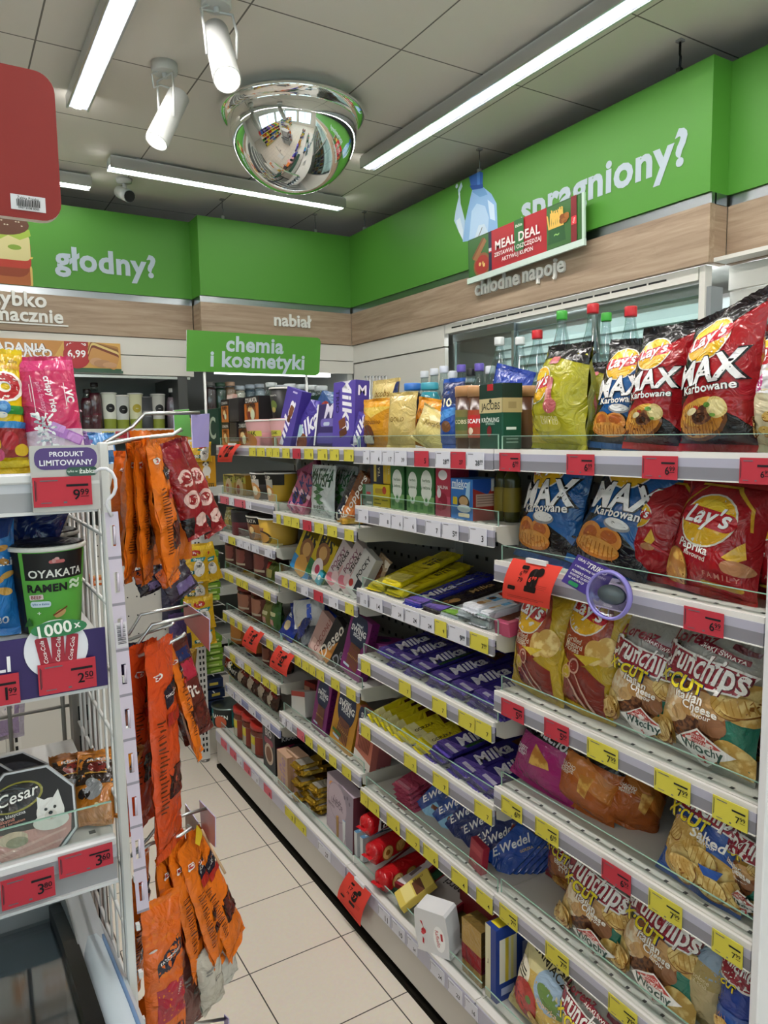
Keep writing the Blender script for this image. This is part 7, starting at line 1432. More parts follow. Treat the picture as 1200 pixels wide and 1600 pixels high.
X, yc, z, w, h = fit('A', 7, 410, 425, 1140, .03); o = cyl('bottle_cap', .022, .02, '#1f3aa0', '#2446c4', [], caph=.012); put(o, (X+.09, yc, z+h+.001), -90, 0, 0, 'blue round lid lying on the black soup box', '', 'lid')
# ================================================================== bottles along the back of the top shelf
def back_bottle(px, top, col, desc, X=1.60, r=.043, liq=None, base=1.49, lab=None, spec=(), capr=.0155, glass=None, cat='bottle', grp='large bottles on the rear top shelf'):
    y = y_at(px, X, 1.75); zt = z_at(top, X, y)
    o = bottle('water_bottle' if cat == 'bottle' else 'drink_bottle', r, zt-base, col, lab, liq, .42, spec, (.3, .55), capr, glass)
    return put(o, (X, y, base), -90, 0, 0, desc, '', 'bottle', grp)
back_bottle(780, 527, '#dfe2e4', 'clear water bottle with a white cap, the one nearer the coffee', liq=None)
back_bottle(812, 527, '#dfe2e4', 'clear water bottle with a white cap, beside the red-capped one', X=1.70)
back_bottle(839, 516, '#c8202c', 'red-capped bottle with a green label behind the yellow crisps', lab='#2a5a3a', spec=[T('#e6ece6', 'HELENA', .5, .5, .7, b=.05)], X=1.56)
back_bottle(877, 486, '#3fa83a', 'green-capped clear bottle between two red-capped ones', X=1.58)
back_bottle(925, 475, '#c8202c', 'tall red-capped clear bottle in the middle of the large bottles', X=1.56)
back_bottle(946, 489, '#3fa83a', 'green-capped clear bottle standing further back', X=1.80)
back_bottle(984, 479, '#c8202c', 'red-capped clear bottle next to the tall red crisp bags', X=1.56)
SB = 'small bottles behind the coffee packs'
for i, (px, top, c_, lq) in enumerate(((664, 580, '#d8dce4', None), (679, 576, '#dadde6', None), (694, 572, '#cfd2e0', None), (708, 580, '#d8dce4', None), (721, 570, '#6a5ab8', '#c9d4dc'), (736, 576, '#1a1a1e', '#2a2a2e'), (749, 568, '#6a5ab8', '#d0d8de'), (766, 572, '#d8dce4', None))):
    X = 1.62; y = y_at(px, X, 1.6); zt = z_at(top, X, y); o = bottle('drink_bottle', .031, zt-1.49, c_, '#c4ced8' if lq else None, lq, .4, [R('#5a6ab0', .2, .3, .8, .7)] if lq else [], (.35, .62), .016); put(o, (X, y, 1.49), -90, 0, 0, ('purple-capped sports bottle' if lq and c_ == '#6a5ab8' else 'black-capped small bottle' if c_ == '#1a1a1e' else 'clear bottle with a pale cap')+' behind the coffee packs', '', 'bottle', SB)
for px, top, c_, lq, ds in ((645, 599, '#2f6fc0', '#2a1216', 'blue-capped dark drink bottle behind the gold pouches'), (672, 598, '#3a9ab0', '#2aa0b0', 'turquoise drink bottle behind the gold pouches')):
    X = 1.50; y = y_at(px, X, 1.6); zt = z_at(top, X, y); o = bottle('drink_bottle', .038, zt-1.49, c_, None, lq, .2, (), (.3, .6), .03); put(o, (X, y, 1.49), -90, 0, 0, ds, '', 'bottle', SB)
for i in range(7):
    X = 1.62; px = 574+i*5; y = y_at(px, X, 1.6); zt = z_at(588, X, y); g = MB(); g.tube([(0, 0, 0), (0, 0, zt-1.49)], .004, mt('#b9bcc0', 'metal'), 8); g.tube([(0, 0, zt-1.49), (0, .012, zt-1.492)], .0035, mt('#8a8e94', 'metal'), 6); o = g.build('whisk_handle'); put(o, (X, y, 1.49), 0, 0, 0, 'thin metal rod in the bundle behind the gold pouches', '', 'rod', 'thin metal rods behind the coffee packs')
# row of lidded drinks seen between the purple packs and the far sign
FR = 'small drinks behind the noodle cups'
for i, (px, top, c_, cap) in enumerate(((330, 597, '#4a2a2a', '#6a6a66'), (346, 598, '#2a4a34', '#3a5a44'), (361, 597, '#b88a64', '#c9a484'), (376, 603, '#d8c9b0', '#c4cfd4'), (392, 601, '#5a6a74', '#b9c4cc'), (407, 600, '#c9ccd0', '#c4ccd2'), (426, 598, '#3a4a44', '#cfd6d8'), (441, 602, '#2a3a4a', '#aab4bc'), (455, 600, '#7a8a94', '#d0d6da'), (473, 601, '#2a2f3a', '#c4ccd2'), (488, 602, '#8a949c', '#cfd4d8'), (503, 603, '#3a4450', '#c9ced4'))):
    X = 1.66; y = y_at(px, X, 1.6); bz = 1.49
    if y > 4.0: y = 4.76; X = x_at(px, y, 1.7); bz = 1.627
    zt = z_at(top, X, y); o = bottle('drink_bottle', .04, max(zt-bz, .12), cap, None, c_, .18, (), (.3, .6), .032); put(o, (X, y, bz), -90, 0, 0, 'small lidded drink in the row behind the noodle cups', '', 'bottle', FR)

# ================================================================== goods on the promotion rack
def rk_pt(px, py, Y): return on_y(px, py, Y)
a, b = rk_pt(-62, 735, 1.03), rk_pt(50, 735, 1.03); w = b.x-a.x; h = rk_pt(0, 538, 1.03).z-Z1
gy = [Pg('#d8ae14', [(0, .86), (1, .86), (1, 1), (0, 1)]), T('#8a6a1c', 'Freude für alle', .62, .93, .6, b=.03), T('#e8a84a', 'wild melon', .70, .88, .55, b=.05), T('#b8242c', 'BO', .53, .70, .82, b=.16, ol=('#f0ece4', .14)), RR('#2f8a3a', .85, .50, .5, .14, .1), E('#3a78b8', .66, .52, .11), E('#6aa0d0', .66, .52, .05), E('#e6e6da', .62, .46, .09, .05), E('#8a3a24', .5, .48, .1), R('#2a7ab8', 0, .345, 1, .40), R('#8a1f20', .3, .1, 1, .345),
      E('#c9a41c', .45, .22, .14), E('#a81f2a', .72, .24, .12, .16), E('#d8b41c', .88, .16, .1), E('#b8406a', .55, .12, .1), E('#3a7a2a', .25, .2, .1), RR('#c9b41c', .5, .05, 1, .1, .02)]
o = bag('gummy_bag', w, h, .05, '#e0bf12', gy, seed=101, seal=.04); put(o, ((a.x+b.x)/2, 1.05, Z1-.002), 0, 4, 0, 'yellow gummy sweets bag with a red letter on the top rack shelf', '', 'sweets bag')
a, b = rk_pt(48, 700, 1.03), rk_pt(139, 700, 1.03); w = b.x-a.x; h = rk_pt(90, 548, 1.03).z-Z1
cr = [R('#d9c6d9', 0, 0, 1, .36), R('#c22a5c', 0, .36, 1, 1), R('#d8407a', 0, .9, 1, 1), T('#f6eef2', 'VC', .85, .66, .26, -1.5, b=.10), T('#f6eef2', 'crispy rice', .50, .68, .74, -1.48, b=.07), T('#e08aac', 'pink fantasy', .34, .66, .60, -1.48, b=.02), R('#f0d8e4', .21, .5, .222, .86), R('#f0d8e4', .17, .62, .18, .78), R('#f0d8e4', .76, .56, .772, .78), RR('#a870bc', .68, .31, .62, .20, .02, -.5), RR('#c894d6', .55, .375, .25, .15, .01, -.5), RR('#c894d6', .81, .275, .25, .15, .01, -.5), E('#4fa83c', .50, .13, .12, .06), T('#f6eef2', '~', .40, .94, .08, 1.2, b=.08)]
for i in range(110):
    rn = random.Random(i); x = .20+.30*rn.random()*(1-.3*rn.random()); y = .12+.36*rn.random(); cr.append(E('#eef0f2' if i % 4 else '#9fb0ba', x+(.1 if y < .26 else 0)*rn.random()*2, y, .034, .018, rn.uniform(0, 3), n=6))
for i in range(14):
    rn = random.Random(100+i); cr.append(E('#f0c8d8', .3+.55*rn.random(), (.46)+.06*rn.random(), .014, .009, rn.uniform(0, 3), n=6))
o = bag('snack_bag', w, h, .03, '#c22a5c', cr, seed=102, seal=.035, wr=.0015, waist=.03); put(o, ((a.x+b.x)/2, 1.045, Z1-.004), 0, 6, -4, 'pink crispy rice bag with a pale lower third on the top rack shelf', '', 'snack bag')
# middle shelf
a, b = rk_pt(-60, 1000, 1.04), rk_pt(36, 1000, 1.04); h = rk_pt(0, 800, 1.04).z-Z2
nut = [Pg('#1c3a7a', [(0, .72), (.9, .84), (1, 1), (0, 1)]), T('#eef2f6', 'orzeszki', .55, .62, .8, b=.04), E('#c9944a', .8, .74, .1, .06, .4), E('#a8742c', .82, .62, .09, .06, -.3), E('#d8a85a', .86, .5, .12, .06, .5), E('#b8843c', .7, .46, .1, .06, .2), E('#d0a050', .8, .36, .13, .08, -.4), T('#dfe8f2', '80', .72, .10, .2, b=.03)]
o = bag('nut_bag', b.x-a.x, h, .06, '#2a7ac4', nut, seed=103, topc='#14285a'); put(o, ((a.x+b.x)/2, 1.06, Z2-.002), -8, 4, 0, 'blue peanut bag with a torn-looking dark top beside the noodle cup', '', 'snack bag')
o = bag('nut_bag', .08, .12, .03, '#14235a', [], seed=104); put(o, (rk_pt(34, 880, 1.14).x, 1.13, Z2+.09), -20, 4, 22, 'dark blue pack sticking up behind the green noodle cup', '', 'snack bag')
a, b = rk_pt(27, 1000, 1.04), rk_pt(140, 1000, 1.04); zt = rk_pt(80, 872, 1.04).z
oc = [R('#5fae44', .14, 0, .965, 1), R('#141416', .19, .66, .88, .985), T('#e9e9e4', 'OYAKATA', .535, .735, .60, b=.05), RR('#d8a8a8', .53, .90, .05, .05, .02), RR('#c26a6a', .53, .875, .16, .04, .02), RR('#c9908f', .50, .885, .04, .05, .02), T('#141416', 'RAMEN', .42, .565, .42, b=.10), RR('#e6d2d2', .30, .46, .15, .06, .01, .06), T('#8a2a2a', 'BEEF', .30, .46, .11, b=.06), RR('#d8e6f0', .34, .375, .22, .07, .03), T('#2f6a9a', 'tylko w żabka', .34, .375, .18), T('#dff0d8', '≈', .72, .585, .14, b=.03), T('#dff0d8', '◇', .86, .59, .05, b=.02), T('#dff0d8', '+', .32, .27, .04, b=.03),
      E('#c9a06a', .54, .25, .07, .04, .5), Pg('#7a3a1c', [(.46, .24), (.62, .33), (.62, .31), (.47, .225)]), Pg('#2f6a2a', [(.12, .1), (.2, .22), (.24, .12)]), R('#141416', .965, 0, 1, 1)]
o = cup('noodle_cup', (b.x-a.x)/2+.003, (b.x-a.x)/2*.84, zt-Z2+.02, '#141416', '#26272b', oc, rim='#e3e2dc'); put(o, ((a.x+b.x)/2, 1.065, Z2-.002), 4, 0, 0, 'green and black ramen cup on the middle rack shelf', '', 'noodle cup')
o = cup('noodle_cup', .05, .042, .118, '#141416', '#26272b', [R('#4a9a3a', .3, 0, .7, 1)], rim='#8f8f8a'); put(o, ((a.x+b.x)/2+.006, 1.18, Z2+.0), 0, 0, 0, 'dark ramen cup standing directly behind the green one', '', 'noodle cup')
# bottom rack shelf: pet food trays and foil packs
def tray(px, py, Y, s, lean, label, dark=False, rz=0):
    g = MB(); n = 8; c8 = []
    W, H = .112*s, .118*s; k = .34
    out = [(-W/2+W*k*.8, 0), (W/2-W*k*.8, 0), (W/2, H*k*.8), (W/2, H-H*k*.8), (W/2-W*k*.8, H), (-W/2+W*k*.8, H), (-W/2, H-H*k*.8), (-W/2, H*k*.8)]
    sc = lambda f, y: [((x)*f, y, (z-H/2)*f+H/2) for x, z in out]
    al = mt('#b9bec4', 'metal'); rings = [sc(1, -.004), sc(1.03, -.002), sc(1.03, .002), sc(.95, .004), sc(.82, .034)]
    for i in range(len(rings)-1):
        for j in range(8): g.poly([rings[i][j], rings[i][(j+1) % 8], rings[i+1][(j+1) % 8], rings[i+1][j]], al)
    g.poly(rings[-1][::-1], al); o = g.build('pet_food_tray')
    g = MB(); f = sc(.955, -.0045); g.poly(f, '#16171c'); g.poly(sc(1, -.004), '#c9ccd2')
    S = plane_S((0, -.0046, 0), (1, 0, 0), (0, 0, 1), (0, -1, 0))
    if not dark:
        printing(g, [Pg('#c9908c', [(.12, .14), (.3, .03), (.7, .03), (.95, .26), (.97, .44), (.6, .36), (.03, .36), (.03, .28)]), E('#cdb7a0', .32, .30, .16, .08), E('#8f8a70', .36, .26, .12, .06), E('#8a3a30', .78, .38, .12, .05, .3), E('#a34a3c', .7, .36, .08, .04), Pg('#d8a8a0', [(.1, .16), (.9, .3), (.9, .28), (.14, .13)]), Pg('#d8a8a0', [(.2, .1), (.85, .2), (.85, .18), (.24, .07)]),
            E('#8f8a3a', .38, .72, .30, .17, .18), E('#16171c', .37, .72, .28, .15, .18), T('#f0efea', 'Cesar', .40, .735, .46, .2, b=.02, sh=.3), T('#d8d8d6', 'Terryna klasyczna', .26, .53, .42, .12, b=.02), T('#c98a7a', 'z delikatną', .22, .485, .26, .12), T('#c98a7a', 'wołowiną i kurczakiem', .27, .455, .38, .12),
            E('#e3e2df', .74, .50, .155, .16), Pg('#e3e2df', [(.60, .54), (.60, .68), (.70, .62)]), Pg('#e3e2df', [(.76, .62), (.84, .72), (.88, .56)]), E('#dcdad6', .74, .40, .2, .1), E('#cfcac4', .74, .46, .07, .06), E('#1a1a1c', .69, .53, .018), E('#1a1a1c', .79, .54, .018), E('#1a1a1c', .74, .485, .024, .02), E('#b07a74', .745, .435, .02, .015)], S, W*.96, H, None, 'film', .0004, .00015)
    else: printing(g, [E('#3a3c44', .5, .7, .4, .2), T('#8f9098', 'Cesar', .45, .7, .5, .1, b=.02, sh=.3)], S, W*.96, H, None, 'film', .0004, .00015)
    g.build('printed_lid', o)
    P = rk_pt(px, py, Y); put(o, (P.x, Y, P.z), rz, lean, 0); tag(o, label, 'pet food', 'pet food trays on the rack'); return o
tray(50, 1352, RY+.004, 1.0, 30, 'octagonal pet food tray with a white dog on its black lid', rz=-4)
tray(28, 1295, RY+.10, 1.0, 56, 'dark octagonal pet food tray lying behind the one with the dog', True, rz=4)
tray(-20, 1330, RY+.07, 1.0, 50, 'dark octagonal pet food tray at the picture edge of the rack', True, rz=0)
fp = [R('#2a1c14', .06, .5, .94, .92), Pg('#c97a2c', [(.2, .84), (.8, .84), (.84, .92), (.16, .92)]), E('#7a2a24', .5, .76, .22, .16), E('#9a9da0', .5, .42, .2, .28), E('#7d8084', .42, .52, .12, .12), E('#1c1614', .3, .36, .14), RR('#b88a3a', .5, .66, .5, .04, .01), E('#f2d8a0', .62, .2, .05), T('#d8d2c8', 'PREMIUM', .5, .87, .5, b=.05)]
for i, (px, py, Y, lean, rz) in enumerate(((140, 1298, 1.015, 58, -20), (152, 1310, 1.03, 66, -24), (122, 1318, 1.03, 60, -6), (164, 1306, 1.05, 68, -28), (140, 1318, 1.06, 72, -14))):
    o = bag('snack_bag', .062, .118, .016, '#b8701c' if i < 2 else '#8a5220', fp, 'film', seed=120+i, nu=8, nv=12, seal=.04); P = rk_pt(px, py, Y); put(o, (P.x, Y, max(P.z, Z3)), rz, lean, 0, 'brown foil snack pack with a grey animal picture', 'on the bottom rack shelf', 'snack pack', 'foil snack packs on the rack')

# ================================================================== sausage packs on the hooks
def hang(Tp, Bt, w, t, rz, base, spec, label, grp, seed=1, kind='film', roll=0, back=None, name='sausage_pack', cat='sausage pack'):
    z = (Tp-Bt); h = z.length; z.normalize()
    f = Vector((math.sin(math.radians(rz)), -math.cos(math.radians(rz)), 0)); f = (f-z*f.dot(z)).normalized(); x = (-f).cross(z)
    o = bag(name, w, h, t, base, spec, kind, seed=seed, seal=.045, nu=10, nv=20, waist=.04, wr=.004, back=back, pleat=1.3)
    o.matrix_world = Matrix.Translation(Bt) @ Matrix((x, -f, z)).transposed().to_4x4()
    return tag(o, label, cat, grp)
OR, ORD = '#de7018', '#d0541a'
def sp_win(lbl='#1c1a2a', wtop=.55):
    return [RR('#2a1210', .66, wtop/2+.03, .64, wtop, .03), RR(MEAT, .52, wtop/2+.03, .16, wtop*.94, .03), RR(MEAT, .72, wtop/2+.03, .16, wtop*.94, .03), RR('#5a2018', .62, wtop/2+.03, .04, wtop*.9, .02), RR('#5a2018', .86, wtop/2+.03, .04, wtop*.9, .02), Pg(lbl, [(.4, .70), (.95, .74), (.95, .84), (.4, .80)]), T('#e6dcd2', 'TARCZYŃSKI', .68, .77, .46, .1, b=.05), E('#e6e0d8', .25, .88, .14, .07), E('#a8281f', .25, .88, .10, .045), R('#a8281f', .36, wtop+.04, .97, wtop+.10)]
def spine(o, col='#3a1c0c'):
    return o
TX = [R('#5a2a10', .08, .2+.022*i, .08+.2*(.6+.4*((i*7) % 5)/5), .208+.022*i) for i in range(22)]
G1, G2, G3 = 'sausage packs on the top hook', 'sausage packs on the middle hook', 'sausage packs on the lowest hook'
def P_(px, py, Y): return on_y(px, py, Y)
for i, (tx, ty, bx, by, Y, w, t, rz, ds) in enumerate(((196, 705, 184, 885, 1.20, .05, .03, 40, 'orange sausage pack nearest the rack grid on the top hook'), (206, 692, 203, 908, 1.12, .07, .022, 66, 'orange sausage pack on the top hook with printed edge, second from the rack'), (216, 690, 232, 908, 1.11, .075, .018, 66, 'thin orange sausage pack on the top hook between two thicker ones'), (236, 682, 272, 908, 1.10, .08, .030, 62, 'thick orange sausage pack on the top hook with long lines of print'), (250, 672, 258, 880, 1.19, .10, .02, 14, 'wide orange sausage pack seen face-on at the back of the top hook'))):
    o = hang(P_(tx, ty, Y), P_(bx, by, Y+.01), w, t, rz, OR, (sp_win() if i != 4 else [E('#1c1416', .55, .78, .2, .12), R('#a8281f', .1, .5, .9, .6), RR('#e6dfd6', .75, .35, .3, .3, .1), RR(MEAT, .4, .2, .7, .3, .04)])+(TX if i in (1, 2, 3) else []), ds, G1, seed=130+i)
    if i in (1, 2, 3):
        pass
for i, (tx, ty, bx, by, Y) in enumerate(((262, 690, 312, 838, 1.16), (272, 688, 338, 832, 1.19))):
    hang(P_(tx, ty, Y), P_(bx, by, Y), .052, .03, 30, '#8a1a20', [E('#d8b4ac', .5, .62, .3, .3), E('#8a1a20', .5, .62, .2, .2), E('#d8b4ac', .45, .38, .3, .3), E('#8a1a20', .45, .38, .18, .18), E('#d8b4ac', .6, .14, .24, .24), R('#1c1416', 0, 0, .3, .2)], ('dark red snack pack with pale rings on the top hook, nearer the orange packs', 'dark red snack pack with pale rings swinging furthest out on the top hook')[i], G1, seed=140+i)
for i, (tx, ty, bx, by, w, col) in enumerate(((228, 885, 240, 925, .05, '#2a2230'), (262, 880, 290, 930, .06, '#3a3040'))):
    hang(P_(tx, ty, 1.2), P_(bx, by, 1.2), w, .015, 20, col, [R('#c95516', 0, .5, .5, 1), R('#6a5a8a', .3, .1, .9, .4)], ('dark foil pack end showing under the top orange packs', 'dark foil pack end under the thick orange pack')[i], G1, seed=150+i)
for i, (tx, ty, bx, by, Y, w, t, rz, col, ds) in enumerate(((222, 1004, 222, 1292, 1.17, .085, .024, 48, '#d0481c', 'long orange sausage pack on the middle hook, next to the clip strip'), (247, 1000, 266, 1330, 1.13, .09, .028, 50, '#d24c1e', 'long orange sausage pack at the front of the middle hook'), (262, 1004, 313, 1182, 1.18, .05, .018, 66, OR, 'shorter orange sausage pack on the middle hook, swinging outwards'), (268, 1006, 312, 1150, 1.22, .07, .03, 30, '#5a2620', 'dark brown sausage pack with a red band on the middle hook'))):
    hang(P_(tx, ty, Y), P_(bx, by, Y-.01), w, t, rz, col, (sp_win(wtop=.58) if i != 3 else [R('#a8243a', 0, .62, 1, .82), R('#1f2a5a', .1, .84, .9, .96), T('#e0d4cc', 'fit', .5, .5, .4, b=.03), RR(MEAT, .5, .25, .8, .4, .05)])+(TX if i < 3 else []), ds, G2, seed=160+i)
hang(P_(200, 1006, 1.24), P_(206, 1200, 1.24), .07, .02, 10, '#1c2448', [R('#26305a', .1, .1, .9, .6)], 'dark blue pack hanging behind the clip strip on the middle hook', G2, seed=170)
for i, (tx, ty, bx, by, Y, w, t, rz, ds) in enumerate(((222, 1335, 208, 1560, 1.20, .07, .024, 58, 'orange sausage pack closest to the rack on the lowest hook'), (256, 1322, 280, 1545, 1.13, .075, .024, 56, 'orange sausage pack on the lowest hook, directly behind the lettered one'), (274, 1318, 316, 1512, 1.14, .075, .024, 54, 'middle orange sausage pack of the lowest hook'), (288, 1314, 348, 1500, 1.15, .075, .026, 55, 'orange sausage pack on the lowest hook, second furthest out'), (298, 1312, 372, 1478, 1.17, .075, .024, 50, 'outermost orange sausage pack of the lowest hook'))):
    hang(P_(tx, ty, Y), P_(bx, by, Y), w, t, rz, OR, sp_win(wtop=.62)+TX, ds, G3, seed=180+i)
lb = [R('#d9641a', 0, 0, 1, 1), Pg('#1c1c30', [(.25, .50), (.95, .62), (.95, .76), (.25, .62)]), T('#f0ece6', 'TARCZYŃSKI', .60, .63, .6, .28, b=.06), R('#a8283a', .2, .18, 1, .44), T('#e6c0c0', '100%', .8, .36, .26, 1.4, b=.03), RR(MEAT, .6, .08, .6, .18, .04), E('#e6e0d8', .2, .72, .1, .05)]
hang(P_(250, 1400, 1.07), P_(262, 1640, 1.06), .07, .022, 22, OR, lb, 'orange sausage pack with a dark slanted name label, nearest the viewer on the lowest hook', G3, seed=190)
hang(P_(222, 1560, 1.10), P_(236, 1660, 1.09), .05, .02, 20, OR, [R('#a8281f', 0, 0, 1, .3)], 'orange pack end showing under the freezer side of the lowest hook', G3, seed=191)
for i, (tx, ty, bx, by, Y, w, c_) in enumerate(((322, 1480, 334, 1570, 1.13, .055, '#b9b4a8'), (340, 1440, 358, 1532, 1.17, .05, '#c4c2ba'), (286, 1490, 304, 1600, 1.16, .05, '#7a4a44'))):
    hang(P_(tx, ty, Y), P_(bx, by, Y), w, .028, 30, c_, [E('#8a8884', .6, .5, .18, .1), E(c_, .6, .5, .12, .07), R('#8a8884', .2, .7, .5, .74), R('#8a8884', .2, .64, .4, .67)], ('silvery pack end below the middle orange packs of the lowest hook', 'silvery pack end below the outermost orange pack', 'clear meat pack end showing low between the orange packs')[i], G3, seed=200+i, kind='film')

# ================================================================== pet food stand at the far end
sx, sy = 1.0, 3.385
o = thing('pet_food_stand', 'slotted white upright with wire shelves standing past the far end of the long shelving', 'shelving', (sx, sy, 0))
g = MB(); g.box(-.022, .022, -.015, .015, .012, 1.56, mt('#d2d0ca', 'paint'))
for k in range(52):
    for dx in (-.012, .004): g.box(dx, dx+.008, -.0165, -.0149, .05+k*.029, .065+k*.029, HOLE)
g.build('slotted_post', o)
g = MB(); g.lathe([(.022, 0), (.022, .006), (.008, .012)], mt('#9a9a98', 'metal'), 16); g.build('foot', o)
for k in range(13):
    g = MB(); z = .16+k*.085
    for yy in (.03, .1, .2): g.tube([(.0, yy, z), (.13, yy, z)], .0025, WIRE, 6)
    g.tube([(.13, .0, z), (.13, .22, z)], .0025, WIRE, 6); g.tube([(.06, .0, z), (.06, .22, z)], .0025, WIRE, 6); g.build('wire_shelf', o)
g = MB(); g.box(-.36, -.02, .14, .15, .5, 1.5, mt('#c4c2bc', 'paint')); 
for k in range(8):
    for j in range(10): g.box(-.34+k*.042, -.334+k*.042, .1385, .14, .55+j*.09, .556+j*.09, HOLE)
g.build('perforated_panel', o)
PF = 'yellow pet food pouches on the far stand'
dog = [R('#d9b32a', 0, .88, 1, 1), E('#a8281f', .5, .80, .2, .12), T('#f0d8d0', 'Pet', .5, .80, .2, b=.04), Pg('#1f7a7a', [(.3, .66), (.9, .66), (.8, .54), (.3, .56)]), T('#e9f2f0', 'Dental', .6, .61, .36, b=.04), E('#d8d4cc', .62, .34, .22, .34), E('#8a8884', .62, .44, .12), E('#2a2a2a', .62, .42, .04), RR('#1f5a5a', .26, .24, .34, .16, .04), T('#e9e2c0', '90', .26, .24, .2, b=.05)]
for i, (p0, p1, y0, y1, Y, ro, ds) in enumerate(((285, 325, 848, 912, 3.15, 0, 'yellow dog treat pouch in the front pair on the far stand, nearer the red packs'), (318, 347, 846, 910, 3.18, -14, 'yellow dog treat pouch in the front pair on the far stand, tilted towards the jars'), (288, 326, 910, 935, 3.2, 0, 'yellow dog treat pouch mostly hidden under the front pair'), (292, 336, 928, 988, 3.2, -4, 'yellow dog treat pouch hanging behind the middle hook plate'), (300, 338, 970, 1012, 3.22, -4, 'lowest yellow dog treat pouch on the far stand'), (298, 330, 690, 722, 3.28, 0, 'yellow pack at the top of the far stand'))):
    a, b = on_y(p0, y1, Y), on_y(p1, y0, Y); o = bag('pet_pouch', b.x-a.x, b.z-a.z, .02, '#c9a01c', dog, seed=210+i, nu=8, nv=10); put(o, ((a.x+b.x)/2, Y, a.z), 0, 0, ro); tag(o, ds, 'pet food', PF)
a, b = on_y(300, 762, 3.3), on_y(336, 712, 3.3)
o = box('pet_food_card', b.x-a.x, .008, b.z-a.z, '#c08a1c', [E('#dcd8d0', .62, .52, .17, .2), E('#dcd8d0', .58, .74, .13, .1), Pg('#3a2a20', [(.44, .72), (.5, .86), (.56, .8)]), Pg('#3a2a20', [(.62, .8), (.70, .86), (.72, .72)]), E('#1c1a1a', .58, .72, .03), R('#dcd8d0', .5, .28, .56, .5), R('#dcd8d0', .68, .28, .74, .5), E('#a8281f', .22, .9, .16, .08), R('#7a5a14', .1, .08, .9, .12)]+[R('#2a2410', .12+.08*i, .0, .16+.08*i, .07) for i in range(10)]); put(o, ((a.x+b.x)/2, 3.3, a.z), 0, 0, 0); tag(o, 'ochre card with a white and brown dog on the far stand', 'sign')
for i in range(7):
    P = on_y(286+i*4, 1078, 3.1); o = box('treat_stick', .03, .008, .16, '#a8842c' if i % 2 else '#8f6a1e', [R('#c9a84a', .2, .3, .8, .8)]); put(o, (P.x, 3.1+.02*i, P.z), -35, 0, 8, 'slim ochre treat pack fanned out on the far stand', '', 'pet food', 'slim treat packs on the far stand')
GP = 'green packs on the wire shelves of the far stand'
for i in range(14):
    z = .78+.031*i if i < 8 else .42+.031*(i-8)
    o = box('green_pack', .085, .12, .027, '#6f9a2c' if i % 3 else '#8ab03c', [R('#c9d88a', .2, .2, .8, .5)]); put(o, (1.075, 3.47, z), 4*((i*7) % 3-1), 0, 0, 'flat lime green pack stacked on the wire shelves', '', 'pet food', GP)
for i in range(4):
    o = box('dark_pack', .085, .12, .045, '#1c2a4a', [R('#c9b44a', .2, .3, .7, .6)]); put(o, (1.075, 3.47, .18+.055*i), 4*((i*7) % 3-1), 0, 0, 'dark blue pack stacked low on the wire shelves', '', 'pet food', 'dark packs on the far stand')
for i, (px, py, c_, ds) in enumerate(((285, 925, '#1f5a34', 'dark green pouch hanging between the orange and yellow packs'), (272, 925, '#2a2a44', 'navy pouch hanging beside the dark green pouch'), (282, 1000, '#4a3a6a', 'dusky purple pouch hanging behind the middle hook'), (304, 700, '#b8982c', 'mustard pouch half hidden by the lilac hook plate'))):
    P = on_y(px, py+45, 3.50-.006*i); o = bag('pet_pouch', .115, .28, .03, c_, [RR('#c9c4b4', .5, .6, .5, .2, .05)], seed=230+i, nu=8, nv=10); put(o, (P.x, 3.50-.006*i, P.z), 4, 0, -4+3*i); tag(o, ds, 'pouch', 'dark pouches hanging by the far stand')

# ================================================================== goods in the dairy cooler
DG = 'drinks and cups in the dairy cooler'
def cool(px, py_top, X_, kind, c1, c2, desc, k=0, Y=4.80, r=None):
    z = (1.625, 1.25, .92, .58, .25)[k]; x = x_at(px, Y, z+.05); zt = on_y(px, py_top, Y).z; h = max(zt-z, .06)
    if kind == 'cup': o = cup('coffee_cup', .046, .036, h, c1, '#d8d8d4', [E(c2, .5, .6, .24, .24), R('#8f9a3a', .0, .0, 1, .3), T('#e9e9e4', 'OLA', .5, .6, .14, b=.04)], lidk='plast')
    elif kind == 'bot': o = bottle('milk_bottle', .04, h, c2, None, c1, .34, (), (.3, .6), .022)
    else: o = cyl('yoghurt_pot', .04, h, c1, c2, [R(c2, .2, .4, .8, .6)], caph=.008)
    put(o, (x, Y, z), 0, 0, 0); tag(o, desc, 'drink', DG); return o
cool(138, 608, 0, 'bot', '#5a1a2a', '#1c1216', 'dark red bottle in the dairy cooler, partly behind the pink bag')
cool(150, 598, 0, 'bot', '#6d1f30', '#1c1216', 'dark red bottle with a black cap standing alone in the dairy cooler')
cool(172, 614, 0, 'cup', '#dfe2d4', '#1c1c1c', 'white coffee cup with a black badge in the dairy cooler, nearest the dark bottles')
cool(192, 618, 0, 'cup', '#c9ccc9', '#1c1c1c', 'grey-white coffee cup second along in the dairy cooler')
cool(213, 615, 0, 'cup', '#d9d9b4', '#b8a83c', 'cream coffee cup third along in the dairy cooler')
cool(229, 620, 0, 'pot', '#4a4c50', '#6a6c70', 'dark grey pot between the cream and last coffee cups')
cool(248, 616, 0, 'cup', '#c4c4bc', '#2a2a2a', 'last coffee cup before the small pink bottle in the dairy cooler')
cool(271, 607, 0, 'bot', '#a88a96', '#dcdcd8', 'small pink milk bottle with a white cap in the dairy cooler')
P = on_y(172, 605, 5.0); o = bag('lettuce_bag', .13, .2, .08, '#3a421c', [E('#4a5420', .5, .5, .3)], seed=250, nu=8, nv=8); put(o, (P.x+.01, 5.0, 1.627), 0, 0, 6); tag(o, 'dark olive bag behind the coffee cups in the dairy cooler', 'bag')
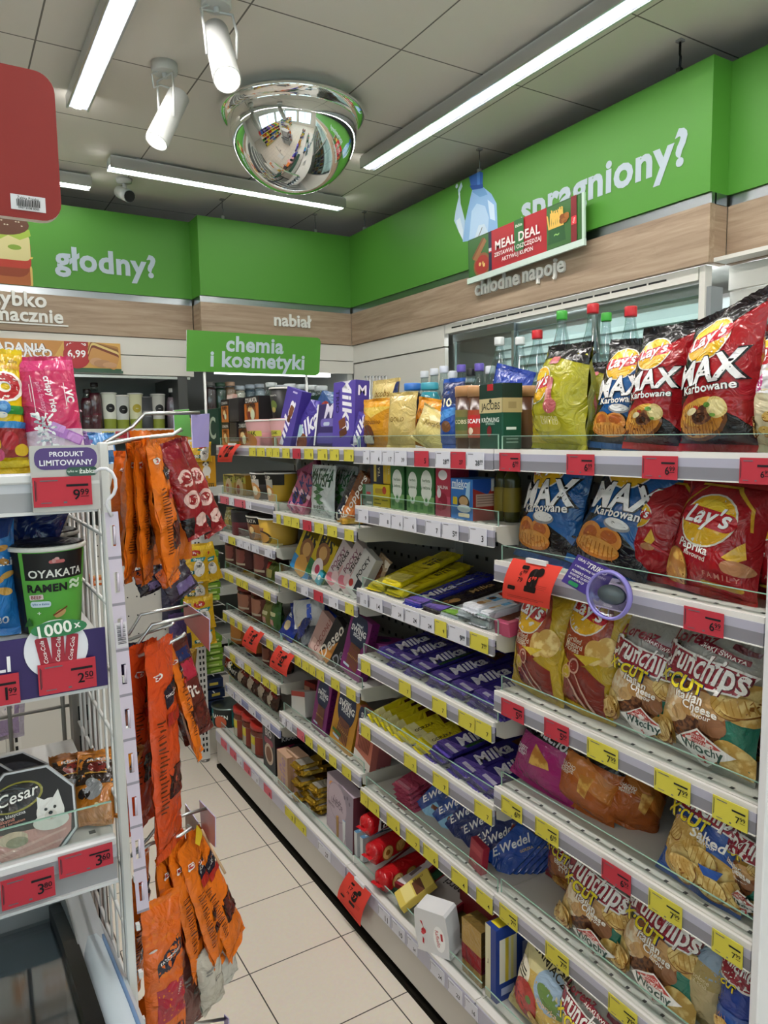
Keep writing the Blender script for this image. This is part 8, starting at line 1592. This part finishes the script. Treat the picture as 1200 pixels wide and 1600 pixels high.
for i, (p0, p1, c_) in enumerate(((137, 158, 'w'), (160, 179, 'y'), (181, 199, 'r'), (201, 221, 'r'), (224, 243, 'y'), (250, 264, 'y'))):
    Y = YB2+.017; z = 1.57; a, b = x_at(p0, Y, z), x_at(p1, Y, z); o = price_tag(b-a, .042, c_, '6.49'); put(o, ((a+b)/2, Y, 1.572), 0, 0, 0, TNAME[c_]+' price tag', 'on the dairy cooler shelf edge', 'price tag', 'price tags on the dairy cooler')
cl_ = ['#c9c45a', '#d8d4c4', '#4a8ac4', '#b8c4a0', '#c98a4a', '#a83a3a', '#e0d8b4', '#7a9a5a']
rn = random.Random(9)
for k, z, n in ((1, 1.25, 12), (2, .92, 10), (3, .58, 8)):
    for i in range(n):
        x = .40+i*.088
        if k > 1 and x > 1.25: continue
        h = .15+.05*rn.random() if k == 1 else .11+.04*rn.random(); c_ = cl_[(i*3+k) % 8]
        if (i+k) % 3: o = cyl('yoghurt_pot', .036, h, c_, '#d8d8d0', [RR('#7a5a3a', .5, .5, .4, .3, .05)], caph=.008)
        else: o = box('cheese_pack', .075, .06, h, c_, [R('#e6e2d0', .1, .5, .9, .8), E('#a8502a', .5, .3, .2)])
        put(o, (x, 4.74, z), 0, 0, 0, 'small dairy pack', 'on the %s shelf of the dairy cooler' % (RANK[k]), 'dairy pack', 'dairy packs on the lower cooler shelves')
# trays of cold meat on a low cabinet seen under the top hook
o = thing('chilled_counter', 'low white chilled counter with a perforated back seen between the sausage packs', 'counter', (.62, 3.9, 0))
g = MB(); g.box(-.5, .34, -.2, .28, 0, .86, mt('#cfcdc6', 'paint'), .004); g.build('body', o)
g = MB(); g.box(-.5, .34, .27, .285, .86, 1.10, mt('#d4d2cb', 'paint'))
for k in range(20): 
    for j in range(3): g.box(-.48+k*.042, -.473+k*.042, .268, .27, .93+j*.06, .937+j*.06, HOLE)
g.build('perforated_back', o)
for i in range(9):
    x = .28+.085*(i % 5)+.02*(i//5); y = 3.76+.11*(i//5); o = box('meat_tray', .078, .10, .035, ('#c9641f', '#b8502a', '#c9843c', '#7a1f24')[i % 4], [R('#e6d8c8', .1, .3, .9, .7)], [], [E('#e0a45a', .5, .5, .34, .3), R('#f0e6d8', .2, .8, .8, .95)]); put(o, (x, y, .862+.036*(i % 2)*0), 3*((i*7) % 5-2), 0, 0, 'orange and red cold meat tray', 'on the low chilled counter', 'food tray', 'cold meat trays on the chilled counter')
for i, (px, py, c_, ds) in enumerate(((162, 674, '#4a86c4', 'bright blue pack behind the top hook'), (146, 680, '#6a4a8a', 'purple pack behind the top hook'))):
    P = on_y(px, py+18, 2.0); o = bag('snack_bag', .05, .055, .02, c_, [R('#dfe6ee', .2, .4, .8, .6)], seed=260+i, nu=8, nv=8); put(o, (on_y(px, py, 1.34).x, 1.34, Z1-.003), 20, 10, 12*i); tag(o, ds, 'snack pack')
# far white upright and hanging pouches seen through the rack grid
P = on_z(24, 1300, 0)
P = on_y(24, 1200, 2.6)
o = thing('shelf_upright', 'white slotted upright seen through the open rack grid', 'shelving', (P.x, 2.6, 0))
g = MB(); g.box(-.022, .022, -.015, .015, .012, 1.4, mt('#d6d4ce', 'paint'))
for k in range(42):
    for dx in (-.012, .004): g.box(dx, dx+.008, -.0165, -.0149, .05+k*.03, .066+k*.03, HOLE)
g.build('slotted_post', o)
g = MB(); g.box(-.30, .20, -.02, .38, 0, .05, mt('#d9d7d1', 'paint')); g.build('base_plate', o)
for i, (px, py, c_) in enumerate(((4, 1150, '#8a7a9a'), (14, 1160, '#a09aa8'), (33, 1105, '#8a6a4a'), (38, 1104, '#6a5a4a'))):
    P = on_y(px, py, 2.45); o = bag('snack_bag', .10 if i < 2 else .04, .16 if i < 2 else .07, .02, c_, [R('#c9c4c4', .2, .3, .8, .6)], seed=270+i, nu=8, nv=8); put(o, (P.x, 2.45+.03*i, P.z), 20, 0, 6, ('purple-grey' if i < 2 else 'brown')+' pouch seen through the rack grid', '', 'pouch', 'pouches seen through the rack grid')

# ================================================================== labels that single each thing out
ORD_ = ['first', 'second', 'third', 'fourth', 'fifth', 'sixth', 'seventh', 'eighth', 'ninth', 'tenth', 'eleventh', 'twelfth', 'thirteenth', 'fourteenth', 'fifteenth']
bpy.context.view_layer.update()
by = {}
for it in ITEMS: by.setdefault((it[1], it[2]), []).append(it)
for (base, place), its in by.items():
    its.sort(key=lambda q: px_of(q[0].matrix_world.translation)[0])
    for i, (o, b_, p_, grp) in enumerate(its):
        s = base+((' '+place) if place else '')
        if len(its) > 1: s = base+', '+ORD_[min(i, 14)]+' from left'+((', '+place) if place else '')
        wds = s.split()
        if len(wds) > 16: s = s.replace(' of the ', ' of ').replace(' on the ', ' on ')
        o['label'] = s
        if grp: o['group'] = grp
